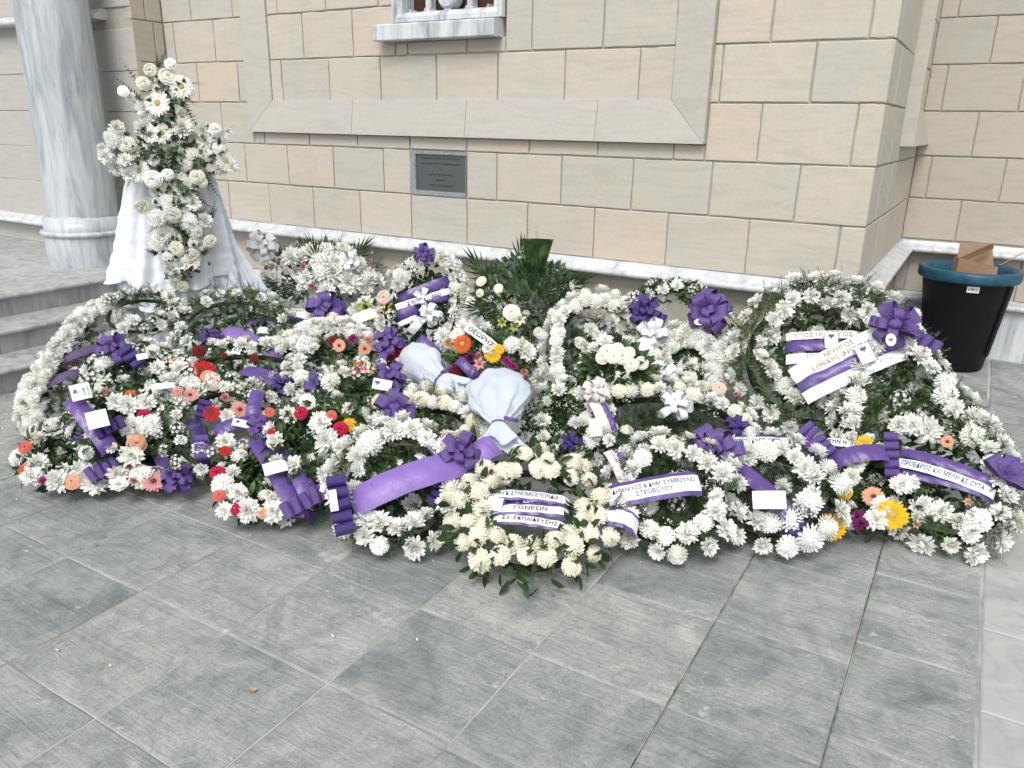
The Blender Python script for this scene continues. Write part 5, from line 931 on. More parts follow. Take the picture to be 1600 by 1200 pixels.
 'pts': [[-2.2281, 2.7223, 0.3531], [-2.2441, 2.737, 0.3677], [-2.2627, 2.7486, 0.3819], [-2.2835, 2.7568, 0.3954], [-2.3059, 2.7614, 0.4079], [-2.3295, 2.7624, 0.419], [-2.3537, 2.7596, 0.4285], [-2.3777, 2.7531, 0.4361], [-2.4012, 2.7432, 0.4417], [-2.4234, 2.73, 0.4451], [-2.4438, 2.7139, 0.4463], [-2.4619, 2.6953, 0.4451], [-2.4774, 2.6746, 0.4417], [-2.4897, 2.6523, 0.4361], [-2.4986, 2.6291, 0.4285], [-2.5039, 2.6053, 0.419], [-2.5054, 2.5818, 0.4079], [-2.5032, 2.559, 0.3954], [-2.4972, 2.5374, 0.3819], [-2.4876, 2.5177, 0.3677], [-2.4747, 2.5003, 0.3531], [-2.4587, 2.4856, 0.3386], [-2.4401, 2.474, 0.3244], [-2.4193, 2.4658, 0.3109], [-2.3968, 2.4612, 0.2984], [-2.3732, 2.4602, 0.2873], [-2.3491, 2.463, 0.2778], [-2.325, 2.4695, 0.2702], [-2.3016, 2.4794, 0.2646], [-2.2794, 2.4926, 0.2611], [-2.259, 2.5087, 0.26], [-2.2408, 2.5273, 0.2611], [-2.2254, 2.548, 0.2646], [-2.2131, 2.5703, 0.2702], [-2.2042, 2.5935, 0.2778], [-2.1989, 2.6172, 0.2873], [-2.1973, 2.6408, 0.2984], [-2.1996, 2.6636, 0.3109], [-2.2056, 2.6852, 0.3244], [-2.2151, 2.7049, 0.3386]],
 'r': 0.06, 'sash': [],
 'bow': [{'c': [-2.2394, 2.679, 0.4692],
 'r': 0.078, 'col': 'P', 'kind': 'pom', 'dir': [0.7728, 0.6339, -0.031],
 'n': 8, 'L': 0.0}],
 'card': [{'c': [-2.2188, 2.5895, 0.4633],
 'w': 0.0909, 'h': 0.0557, 'ang': -8.0, 'kind': 'crest', 'text': [],
 'tilt': 0.5}],
 'feat': []}, 'pink29': {'C': [-2.6856, 2.8801, 0.3542],
 'n': [0.2774, -0.2975, 0.9135],
 'pts': [[-2.4829, 3.0692, 0.3542], [-2.5068, 3.0897, 0.3681], [-2.535, 3.1052, 0.3817], [-2.567, 3.115, 0.3946], [-2.6019, 3.1191, 0.4066], [-2.6388, 3.1174, 0.4172], [-2.6769, 3.1097, 0.4263], [-2.7153, 3.0964, 0.4336], [-2.7529, 3.0778, 0.4389], [-2.7888, 3.0544, 0.4422], [-2.8222, 3.0266, 0.4433], [-2.8522, 2.9952, 0.4422], [-2.8781, 2.961, 0.4389], [-2.8993, 2.9248, 0.4336], [-2.9152, 2.8875, 0.4263], [-2.9255, 2.85, 0.4172], [-2.9299, 2.8133, 0.4066], [-2.9282, 2.7782, 0.3946], [-2.9206, 2.7456, 0.3817], [-2.9072, 2.7164, 0.3681], [-2.8883, 2.6911, 0.3542], [-2.8645, 2.6705, 0.3402], [-2.8362, 2.6551, 0.3266], [-2.8042, 2.6452, 0.3137], [-2.7693, 2.6411, 0.3018], [-2.7324, 2.6429, 0.2911], [-2.6943, 2.6506, 0.282], [-2.656, 2.6638, 0.2747], [-2.6184, 2.6824, 0.2694], [-2.5824, 2.7059, 0.2661], [-2.5491, 2.7337, 0.265], [-2.519, 2.7651, 0.2661], [-2.4931, 2.7993, 0.2694], [-2.4719, 2.8355, 0.2747], [-2.456, 2.8728, 0.282], [-2.4457, 2.9102, 0.2911], [-2.4414, 2.947, 0.3018], [-2.443, 2.9821, 0.3137], [-2.4506, 3.0147, 0.3266], [-2.464, 3.0439, 0.3402]],
 'r': 0.065, 'sash': [{'a': [-2.5588, 3.0761, 0.4999],
 'b': [-2.511, 2.9016, 0.4285],
 'w': 0.0469, 'col': 'P', 'band': None, 'text': [],
 'tcol': 'navy', 'sag': 0.02, 'th': 0.6}],
 'bow': [{'c': [-2.5539, 3.0397, 0.5194],
 'r': 0.0806, 'col': 'P', 'kind': 'pom', 'dir': [0.7685, 0.6393, -0.0252],
 'n': 7, 'L': 0.0}, {'c': [-2.6276, 2.6066, 0.3788],
 'r': 0.0845, 'col': 'P', 'kind': 'pom', 'dir': [0.7764, 0.6295, -0.0307],
 'n': 9, 'L': 0.0}],
 'card': [{'c': [-2.5515, 2.6231, 0.372],
 'w': 0.0747, 'h': 0.0311, 'ang': -15.0, 'kind': 'plain', 'text': [],
 'tilt': 0.5}],
 'feat': [([-2.8506, 2.9419, 0.492],
 'rose_dark', 0.0376), ([-2.8022, 2.9375, 0.4758],
 'gerbera_peach', 0.0476), ([-2.7779, 3.0217, 0.4959],
 'carnation_magenta', 0.0413), ([-2.7086, 3.06, 0.4873],
 'carnation_pink', 0.0378), ([-2.6838, 3.0041, 0.4616],
 'gerbera_peach', 0.0374), ([-2.6328, 2.8927, 0.4098],
 'gerbera_orange', 0.0265), ([-2.6007, 2.8599, 0.3893],
 'gerbera_hot', 0.0526), ([-2.5676, 2.9163, 0.3977],
 'gerbera_peach', 0.043), ([-2.5453, 3.0998, 0.4507],
 'rose_crimson', 0.058), ([-2.5451, 3.0562, 0.4364],
 'rose_crimson', 0.0406), ([-2.5666, 2.7953, 0.358],
 'carnation_red', 0.0259)]}, 'red30': {'C': [-3.1813, 2.5484, 0.3392],
 'n': [0.2669, -0.2138, 0.9397],
 'pts': [[-2.9698, 2.8125, 0.3392], [-2.9956, 2.8279, 0.3501], [-3.026, 2.8363, 0.3606], [-3.0602, 2.8377, 0.3707], [-3.0974, 2.832, 0.3799], [-3.1367, 2.8192, 0.3882], [-3.1771, 2.7998, 0.3953], [-3.2176, 2.7743, 0.4009], [-3.2572, 2.7431, 0.4051], [-3.2949, 2.7072, 0.4076], [-3.3298, 2.6673, 0.4085], [-3.3611, 2.6245, 0.4076], [-3.3879, 2.5799, 0.4051], [-3.4097, 2.5344, 0.4009], [-3.4258, 2.4894, 0.3953], [-3.4359, 2.4457, 0.3882], [-3.4398, 2.4046, 0.3799], [-3.4373, 2.367, 0.3707], [-3.4284, 2.3339, 0.3606], [-3.4135, 2.3061, 0.3501], [-3.3929, 2.2843, 0.3392], [-3.3671, 2.2689, 0.3284], [-3.3367, 2.2604, 0.3178], [-3.3024, 2.259, 0.3078], [-3.2652, 2.2648, 0.2985], [-3.226, 2.2775, 0.2903], [-3.1856, 2.2969, 0.2832], [-3.1451, 2.3225, 0.2775], [-3.1055, 2.3536, 0.2734], [-3.0678, 2.3896, 0.2709], [-3.0329, 2.4294, 0.27], [-3.0016, 2.4722, 0.2709], [-2.9747, 2.5169, 0.2734], [-2.953, 2.5623, 0.2775], [-2.9369, 2.6074, 0.2832], [-2.9267, 2.651, 0.2903], [-2.9229, 2.6921, 0.2985], [-2.9254, 2.7297, 0.3078], [-2.9342, 2.7628, 0.3178], [-2.9491, 2.7906, 0.3284]],
 'r': 0.07, 'sash': [{'a': [-3.1195, 2.5484, 0.4068],
 'b': [-2.8386, 2.6048, 0.3398],
 'w': 0.0907, 'col': 'P', 'band': None, 'text': [],
 'tcol': 'navy', 'sag': 0.02, 'th': 0.6}],
 'bow': [{'c': [-2.8842, 2.5968, 0.3404],
 'r': 0.0582, 'col': 'D', 'kind': 'pom', 'dir': [0.7312, 0.6801, -0.053],
 'n': 6, 'L': 0.0}],
 'card': [],
 'feat': [([-3.2478, 2.4148, 0.3985],
 'gerbera_red', 0.0713), ([-3.3287, 2.3803, 0.4136],
 'carnation_red', 0.0455), ([-3.3773, 2.3696, 0.425],
 'rose_peach', 0.0423), ([-3.1821, 2.394, 0.3751],
 'rose_peach', 0.0417), ([-3.1273, 2.3781, 0.3559],
 'rose_blush', 0.0477), ([-3.3707, 2.4993, 0.4526],
 'rose_dark', 0.04), ([-3.1345, 2.6509, 0.42],
 'rose_dark', 0.0302), ([-3.0143, 2.7952, 0.4187],
 'rose_dark', 0.0204), ([-3.4062, 2.3352, 0.4254],
 'carnation_red', 0.0324), ([-3.254, 2.5591, 0.4331],
 'rose_dark', 0.02), ([-3.1992, 2.3112, 0.3611],
 'mum', 0.0474), ([-3.1378, 2.29, 0.3388],
 'mum', 0.0469)]}, 'small31': {'C': [-3.4322, 2.189, 0.365],
 'n': [0.3429, -0.2187, 0.9135],
 'pts': [[-3.3304, 2.3487, 0.365], [-3.3553, 2.3619, 0.3775], [-3.3822, 2.3708, 0.3897], [-3.4102, 2.3752, 0.4013], [-3.4388, 2.375, 0.412], [-3.4673, 2.3703, 0.4215], [-3.4949, 2.361, 0.4297], [-3.5209, 2.3476, 0.4363], [-3.5448, 2.3302, 0.4411], [-3.5659, 2.3094, 0.444], [-3.5837, 2.2856, 0.445], [-3.5978, 2.2594, 0.444], [-3.6078, 2.2315, 0.4411], [-3.6134, 2.2026, 0.4363], [-3.6147, 2.1733, 0.4297], [-3.6114, 2.1444, 0.4215], [-3.6037, 2.1166, 0.412], [-3.5918, 2.0905, 0.4013], [-3.5759, 2.0669, 0.3897], [-3.5566, 2.0463, 0.3775], [-3.5341, 2.0293, 0.365], [-3.5092, 2.0161, 0.3525], [-3.4823, 2.0072, 0.3403], [-3.4542, 2.0028, 0.3287], [-3.4256, 2.003, 0.318], [-3.3972, 2.0077, 0.3084], [-3.3696, 2.017, 0.3003], [-3.3435, 2.0304, 0.2937], [-3.3197, 2.0478, 0.2889], [-3.2986, 2.0686, 0.286], [-3.2808, 2.0924, 0.285], [-3.2667, 2.1186, 0.286], [-3.2567, 2.1465, 0.2889], [-3.251, 2.1754, 0.2937], [-3.2498, 2.2047, 0.3003], [-3.2531, 2.2336, 0.3084], [-3.2608, 2.2615, 0.318], [-3.2727, 2.2875, 0.3287], [-3.2885, 2.3111, 0.3403], [-3.3079, 2.3317, 0.3525]],
 'r': 0.065, 'sash': [{'a': [-3.2913, 2.1244, 0.3733],
 'b': [-3.2113, 2.2487, 0.373],
 'w': 0.0468, 'col': 'W', 'band': None, 'text': [],
 'tcol': 'navy', 'sag': 0.02, 'th': 0.6}],
 'bow': [{'c': [-3.562, 2.1592, 0.516],
 'r': 0.0823, 'col': 'P', 'kind': 'pom', 'dir': [0.6617, 0.7466, -0.0696],
 'n': 8, 'L': 0.0}, {'c': [-3.4728, 2.1863, 0.4781],
 'r': 0.0505, 'col': 'D', 'kind': 'chain', 'dir': [0.9387, 0.0427, -0.3421],
 'n': 3, 'L': 0.1263}],
 'card': [{'c': [-3.4126, 2.2061, 0.4931],
 'w': 0.0503, 'h': 0.0314, 'ang': 25.0, 'kind': 'plain', 'text': [],
 'tilt': 0.5}],
 'feat': [([-3.3743, 2.2576, 0.4272],
 'mum', 0.0445)]}, 'breath35': {'C': [-1.4901, 3.0562, 0.2634],
 'n': [0.2932, -0.6014, 0.7431],
 'pts': [[-1.3556, 3.1218, 0.2634], [-1.3661, 3.139, 0.2814], [-1.3796, 3.1542, 0.299], [-1.3958, 3.1669, 0.3157], [-1.4143, 3.1769, 0.3312], [-1.4347, 3.184, 0.3449], [-1.4565, 3.1879, 0.3567], [-1.4791, 3.1886, 0.3662], [-1.502, 3.186, 0.3731], [-1.5245, 3.1802, 0.3773], [-1.5463, 3.1714, 0.3787], [-1.5666, 3.1597, 0.3773], [-1.5851, 3.1455, 0.3731], [-1.6012, 3.1291, 0.3662], [-1.6146, 3.1108, 0.3567], [-1.6249, 3.0913, 0.3449], [-1.6319, 3.0709, 0.3312], [-1.6354, 3.0501, 0.3157], [-1.6354, 3.0294, 0.299], [-1.6317, 3.0095, 0.2814], [-1.6246, 2.9907, 0.2634], [-1.6141, 2.9734, 0.2453], [-1.6007, 2.9583, 0.2277], [-1.5844, 2.9455, 0.211], [-1.5659, 2.9355, 0.1956], [-1.5455, 2.9284, 0.1818], [-1.5237, 2.9245, 0.17], [-1.5011, 2.9238, 0.1606], [-1.4783, 2.9264, 0.1536], [-1.4557, 2.9322, 0.1494], [-1.434, 2.9411, 0.148], [-1.4136, 2.9527, 0.1494], [-1.3952, 2.9669, 0.1536], [-1.379, 2.9834, 0.1606], [-1.3656, 3.0016, 0.17], [-1.3553, 3.0211, 0.1818], [-1.3483, 3.0416, 0.1956], [-1.3448, 3.0623, 0.211], [-1.3449, 3.083, 0.2277], [-1.3485, 3.103, 0.2453]],
 'r': 0.068, 'sash': [{'a': [-1.3835, 3.0694, 0.4204],
 'b': [-1.269, 2.9931, 0.3134],
 'w': 0.048, 'col': 'C', 'band': None, 'text': [],
 'tcol': 'navy', 'sag': 0.02, 'th': 0.6}, {'a': [-1.3618, 3.0989, 0.4222],
 'b': [-1.2378, 3.0216, 0.3107],
 'w': 0.0272, 'col': 'P', 'band': None, 'text': [],
 'tcol': 'navy', 'sag': 0.02, 'th': 0.6}, {'a': [-1.2473, 3.0833, 0.1894],
 'b': [-1.1231, 3.142, 0.188],
 'w': 0.0649, 'col': 'D', 'band': None, 'text': [],
 'tcol': 'navy', 'sag': 0.02, 'th': 0.6}],
 'bow': [{'c': [-1.3778, 3.0885, 0.447],
 'r': 0.0647, 'col': 'C', 'kind': 'pom', 'dir': [0.8813, 0.4713, 0.0336],
 'n': 3, 'L': 0.0}, {'c': [-1.4161, 2.9354, 0.244],
 'r': 0.0523, 'col': 'D', 'kind': 'pom', 'dir': [0.88, 0.4736, 0.036],
 'n': 7, 'L': 0.0}],
 'card': [{'c': [-1.3228, 2.9867, 0.316],
 'w': 0.0519, 'h': 0.0807, 'ang': 6.0, 'kind': 'plain', 'text': [],
 'tilt': 0.5}],
 'feat': []}, 'tear9': {'C': [-4.1375, 2.2844, 0.286],
 'n': [0.6012, -0.2937, 0.7431],
 'pts': [[-4.0855, 1.9624, 0.1167], [-4.1083, 1.9772, 0.141], [-4.1289, 2.0001, 0.1667], [-4.1477, 2.0262, 0.1922], [-4.1644, 2.0543, 0.2168], [-4.1793, 2.0857, 0.2413], [-4.1936, 2.1186, 0.2659], [-4.2076, 2.1527, 0.2907], [-4.2211, 2.1883, 0.3156], [-4.2347, 2.2244, 0.3409], [-4.2492, 2.2604, 0.3669], [-4.2638, 2.2969, 0.3932], [-4.2774, 2.3346, 0.419], [-4.29, 2.3745, 0.445], [-4.3015, 2.4157, 0.4706], [-4.3098, 2.4558, 0.4931], [-4.3155, 2.4955, 0.5135], [-4.318, 2.534, 0.5307], [-4.3131, 2.5659, 0.5393], [-4.2982, 2.59, 0.5368], [-4.2758, 2.6071, 0.5254], [-4.2497, 2.6156, 0.5077], [-4.2204, 2.6145, 0.4835], [-4.1876, 2.6049, 0.4532], [-4.1547, 2.5874, 0.4197], [-4.1219, 2.5613, 0.3828], [-4.0892, 2.5278, 0.3431], [-4.0597, 2.4905, 0.3045], [-4.0345, 2.4506, 0.2684], [-4.0124, 2.4072, 0.2333], [-3.993, 2.361, 0.1994], [-3.9752, 2.3113, 0.1653], [-3.96, 2.2591, 0.1324], [-3.9501, 2.2077, 0.1041], [-3.9462, 2.1557, 0.0804], [-3.9473, 2.1044, 0.061], [-3.9535, 2.0599, 0.0484], [-3.9653, 2.0231, 0.0434], [-3.982, 1.9926, 0.0449], [-4.0025, 1.9711, 0.0529], [-4.0283, 1.9597, 0.0694], [-4.0581, 1.9571, 0.0924]],
 'r': 0.05, 'sash': [{'a': [-4.2083, 2.1494, 0.3169],
 'b': [-4.141, 2.4547, 0.3831],
 'w': 0.0536, 'col': 'S', 'band': None, 'text': [],
 'tcol': 'navy', 'sag': 0.02, 'th': 0.6}, {'a': [-4.1528, 2.0423, 0.2296],
 'b': [-4.0951, 2.2974, 0.2837],
 'w': 0.0518, 'col': 'S', 'band': None, 'text': [],
 'tcol': 'navy', 'sag': 0.02, 'th': 0.6}],
 'bow': [],
 'card': [],
 'feat': []}, 'up14': {'C': [-2.8722, 3.7476, 0.5073],
 'n': [0.5913, -0.7449, 0.309],
 'pts': [[-3.0092, 3.584, 0.3752], [-3.0232, 3.5921, 0.4215], [-3.0373, 3.6027, 0.474], [-3.0454, 3.6175, 0.5252], [-3.0454, 3.6377, 0.5737], [-3.0393, 3.6621, 0.621], [-3.0276, 3.6889, 0.6632], [-3.0093, 3.7183, 0.6989], [-2.9852, 3.7501, 0.7297], [-2.9586, 3.7823, 0.7563], [-2.9297, 3.8159, 0.7821], [-2.8983, 3.8498, 0.8038], [-2.8669, 3.8783, 0.8121], [-2.8348, 3.8992, 0.8013], [-2.8027, 3.9147, 0.7771], [-2.7744, 3.9248, 0.7474], [-2.751, 3.9297, 0.7145], [-2.7314, 3.9293, 0.6761], [-2.7163, 3.9237, 0.6335], [-2.7061, 3.9119, 0.5857], [-2.7004, 3.8949, 0.5339], [-2.6982, 3.8752, 0.482], [-2.6979, 3.8535, 0.4292], [-2.701, 3.8292, 0.3764], [-2.7114, 3.8022, 0.3313], [-2.7318, 3.7717, 0.2969], [-2.7594, 3.7388, 0.2702], [-2.7899, 3.7063, 0.2503], [-2.8237, 3.6738, 0.2366], [-2.8603, 3.6418, 0.2296], [-2.8942, 3.6153, 0.2304], [-2.9242, 3.5956, 0.2405], [-2.9515, 3.5814, 0.2583], [-2.9738, 3.573, 0.281], [-2.9888, 3.5719, 0.3071], [-2.9989, 3.5768, 0.338]],
 'r': 0.05, 'sash': [{'a': [-2.9767, 3.6527, 0.5757],
 'b': [-2.7518, 3.8782, 0.6888],
 'w': 0.0665, 'col': 'P', 'band': None, 'text': [],
 'tcol': 'navy', 'sag': 0.02, 'th': 0.6}, {'a': [-2.9746, 3.6234, 0.5334],
 'b': [-2.7228, 3.8636, 0.6306],
 'w': 0.0391, 'col': 'W', 'band': None, 'text': ['ΣΥΜΒΟΥΛΙΟ'],
 'tcol': 'navy', 'sag': 0.0, 'th': 0.7}, {'a': [-2.871, 3.7252, 0.5481],
 'b': [-2.734, 3.8517, 0.5911],
 'w': 0.0393, 'col': 'P', 'band': None, 'text': [],
 'tcol': 'navy', 'sag': 0.02, 'th': 0.6}, {'a': [-2.9646, 3.6206, 0.4751],
 'b': [-2.8645, 3.7225, 0.5294],
 'w': 0.0625, 'col': 'P', 'band': None, 'text': [],
 'tcol': 'navy', 'sag': 0.02, 'th': 0.6}, {'a': [-2.9467, 3.6085, 0.4278],
 'b': [-2.8582, 3.6996, 0.4782],
 'w': 0.0312, 'col': 'W', 'band': None, 'text': [],
 'tcol': 'navy', 'sag': 0.02, 'th': 0.6}, {'a': [-2.8223, 3.6907, 0.4689],
 'b': [-2.8685, 3.6206, 0.3883],
 'w': 0.0543, 'col': 'W', 'band': None, 'text': [],
 'tcol': 'navy', 'sag': 0.02, 'th': 0.6}],
 'bow': [{'c': [-2.8865, 3.8068, 0.8391],
 'r': 0.0706, 'col': 'P', 'kind': 'pom', 'dir': [0.784, 0.6208, -0.0036],
 'n': 9, 'L': 0.0}, {'c': [-2.8445, 3.724, 0.5917],
 'r': 0.0587, 'col': 'W', 'kind': 'pom', 'dir': [0.7853, 0.619, -0.0105],
 'n': 6, 'L': 0.0}, {'c': [-2.7837, 3.7179, 0.4929],
 'r': 0.0783, 'col': 'W', 'kind': 'pom', 'dir': [0.7858, 0.6183, -0.0133],
 'n': 7, 'L': 0.0}],
 'card': [],
 'feat': [([-3.0346, 3.5898, 0.5915],
 'rose_blush', 0.0507), ([-2.9813, 3.6626, 0.6648],
 'mum', 0.0547)]}, 'big21': {'C': [-0.0577, 3.5783, 0.3258],
 'n': [-0.0271, -0.6422, 0.766],
 'pts': [[-0.2043, 3.9694, 0.6485], [-0.1654, 3.9396, 0.6249], [-0.1249, 3.8903, 0.5849], [-0.0841, 3.8423, 0.5462], [-0.0425, 3.8024, 0.5142], [-0.0005, 3.7637, 0.4832], [0.0399, 3.7257, 0.4528], [0.0785, 3.6895, 0.4238], [0.1157, 3.6541, 0.3954], [0.1508, 3.6164, 0.3651], [0.1852, 3.5745, 0.3312], [0.2175, 3.5307, 0.2956], [0.2426, 3.4889, 0.2615], [0.2609, 3.4492, 0.2288], [0.2726, 3.4111, 0.1973], [0.2733, 3.3769, 0.1686], [0.26, 3.3462, 0.1424], [0.2359, 3.3188, 0.1186], [0.2052, 3.2973, 0.0995], [0.167, 3.2821, 0.0854], [0.1217, 3.2726, 0.0758], [0.0755, 3.2709, 0.0727], [0.0293, 3.2793, 0.0782], [-0.0181, 3.2959, 0.0904], [-0.0627, 3.3157, 0.1054], [-0.1022, 3.3368, 0.1218], [-0.1385, 3.3613, 0.141], [-0.1731, 3.3893, 0.1632], [-0.2071, 3.422, 0.1894], [-0.2394, 3.4585, 0.2189], [-0.2691, 3.4964, 0.2496], [-0.2967, 3.5337, 0.2799], [-0.3214, 3.5722, 0.3113], [-0.3402, 3.6155, 0.3469], [-0.3519, 3.6673, 0.3899], [-0.3573, 3.7241, 0.4373], [-0.3556, 3.7782, 0.4828], [-0.3462, 3.8284, 0.5252], [-0.3295, 3.8753, 0.5651], [-0.3066, 3.9136, 0.5981], [-0.2773, 3.9453, 0.6256], [-0.242, 3.9678, 0.6458]],
 'r': 0.075, 'sash': [{'a': [-0.1302, 3.4361, 0.3345],
 'b': [0.2359, 3.3779, 0.2987],
 'w': 0.0448, 'col': 'P', 'band': None, 'text': [],
 'tcol': 'navy', 'sag': 0.02, 'th': 0.6}, {'a': [-0.1121, 3.3572, 0.269],
 'b': [0.2434, 3.3304, 0.2592],
 'w': 0.0439, 'col': 'P', 'band': None, 'text': [],
 'tcol': 'navy', 'sag': 0.02, 'th': 0.6}, {'a': [-0.1374, 3.3798, 0.3066],
 'b': [0.2402, 3.3275, 0.2762],
 'w': 0.0441, 'col': 'W', 'band': None, 'text': ['ΠΡΟΕΔΡΟΣ ΚΑΙ ΜΕΛΗ ΔΣ CYTA'],
 'tcol': 'blue', 'sag': 0.02, 'th': 0.8}],
 'bow': [{'c': [-0.1436, 3.3722, 0.3196],
 'r': 0.0401, 'col': 'P', 'kind': 'chain', 'dir': [0.2037, -0.7538, -0.6247],
 'n': 5, 'L': 0.1924}, {'c': [0.2614, 3.3771, 0.3251],
 'r': 0.0704, 'col': 'P', 'kind': 'fan', 'dir': [0.5281, 0.6414, 0.5565],
 'n': 7, 'L': 0.0}],
 'card': [],
 'feat': [([0.001, 3.2782, 0.1693],
 'mum', 0.057), ([0.0714, 3.2694, 0.1644],
 'mum', 0.046), ([-0.003, 3.2103, 0.1122],
 'lily_peach', 0.0231), ([0.0458, 3.5211, 0.3745],
 'gerbera_peach', 0.0349), ([-0.0953, 3.5607, 0.4027],
 'mum', 0.0607), ([-0.0324, 3.553, 0.3984],
 'mum', 0.071), ([-0.1435, 3.5532, 0.3947],
 'mum', 0.0499), ([-0.0712, 3.3406, 0.219],
 'mum', 0.053), ([0.1561, 3.3192, 0.2091],
 'lily_peach', 0.0229), ([0.1419, 3.2503, 0.1509],
 'mum', 0.0454), ([0.2041, 3.2692, 0.1689],
 'mum', 0.0501), ([0.1809, 3.2151, 0.1227],
 'mum', 0.0398)]}}
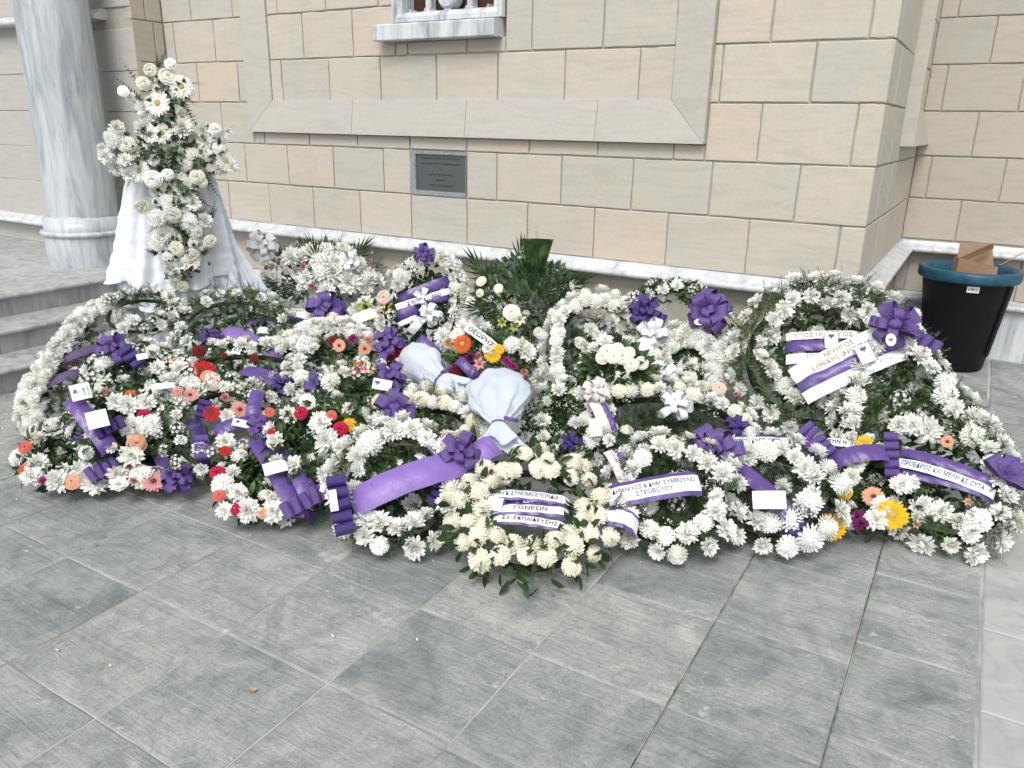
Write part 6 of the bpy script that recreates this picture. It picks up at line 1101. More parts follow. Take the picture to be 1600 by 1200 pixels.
SPRAYS=[{'key': 'back_mixed', 'c': [-3.9627, 4.0328, 0.57],
 'rx': 0.4347, 'rz': 0.2379, 'feat': [([-4.0158, 3.8931, 0.6398],
 'carnation_pink', 0.0359), ([-3.9191, 3.8761, 0.5083],
 'carnation_pink', 0.0402), ([-3.9417, 4.0025, 0.6934],
 'mum', 0.0903), ([-3.8535, 4.0531, 0.6498],
 'mum', 0.0815), ([-3.8226, 4.154, 0.6959],
 'mum', 0.0731), ([-4.0109, 3.9693, 0.7197],
 'mum', 0.0812), ([-3.9256, 3.9339, 0.6018],
 'mum', 0.0763), ([-3.8474, 4.0102, 0.5985],
 'mum', 0.0901), ([-3.7552, 4.0672, 0.525],
 'mum', 0.0906), ([-3.6927, 4.1983, 0.5461],
 'mum', 0.0917), ([-3.6787, 4.1574, 0.4801],
 'mum', 0.064), ([-4.1524, 3.7645, 0.5592],
 'mum', 0.0716), ([-4.2155, 3.7386, 0.5564],
 'mum', 0.0627), ([-3.9614, 3.874, 0.5589],
 'mum', 0.0671), ([-4.1071, 3.88, 0.6924],
 'mum', 0.0765), ([-4.053, 3.9174, 0.6977],
 'mum', 0.0675), ([-3.8662, 4.1382, 0.7309],
 'mum', 0.0731), ([-3.7613, 4.1817, 0.6397],
 'mum', 0.0595), ([-3.6585, 4.2595, 0.5315],
 'mum', 0.0554), ([-3.94, 4.0555, 0.7381],
 'mum', 0.0681), ([-3.8393, 3.928, 0.4718],
 'mum', 0.0672)],
 'bow': [{'c': [-4.2357, 3.742, 0.771],
 'r': 0.1153, 'col': 'W', 'n': 9}, {'c': [-3.7721, 4.0955, 0.6542],
 'r': 0.0904, 'col': 'W', 'n': 9}],
 'sash': []}, {'key': 'green_spray', 'c': [-2.3342, 4.1088, 0.6],
 'rx': 0.3375, 'rz': 0.2461, 'feat': [([-2.5769, 3.9784, 0.6673],
 'rose_cream', 0.0396), ([-2.0831, 4.2548, 0.6505],
 'rose_cream', 0.0435), ([-2.4491, 3.9707, 0.6406],
 'rose_cream', 0.0352), ([-2.6118, 3.9152, 0.5434],
 'rose_cream', 0.0357), ([-2.5416, 3.8802, 0.4267],
 'mum', 0.0631), ([-2.6141, 3.8868, 0.4565],
 'mum', 0.0635), ([-2.3351, 3.9436, 0.5094],
 'rose_cream', 0.0544), ([-2.4747, 3.8823, 0.4002],
 'mum', 0.0589), ([-2.1808, 4.0042, 0.4002],
 'rose_cream', 0.035), ([-2.2866, 3.9541, 0.4723],
 'lily_cream', 0.0466), ([-2.5617, 3.9412, 0.6044],
 'rose_cream', 0.0316), ([-2.3817, 3.9116, 0.4489],
 'lily_green', 0.0351), ([-2.3058, 3.9353, 0.4283],
 'lily_green', 0.035)],
 'bow': [],
 'sash': []}, {'key': 'mixed_bouquet', 'c': [-2.2424, 3.5806, 0.34],
 'rx': 0.2551, 'rz': 0.1276, 'feat': [([-2.4812, 3.4887, 0.405],
 'carnation_peach', 0.0366), ([-2.383, 3.4807, 0.4164],
 'gerbera_orange', 0.0542), ([-2.193, 3.5016, 0.3788],
 'gerbera_yellow', 0.0463), ([-2.1734, 3.5369, 0.4064],
 'gerbera_yellow', 0.0393), ([-2.2446, 3.4512, 0.3268],
 'lily_pink', 0.0392), ([-2.125, 3.5342, 0.3416],
 'carnation_magenta', 0.0357), ([-2.092, 3.5555, 0.3115],
 'carnation_magenta', 0.0322), ([-2.0495, 3.6014, 0.2761],
 'carnation_pink', 0.036), ([-1.9576, 3.7489, 0.1959],
 'rose_pink', 0.0368), ([-2.0023, 3.6799, 0.2296],
 'mum', 0.0693), ([-2.2273, 3.502, 0.4061],
 'mum', 0.0357), ([-2.4359, 3.5159, 0.4503],
 'rose_cream', 0.0438), ([-2.5504, 3.5294, 0.4261],
 'mum', 0.0519), ([-2.5394, 3.4214, 0.2459],
 'rose_pink', 0.0368), ([-2.3813, 3.4163, 0.281],
 'rose_dark', 0.0433), ([-2.4184, 3.4579, 0.3768],
 'sprig_green', 0.0362), ([-2.1299, 3.6018, 0.4224],
 'mum', 0.0431), ([-2.0612, 3.6606, 0.3715],
 'mum', 0.0651), ([-2.0946, 3.6464, 0.4113],
 'mum', 0.0506), ([-2.4368, 3.5625, 0.4921],
 'mum', 0.044), ([-2.306, 3.4478, 0.3552],
 'carnation_purple', 0.0429)],
 'bow': [],
 'sash': [{'a': [-2.3501, 3.4677, 0.5428],
 'b': [-2.1676, 3.5001, 0.4314],
 'w': 0.0534, 'col': 'W', 'band': None, 'text': ['ΘΕΩΡΗΣ'],
 'tcol': 'ink', 'sag': 0.01, 'th': 0.8}, {'a': [-2.5548, 3.2912, 0.4772],
 'b': [-2.4295, 3.3087, 0.3942],
 'w': 0.0708, 'col': 'P', 'band': None, 'text': [],
 'tcol': 'ink', 'sag': 0.01, 'th': 0.8}, {'a': [-2.332, 3.3591, 0.3797],
 'b': [-2.211, 3.3676, 0.2883],
 'w': 0.0563, 'col': 'P', 'band': None, 'text': [],
 'tcol': 'ink', 'sag': 0.01, 'th': 0.8}]}, {'key': 'cream_roses', 'c': [-1.402, 3.3986, 0.46],
 'rx': 0.1641, 'rz': 0.1073, 'feat': [([-1.4367, 3.3483, 0.5517],
 'rose_cream', 0.0404), ([-1.3976, 3.3717, 0.5658],
 'rose_cream', 0.0373), ([-1.3635, 3.3509, 0.5422],
 'rose_cream', 0.0432), ([-1.3993, 3.3275, 0.5328],
 'rose_cream', 0.037), ([-1.2877, 3.4092, 0.5069],
 'rose_cream', 0.0404), ([-1.3197, 3.3543, 0.5084],
 'rose_cream', 0.037), ([-1.4528, 3.3273, 0.528],
 'rose_cream', 0.0342), ([-1.3442, 3.3887, 0.5537],
 'rose_cream', 0.0372), ([-1.5223, 3.3879, 0.5497],
 'mum', 0.0444), ([-1.4882, 3.4209, 0.5801],
 'mum', 0.0444)],
 'bow': [],
 'sash': []}, {'key': 'yellow_lilies', 'c': [-3.4037, 3.9523, 0.34],
 'rx': 0.1308, 'rz': 0.0959, 'feat': [([-3.3336, 3.9392, 0.4086],
 'lily_yellow', 0.0516), ([-3.3726, 3.8655, 0.3767],
 'lily_yellow', 0.0513), ([-3.3246, 4.014, 0.3914],
 'lily_yellow', 0.0436), ([-3.4431, 3.886, 0.4083],
 'lily_green', 0.0517), ([-3.318, 3.9029, 0.3264],
 'rose_cream', 0.0515), ([-3.5197, 3.8982, 0.3834],
 'mum', 0.0741), ([-3.4336, 3.8598, 0.3718],
 'gerbera_peach', 0.043), ([-3.3871, 3.9522, 0.4402],
 'mum', 0.0692), ([-3.5091, 3.9531, 0.4298],
 'mum', 0.0788)],
 'bow': [],
 'sash': []}, {'key': 'shade_fill', 'c': [-1.8607, 3.9287, 0.22],
 'rx': 0.1804, 'rz': 0.188, 'feat': [([-1.9137, 3.8608, 0.2997],
 'rose_cream', 0.0408), ([-1.9303, 4.01, 0.3728],
 'mum', 0.0532), ([-1.8181, 3.9144, 0.3234],
 'mum', 0.0519), ([-1.9071, 3.8149, 0.2143],
 'mum', 0.0666), ([-1.811, 3.8298, 0.1922],
 'mum', 0.0552), ([-1.8805, 4.1171, 0.3762],
 'mum', 0.0462), ([-1.9059, 3.923, 0.3455],
 'mum', 0.0486), ([-1.7701, 3.8672, 0.2295],
 'mum', 0.0515), ([-1.9507, 3.8135, 0.112],
 'mum', 0.0524), ([-1.8821, 3.818, 0.0872],
 'mum', 0.0522)],
 'bow': [],
 'sash': []}]
TULLE=[{'a': [-1.7776, 2.8854, 0.46],
 'b': [-1.5995, 2.6051, 0.4],
 'c': [-1.555, 2.5501, 0.33],
 'w0': 0.1538, 'wn': 0.0298, 'w2': 0.0964, 'label': 'bluish white tulle bouquet wrap pinched by a purple tie, behind the cream laurel wreath'}, {'a': [-2.3543, 2.9927, 0.48],
 'b': [-2.0731, 2.8514, 0.44],
 'c': [-1.9608, 2.8601, 0.42],
 'w0': 0.1009, 'wn': 0.0459, 'w2': 0.0484, 'label': 'bluish white tulle cone lying empty beside the small white envelope with dark crest'}]
CROSS_FLOWERS=[([-4.2429, 3.0397, 1.8641],
 'rose_cream', 0.0444), ([-4.174, 3.1246, 1.9025],
 'eustoma', 0.0372), ([-4.1998, 3.1155, 1.8231],
 'rose_cream', 0.056), ([-4.2655, 3.0032, 1.787],
 'rose_cream', 0.0481), ([-4.2093, 3.0356, 1.6877],
 'gerbera_white', 0.0823), ([-4.1331, 3.1501, 1.7825],
 'gerbera_white', 0.0752), ([-4.1849, 3.1399, 1.7403],
 'eustoma', 0.0413), ([-4.3418, 2.9203, 1.7459],
 'rose_white', 0.0331), ([-4.2863, 2.9982, 1.6549],
 'mum', 0.0596), ([-4.2407, 3.0223, 1.6135],
 'mum', 0.0487), ([-4.171, 3.1556, 1.6452],
 'eustoma', 0.0303), ([-4.2321, 3.0502, 1.7613],
 'rose_cream', 0.0335), ([-4.209, 3.0374, 1.5255],
 'gerbera_white', 0.0793), ([-4.2785, 2.9771, 1.5489],
 'mum', 0.0599), ([-4.2425, 2.9892, 1.5212],
 'gerbera_white', 0.0601), ([-4.1432, 3.1349, 1.5521],
 'mum', 0.0647), ([-4.2087, 3.0792, 1.4278],
 'gerbera_white', 0.0761), ([-4.3503, 2.8555, 1.547],
 'mum', 0.0592), ([-4.3698, 2.8482, 1.494],
 'mum', 0.063), ([-4.3284, 2.8868, 1.4558],
 'rose_cream', 0.0522), ([-4.0905, 3.2306, 1.5353],
 'mum', 0.0538), ([-4.0319, 3.2762, 1.5402],
 'rose_white', 0.0464), ([-4.0762, 3.2304, 1.4808],
 'mum', 0.0617), ([-4.0834, 3.2358, 1.4069],
 'rose_cream', 0.0542), ([-4.0273, 3.2829, 1.4374],
 'rose_white', 0.0428), ([-3.9925, 3.3017, 1.3637],
 'gerbera_white', 0.0666), ([-4.0651, 3.2385, 1.3255],
 'rose_cream', 0.0311), ([-4.0337, 3.2873, 1.3176],
 'mum', 0.047), ([-4.3636, 2.8261, 1.3275],
 'mum', 0.056), ([-4.3727, 2.7746, 1.3891],
 'mum', 0.0482), ([-4.3124, 2.8511, 1.3716],
 'mum', 0.0524), ([-4.282, 2.9108, 1.3098],
 'gerbera_white', 0.0755), ([-4.2265, 2.9612, 1.2629],
 'rose_white', 0.0571), ([-4.1833, 3.0277, 1.2876],
 'eustoma', 0.0459), ([-4.1733, 3.0767, 1.2527],
 'mum', 0.0462), ([-4.1511, 3.1291, 1.2363],
 'eustoma', 0.0426), ([-4.0946, 3.1626, 1.2711],
 'rose_cream', 0.0466), ([-4.0793, 3.1879, 1.2407],
 'rose_cream', 0.039), ([-4.1998, 3.0343, 1.1865],
 'gerbera_white', 0.0731), ([-4.1507, 3.1102, 1.1659],
 'gerbera_white', 0.0698), ([-4.1183, 3.1332, 1.117],
 'mum', 0.0585), ([-4.1961, 3.0233, 1.1275],
 'mum', 0.054), ([-4.2895, 2.9113, 1.111],
 'rose_cream', 0.0496), ([-4.2429, 2.9752, 1.1317],
 'rose_white', 0.0345), ([-4.1847, 3.0312, 1.056],
 'rose_cream', 0.062), ([-4.2209, 2.9464, 1.0417],
 'mum', 0.0539), ([-4.1269, 3.0944, 1.0165],
 'mum', 0.0548), ([-4.0849, 3.1765, 1.0122],
 'mum', 0.0512), ([-4.2101, 2.9981, 0.9388],
 'gerbera_white', 0.0583), ([-4.1132, 3.1172, 0.9576],
 'mum', 0.0551), ([-4.2494, 2.9457, 0.895],
 'mum', 0.0582), ([-4.1281, 3.1091, 0.8794],
 'rose_white', 0.0394), ([-4.059, 3.1777, 0.8894],
 'rose_cream', 0.0477), ([-4.1087, 3.1439, 0.8693],
 'mum', 0.0475), ([-4.1731, 3.0207, 0.8506],
 'rose_cream', 0.0549), ([-4.1266, 3.0895, 0.8113],
 'rose_cream', 0.0475), ([-4.1175, 3.0679, 0.7717],
 'gerbera_white', 0.0594), ([-4.1927, 2.9664, 0.805],
 'rose_white', 0.0391), ([-4.1893, 2.9674, 0.735],
 'mum', 0.0471), ([-4.1529, 3.019, 0.7511],
 'mum', 0.0513), ([-4.1812, 3.0002, 0.6917],
 'mum', 0.0395), ([-4.2091, 2.966, 0.9346],
 'mum', 0.0466), ([-4.3124, 2.909, 1.406],
 'mum', 0.0487), ([-4.1138, 3.1594, 1.4074],
 'mum', 0.0462), ([-4.1451, 3.1312, 1.3518],
 'mum', 0.0462), ([-4.2438, 2.9891, 1.3704],
 'mum', 0.0417), ([-4.1313, 3.1896, 1.4981],
 'mum', 0.0498), ([-4.4109, 2.7866, 1.4335],
 'mum', 0.0406), ([-3.9656, 3.3177, 1.3268],
 'mum', 0.0433), ([-4.0307, 3.3123, 1.4999],
 'mum', 0.0466), ([-4.3157, 2.8614, 1.2922],
 'mum', 0.0489)]
CROSS_SPINE=[[-4.2661, 3.1359, 1.8356], [-4.2036, 3.0841, 0.6766], [-4.424, 2.8724, 1.4212], [-4.0676, 3.3549, 1.405], [-4.2479, 3.1133, 1.4335]]
CROSS_NORMAL=[0.8036, -0.5911, 0.0698]
CLOTH_POINTS=[[-4.3492, 3.1521, 1.2098], [-4.323, 3.1083, 0.5359], [-4.4983, 2.9454, 1.1752], [-4.5509, 2.8061, 0.6002], [-4.0796, 3.426, 0.4249], [-4.1949, 3.3569, 1.1676]]
CROSS_SPRIGS=[([-4.3033, 3.0257, 1.7606], [-4.3497, 2.9454, 1.9007]), ([-4.2511, 3.1136, 1.9034], [-4.218, 3.1321, 1.9657]), ([-4.2012, 3.1693, 1.8015], [-4.1127, 3.2563, 1.805]), ([-4.1708, 3.2025, 1.7321], [-4.1343, 3.2141, 1.6969]), ([-4.1713, 3.1956, 1.6784], [-4.1143, 3.2244, 1.5531]), ([-4.3239, 2.9935, 1.7246], [-4.365, 2.9135, 1.8074]), ([-4.0877, 3.2858, 1.4802], [-4.0069, 3.3707, 1.5558]), ([-4.0885, 3.2627, 1.2935], [-3.9896, 3.3642, 1.3014]), ([-4.1103, 3.2308, 1.2749], [-4.0473, 3.268, 1.1504]), ([-4.3808, 2.8677, 1.3145], [-4.3819, 2.8211, 1.2183]), ([-4.3512, 2.9037, 1.2779], [-4.3456, 2.8712, 1.2248]), ([-4.2604, 3.0117, 1.147], [-4.2555, 2.976, 1.0745]), ([-4.1327, 3.1848, 1.1431], [-4.0738, 3.2243, 1.0863]), ([-4.2855, 2.9398, 0.8267], [-4.2858, 2.9074, 0.8423]), ([-4.2227, 3.0131, 0.7249], [-4.1531, 3.0644, 0.645]), ([-4.1906, 3.0518, 0.6829], [-4.1599, 3.0526, 0.622]), ([-4.0896, 3.2319, 1.0459], [-4.0628, 3.2416, 1.105]), ([-4.3592, 2.9078, 1.4045], [-4.4116, 2.8049, 1.4226]), ([-4.2028, 3.1483, 1.6412], [-4.1349, 3.2049, 1.625]), ([-4.295, 3.0225, 1.6378], [-4.3139, 2.9691, 1.6889]), ([-4.255, 3.0708, 1.5857], [-4.2177, 3.0941, 1.6399]), ([-4.2575, 3.044, 1.3868], [-4.2626, 2.996, 1.3258]), ([-4.1954, 3.1219, 1.3316], [-4.1999, 3.0863, 1.3694]), ([-4.1745, 3.1458, 1.2944], [-4.1804, 3.0954, 1.2215]), ([-4.2613, 3.0016, 1.0721], [-4.2666, 2.9543, 1.0188]), ([-4.1549, 3.1458, 1.0678], [-4.1177, 3.1582, 1.0308]), ([-4.1128, 3.173, 0.8139], [-4.0638, 3.2105, 0.8537]), ([-4.2623, 2.9914, 0.9967], [-4.2757, 2.9353, 0.9629])]
FALLEN=[('leaf', -1.5978, 1.234), ('petal', -1.5753, 1.5466), ('petal', -1.33, 1.6776), ('petal', -0.3494, 2.9177), ('petal', -2.936, 1.3087), ('petal', -2.0477, 1.0759), ('petal', -2.2562, 1.0345), ('petal', -4.8209, 2.2037), ('petal', -4.6861, 2.159), ('petal', -4.6259, 2.0958), ('petal', -4.4858, 2.0647), ('petal', -4.4086, 1.9971), ('petal', -4.3102, 1.9263), ('petal', -4.12, 1.8601), ('petal', -4.5782, 2.1273), ('petal', -4.4785, 2.0096)]
# ------------------------------------------------------------------ flower heads (unit radius, facing +Z; shared by every copy)
def petal_pts(g, a, e, r0, ln, w, curl, mi=0, cup=0.25, twist=0.0):
    d = Vector((cos(a), sin(a), 0)); s = Vector((-sin(a), cos(a), 0)); up = Vector((0, 0, 1))
    def P(r, h, x, dz=0): return d * r + up * (h + dz) + s * x
    e1 = e + curl
    m = (r0 + cos(e) * ln * 0.55, sin(e) * ln * 0.55); t = (m[0] + cos(e1) * ln * 0.45, m[1] + sin(e1) * ln * 0.45)
    k = (m[0] * 0.42 + t[0] * 0.58, m[1] * 0.42 + t[1] * 0.58)
    g.add([P(r0, 0, -w * 0.25), P(r0, 0, w * 0.25), P(m[0], m[1], -w / 2, cup * w), P(m[0], m[1], 0), P(m[0], m[1], w / 2, cup * w), P(k[0], k[1], -w * 0.44 + twist * w * 0.5, cup * w * 0.8), P(k[0], k[1], twist * w * 0.5), P(k[0], k[1], w * 0.44 + twist * w * 0.5, cup * w * 0.8), P(t[0], t[1], twist * w, cup * w * 0.3)],
          [(0, 3, 2), (0, 1, 3), (1, 4, 3), (2, 3, 6, 5), (3, 4, 7, 6), (5, 6, 8), (6, 7, 8)], mi)
def make_mum(seed, m, layers, open_=1.0):
    r = random.Random(seed); g = Geo()
    for (e, ln, n, w) in layers:
        off = r.random() * 6
        for i in range(n):
            petal_pts(g, off + 2 * pi * i / n + r.gauss(0, 0.10), radians(e * open_ + r.gauss(0, 7)), 0.05, ln * r.uniform(0.82, 1.10), w * r.uniform(0.85, 1.2), radians(r.uniform(0, 38)), 0, 0.3, r.gauss(0, 0.4))
    return g.mesh('flower_head', [m])
MUML = [(-6, 0.95, 13, 0.29), (8, 1.0, 13, 0.29), (24, 0.95, 13, 0.27), (42, 0.84, 12, 0.25), (60, 0.68, 10, 0.22), (76, 0.5, 8, 0.18)]
MUMT = [(-18, 0.85, 15, 0.23), (0, 0.96, 17, 0.23), (16, 0.98, 17, 0.22), (33, 0.94, 17, 0.21), (49, 0.86, 15, 0.20), (64, 0.74, 12, 0.19), (79, 0.62, 8, 0.17)]
MUMP = [(-40, 0.72, 15, 0.22), (-15, 0.88, 17, 0.22), (5, 0.95, 18, 0.21), (24, 0.95, 18, 0.21), (42, 0.93, 17, 0.20), (58, 0.88, 14, 0.19), (72, 0.82, 11, 0.18), (84, 0.78, 7, 0.17)]
DAISY = [(0, 1.0, 22, 0.17), (9, 0.92, 20, 0.16)]
def make_pom(seed, m, n=125, cover=118, ln=0.36, wd=0.21):
    r = random.Random(seed); g = Geo(); kk = 12; vs = []
    for th in (0.01, 35, 70, 105, 140): vs += [(0.66 * sin(radians(th)) * cos(2*pi*i/kk), 0.66 * sin(radians(th)) * sin(2*pi*i/kk), 0.66 * cos(radians(th))) for i in range(kk)]
    g.add(vs, [(a*kk+i, a*kk+(i+1) % kk, (a+1)*kk+(i+1) % kk, (a+1)*kk+i) for a in range(4) for i in range(kk)])
    for i in range(n):
        th = math.acos(1 - (1 - cos(radians(cover))) * (i + 0.5) / n) + r.gauss(0, 0.03); a = i * 2.39996 + r.gauss(0, 0.05)
        d = Vector((sin(th) * cos(a), sin(th) * sin(a), cos(th))); e = Vector((cos(th) * cos(a), cos(th) * sin(a), -sin(th))); s = d.cross(e)
        base = d * 0.56; L = ln * r.uniform(0.8, 1.15) * (1.0 + 0.35 * sin(th) ** 2); up_ = (d * 0.85 + e * 0.45 * sin(th)).normalized(); w = wd * r.uniform(0.85, 1.2)
        inn = -e * 0.10
        A = base + up_ * L * 0.55 + e * 0.05; T = base + up_ * L + inn * (0.6 + r.random() * 0.8)
        B = base + up_ * L * 0.85 + inn * 0.2
        g.add([base, A - s * w * 0.5 + inn * 0.3, A, A + s * w * 0.5 + inn * 0.3, B - s * w * 0.36 + inn * 0.5, B + s * w * 0.36 + inn * 0.5, T], [(0, 2, 1), (0, 3, 2), (1, 2, 4), (2, 3, 5), (2, 5, 6), (2, 6, 4)])
    return g.mesh('flower_head', [m])
def make_gerbera(seed, m, disc):
    r = random.Random(seed); g = Geo()
    for (e, ln, n, w) in ((0, 1.0, 21, 0.25), (6, 0.9, 19, 0.22), (20, 0.45, 18, 0.09)):
        o = r.random()
        for i in range(n): petal_pts(g, o + 2*pi*i/n + r.gauss(0, 0.04), radians(e + r.gauss(0, 3)), 0.1, ln * r.uniform(0.93, 1.03) - 0.1, w, radians(r.uniform(-8, 6)), 0, 0.08)
    k = 14; vs = [(0.24 * cos(2*pi*i/k), 0.24 * sin(2*pi*i/k), 0.05) for i in range(k)] + [(0.17 * cos(2*pi*i/k), 0.17 * sin(2*pi*i/k), 0.13) for i in range(k)] + [(0, 0, 0.14)]
    g.add(vs, [(i, (i+1) % k, (i+1) % k + k, i + k) for i in range(k)] + [(i + k, (i+1) % k + k, 2*k) for i in range(k)], 1)
    return g.mesh('flower_head', [m, disc])
def make_rose(seed, m, flare=1.0):
    r = random.Random(seed); g = Geo()
    for li, (n, rad, h) in enumerate(((2, 0.10, 0.74), (3, 0.20, 0.75), (3, 0.31, 0.73), (4, 0.43, 0.68), (4, 0.56, 0.59), (5, 0.69, 0.47 / flare), (5, 0.82, 0.33 / flare))):
        off = r.random() * 6
        for i in range(n):
            a0 = off + 2*pi*i/n; span = 2*pi/n * 0.9 + 0.35; vs = []; nu = 6; dr = r.uniform(-0.03, 0.04)
            for u in range(nu):
                q = u / (nu-1) - 0.5; t = a0 + span * q; edge = 1 - 0.22 * (2 * q) ** 4; sp = 0.05 * q      # one side tucks under its neighbour
                for rr, z in ((0.25 * rad, -0.1), (rad * 0.92, h * 0.45), (rad + dr, h * 0.9 * edge), (rad + 0.055 + dr, h * edge), (rad + 0.15 + dr, (h - 0.05) * edge)):
                    vs.append(((rr + sp) * cos(t), (rr + sp) * sin(t), z + r.gauss(0, 0.006)))
            g.add(vs, grid_faces(nu, 5))
    for li in range(9):      # tight whorl at the heart
        a0 = li * 2.4; rr0 = 0.05 + 0.024 * li; vs = []
        for u in range(5):
            t = a0 + (u / 4 - 0.5) * 1.9
            for f in (0.0, 0.6, 1.0): vs.append((rr0 * (0.8 + 0.35 * f) * cos(t), rr0 * (0.8 + 0.35 * f) * sin(t), 0.25 + (0.50 - 0.012 * li) * f))
        g.add(vs, grid_faces(5, 3))
    k = 10; g.add([(0.34 * cos(2*pi*i/k), 0.34 * sin(2*pi*i/k), 0.10) for i in range(k)] + [(0.26 * cos(2*pi*i/k), 0.26 * sin(2*pi*i/k), 0.42) for i in range(k)] + [(0, 0, 0.50)], [(i, (i+1) % k, (i+1) % k + k, i + k) for i in range(k)] + [(i + k, (i+1) % k + k, 2*k) for i in range(k)])
    return g.mesh('flower_head', [m], True)
def make_carnation(seed, m):
    r = random.Random(seed); g = Geo()
    for k in range(30):
        a = r.random() * 2 * pi; e = radians(r.uniform(8, 85)); ln = r.uniform(0.75, 1.0); d = Vector((cos(a) * cos(e), sin(a) * cos(e), sin(e) * 0.8)); s = Vector((-sin(a), cos(a), 0)); u = d.cross(s)
        vs = []; w = 0.34
        for j in range(5): q = (j - 2) / 2; vs.append(d * ln * 0.35 + s * q * w * 0.3); vs.append(d * ln * (1 - 0.12 * (j % 2)) + s * q * w + u * 0.12 * (-1) ** j)
        g.add(vs, [(2*j, 2*j+2, 2*j+3, 2*j+1) for j in range(4)])
    return g.mesh('flower_head', [m])
def make_lily(seed, m):
    r = random.Random(seed); g = Geo()
    for i in range(6):
        a = 2*pi*i/6; d = Vector((cos(a), sin(a), 0)); s = Vector((-sin(a), cos(a), 0)); vs = []
        for j in range(6):
            f = j / 5; w = 0.24 * sin(pi * min(0.98, f * 0.9 + 0.1)) ; p = d * (0.1 + 0.95 * f ** 1.2) + Vector((0, 0, 0.55 * sin(f * pi * 0.8))); vs += [p - s * w + Vector((0, 0, w * 0.4)), p, p + s * w + Vector((0, 0, w * 0.4))]
        g.add(vs, [(3*j + k, 3*j + k + 1, 3*j + k + 4, 3*j + k + 3) for j in range(5) for k in (0, 1)])
    return g.mesh('flower_head', [m], True)
def make_cluster(seed, m, n=13, size=0.30):
    r = random.Random(seed); g = Geo()
    for k in range(n):
        f = (k + 0.5) / n; e = math.acos(1 - 0.85 * f); a = k * 2.39996; c = Vector((sin(e) * cos(a), sin(e) * sin(a), cos(e) * 0.7)) * 0.85; q = c.to_track_quat('Z', 'Y')
        for j in range(7):
            t = 2*pi*j/7 + r.random() * .3; d = q @ Vector((cos(t), sin(t), 0.5)); s = q @ Vector((-sin(t), cos(t), 0))
            g.add([c, c + d * size * 0.6 - s * size * 0.22, c + d * size * r.uniform(.9, 1.15), c + d * size * 0.6 + s * size * 0.22], [(0, 1, 2, 3)])
    return g.mesh('flower_head', [m])
def make_bud(m):
    g = Geo(); k = 8; prof = [(0.0, -1), (0.35, -0.7), (0.45, -0.1), (0.3, 0.6), (0, 1)]
    vs = [(r_ * cos(2*pi*i/k), r_ * sin(2*pi*i/k), z) for r_, z in prof for i in range(k)]
    g.add(vs, [(a*k+i, a*k+(i+1) % k, (a+1)*k+(i+1) % k, (a+1)*k+i) for a in range(4) for i in range(k)]); return g.mesh('flower_head', [m], True)
FM = {}
def fmesh(kind):
    if kind in FM: return rnd.choice(FM[kind])
    if kind == 'mum': L = [make_mum(s, M['mum'], MUML) for s in range(6)]
    elif kind == 'mumt': L = [make_mum(20 + s, M['mum'], MUMT) for s in range(4)] + [make_pom(60 + s, M['mum'], 105, 108, 0.42, 0.22) for s in range(4)]
    elif kind == 'mumc': L = [make_pom(40 + s, M['mum_cream']) for s in range(6)]
    elif kind == 'daisy_white': L = [make_gerbera(s, M['mum'], M['disc_yellow']) for s in range(2)]
    elif kind == 'eustoma': L = [make_rose(s, M['mum'], 1.5) for s in range(2)]
    elif kind == 'cluster': L = [make_cluster(s, M['mum']) for s in range(4)]
    elif kind == 'cluster_mauve': L = [make_cluster(s, pm('mauve')) for s in range(3)]
    else:
        a, c = kind.split('_')
        if a == 'gerbera': L = [make_gerbera(s, M['mum'] if c == 'white' else pm(c), M['disc_dark'] if c in ('pink', 'peach', 'red') else M['disc_yellow']) for s in range(2)]
        elif a == 'rose': L = [make_rose(s, M['rosew'] if c == 'cream' else (M['mum'] if c == 'white' else pm(c)), f) for s, f in ((1, 1.0), (2, 0.7), (3, 1.2))]
        elif a == 'carnation': L = [make_carnation(s, pm(c)) for s in range(2)]
        elif a == 'lily': L = [make_lily(s, pm(c)) for s in range(2)]
        elif a == 'sprig': L = [make_cluster(3, pm(c))]
    FM[kind] = L; return rnd.choice(L)
NAMES = {'mum': 'chrysanthemum', 'mumt': 'chrysanthemum', 'mumc': 'chrysanthemum', 'daisy': 'daisy', 'eustoma': 'lisianthus', 'cluster': 'flower_cluster', 'gerbera': 'gerbera', 'rose': 'rose', 'carnation': 'carnation', 'lily': 'lily', 'sprig': 'flower_cluster'}
def put_flower(kind, pos, face, size, root, squash=1.0):
    if kind == 'mum' and rnd.random() < 0.36: kind = 'mumt'
    me = fmesh(kind); o = link(NAMES[kind.split('_')[0]], me, root)
    q = Vector(face).to_track_quat('Z', 'Y') @ Quaternion((0, 0, 1), rnd.random() * 6.283)
    o.rotation_mode = 'QUATERNION'; o.rotation_quaternion = q; o.location = Vector(pos) - root.location; s = size * rnd.uniform(0.86, 1.12); o.scale = (s * rnd.uniform(0.92, 1.05), s, s * squash * rnd.uniform(0.75, 1.1)); return o
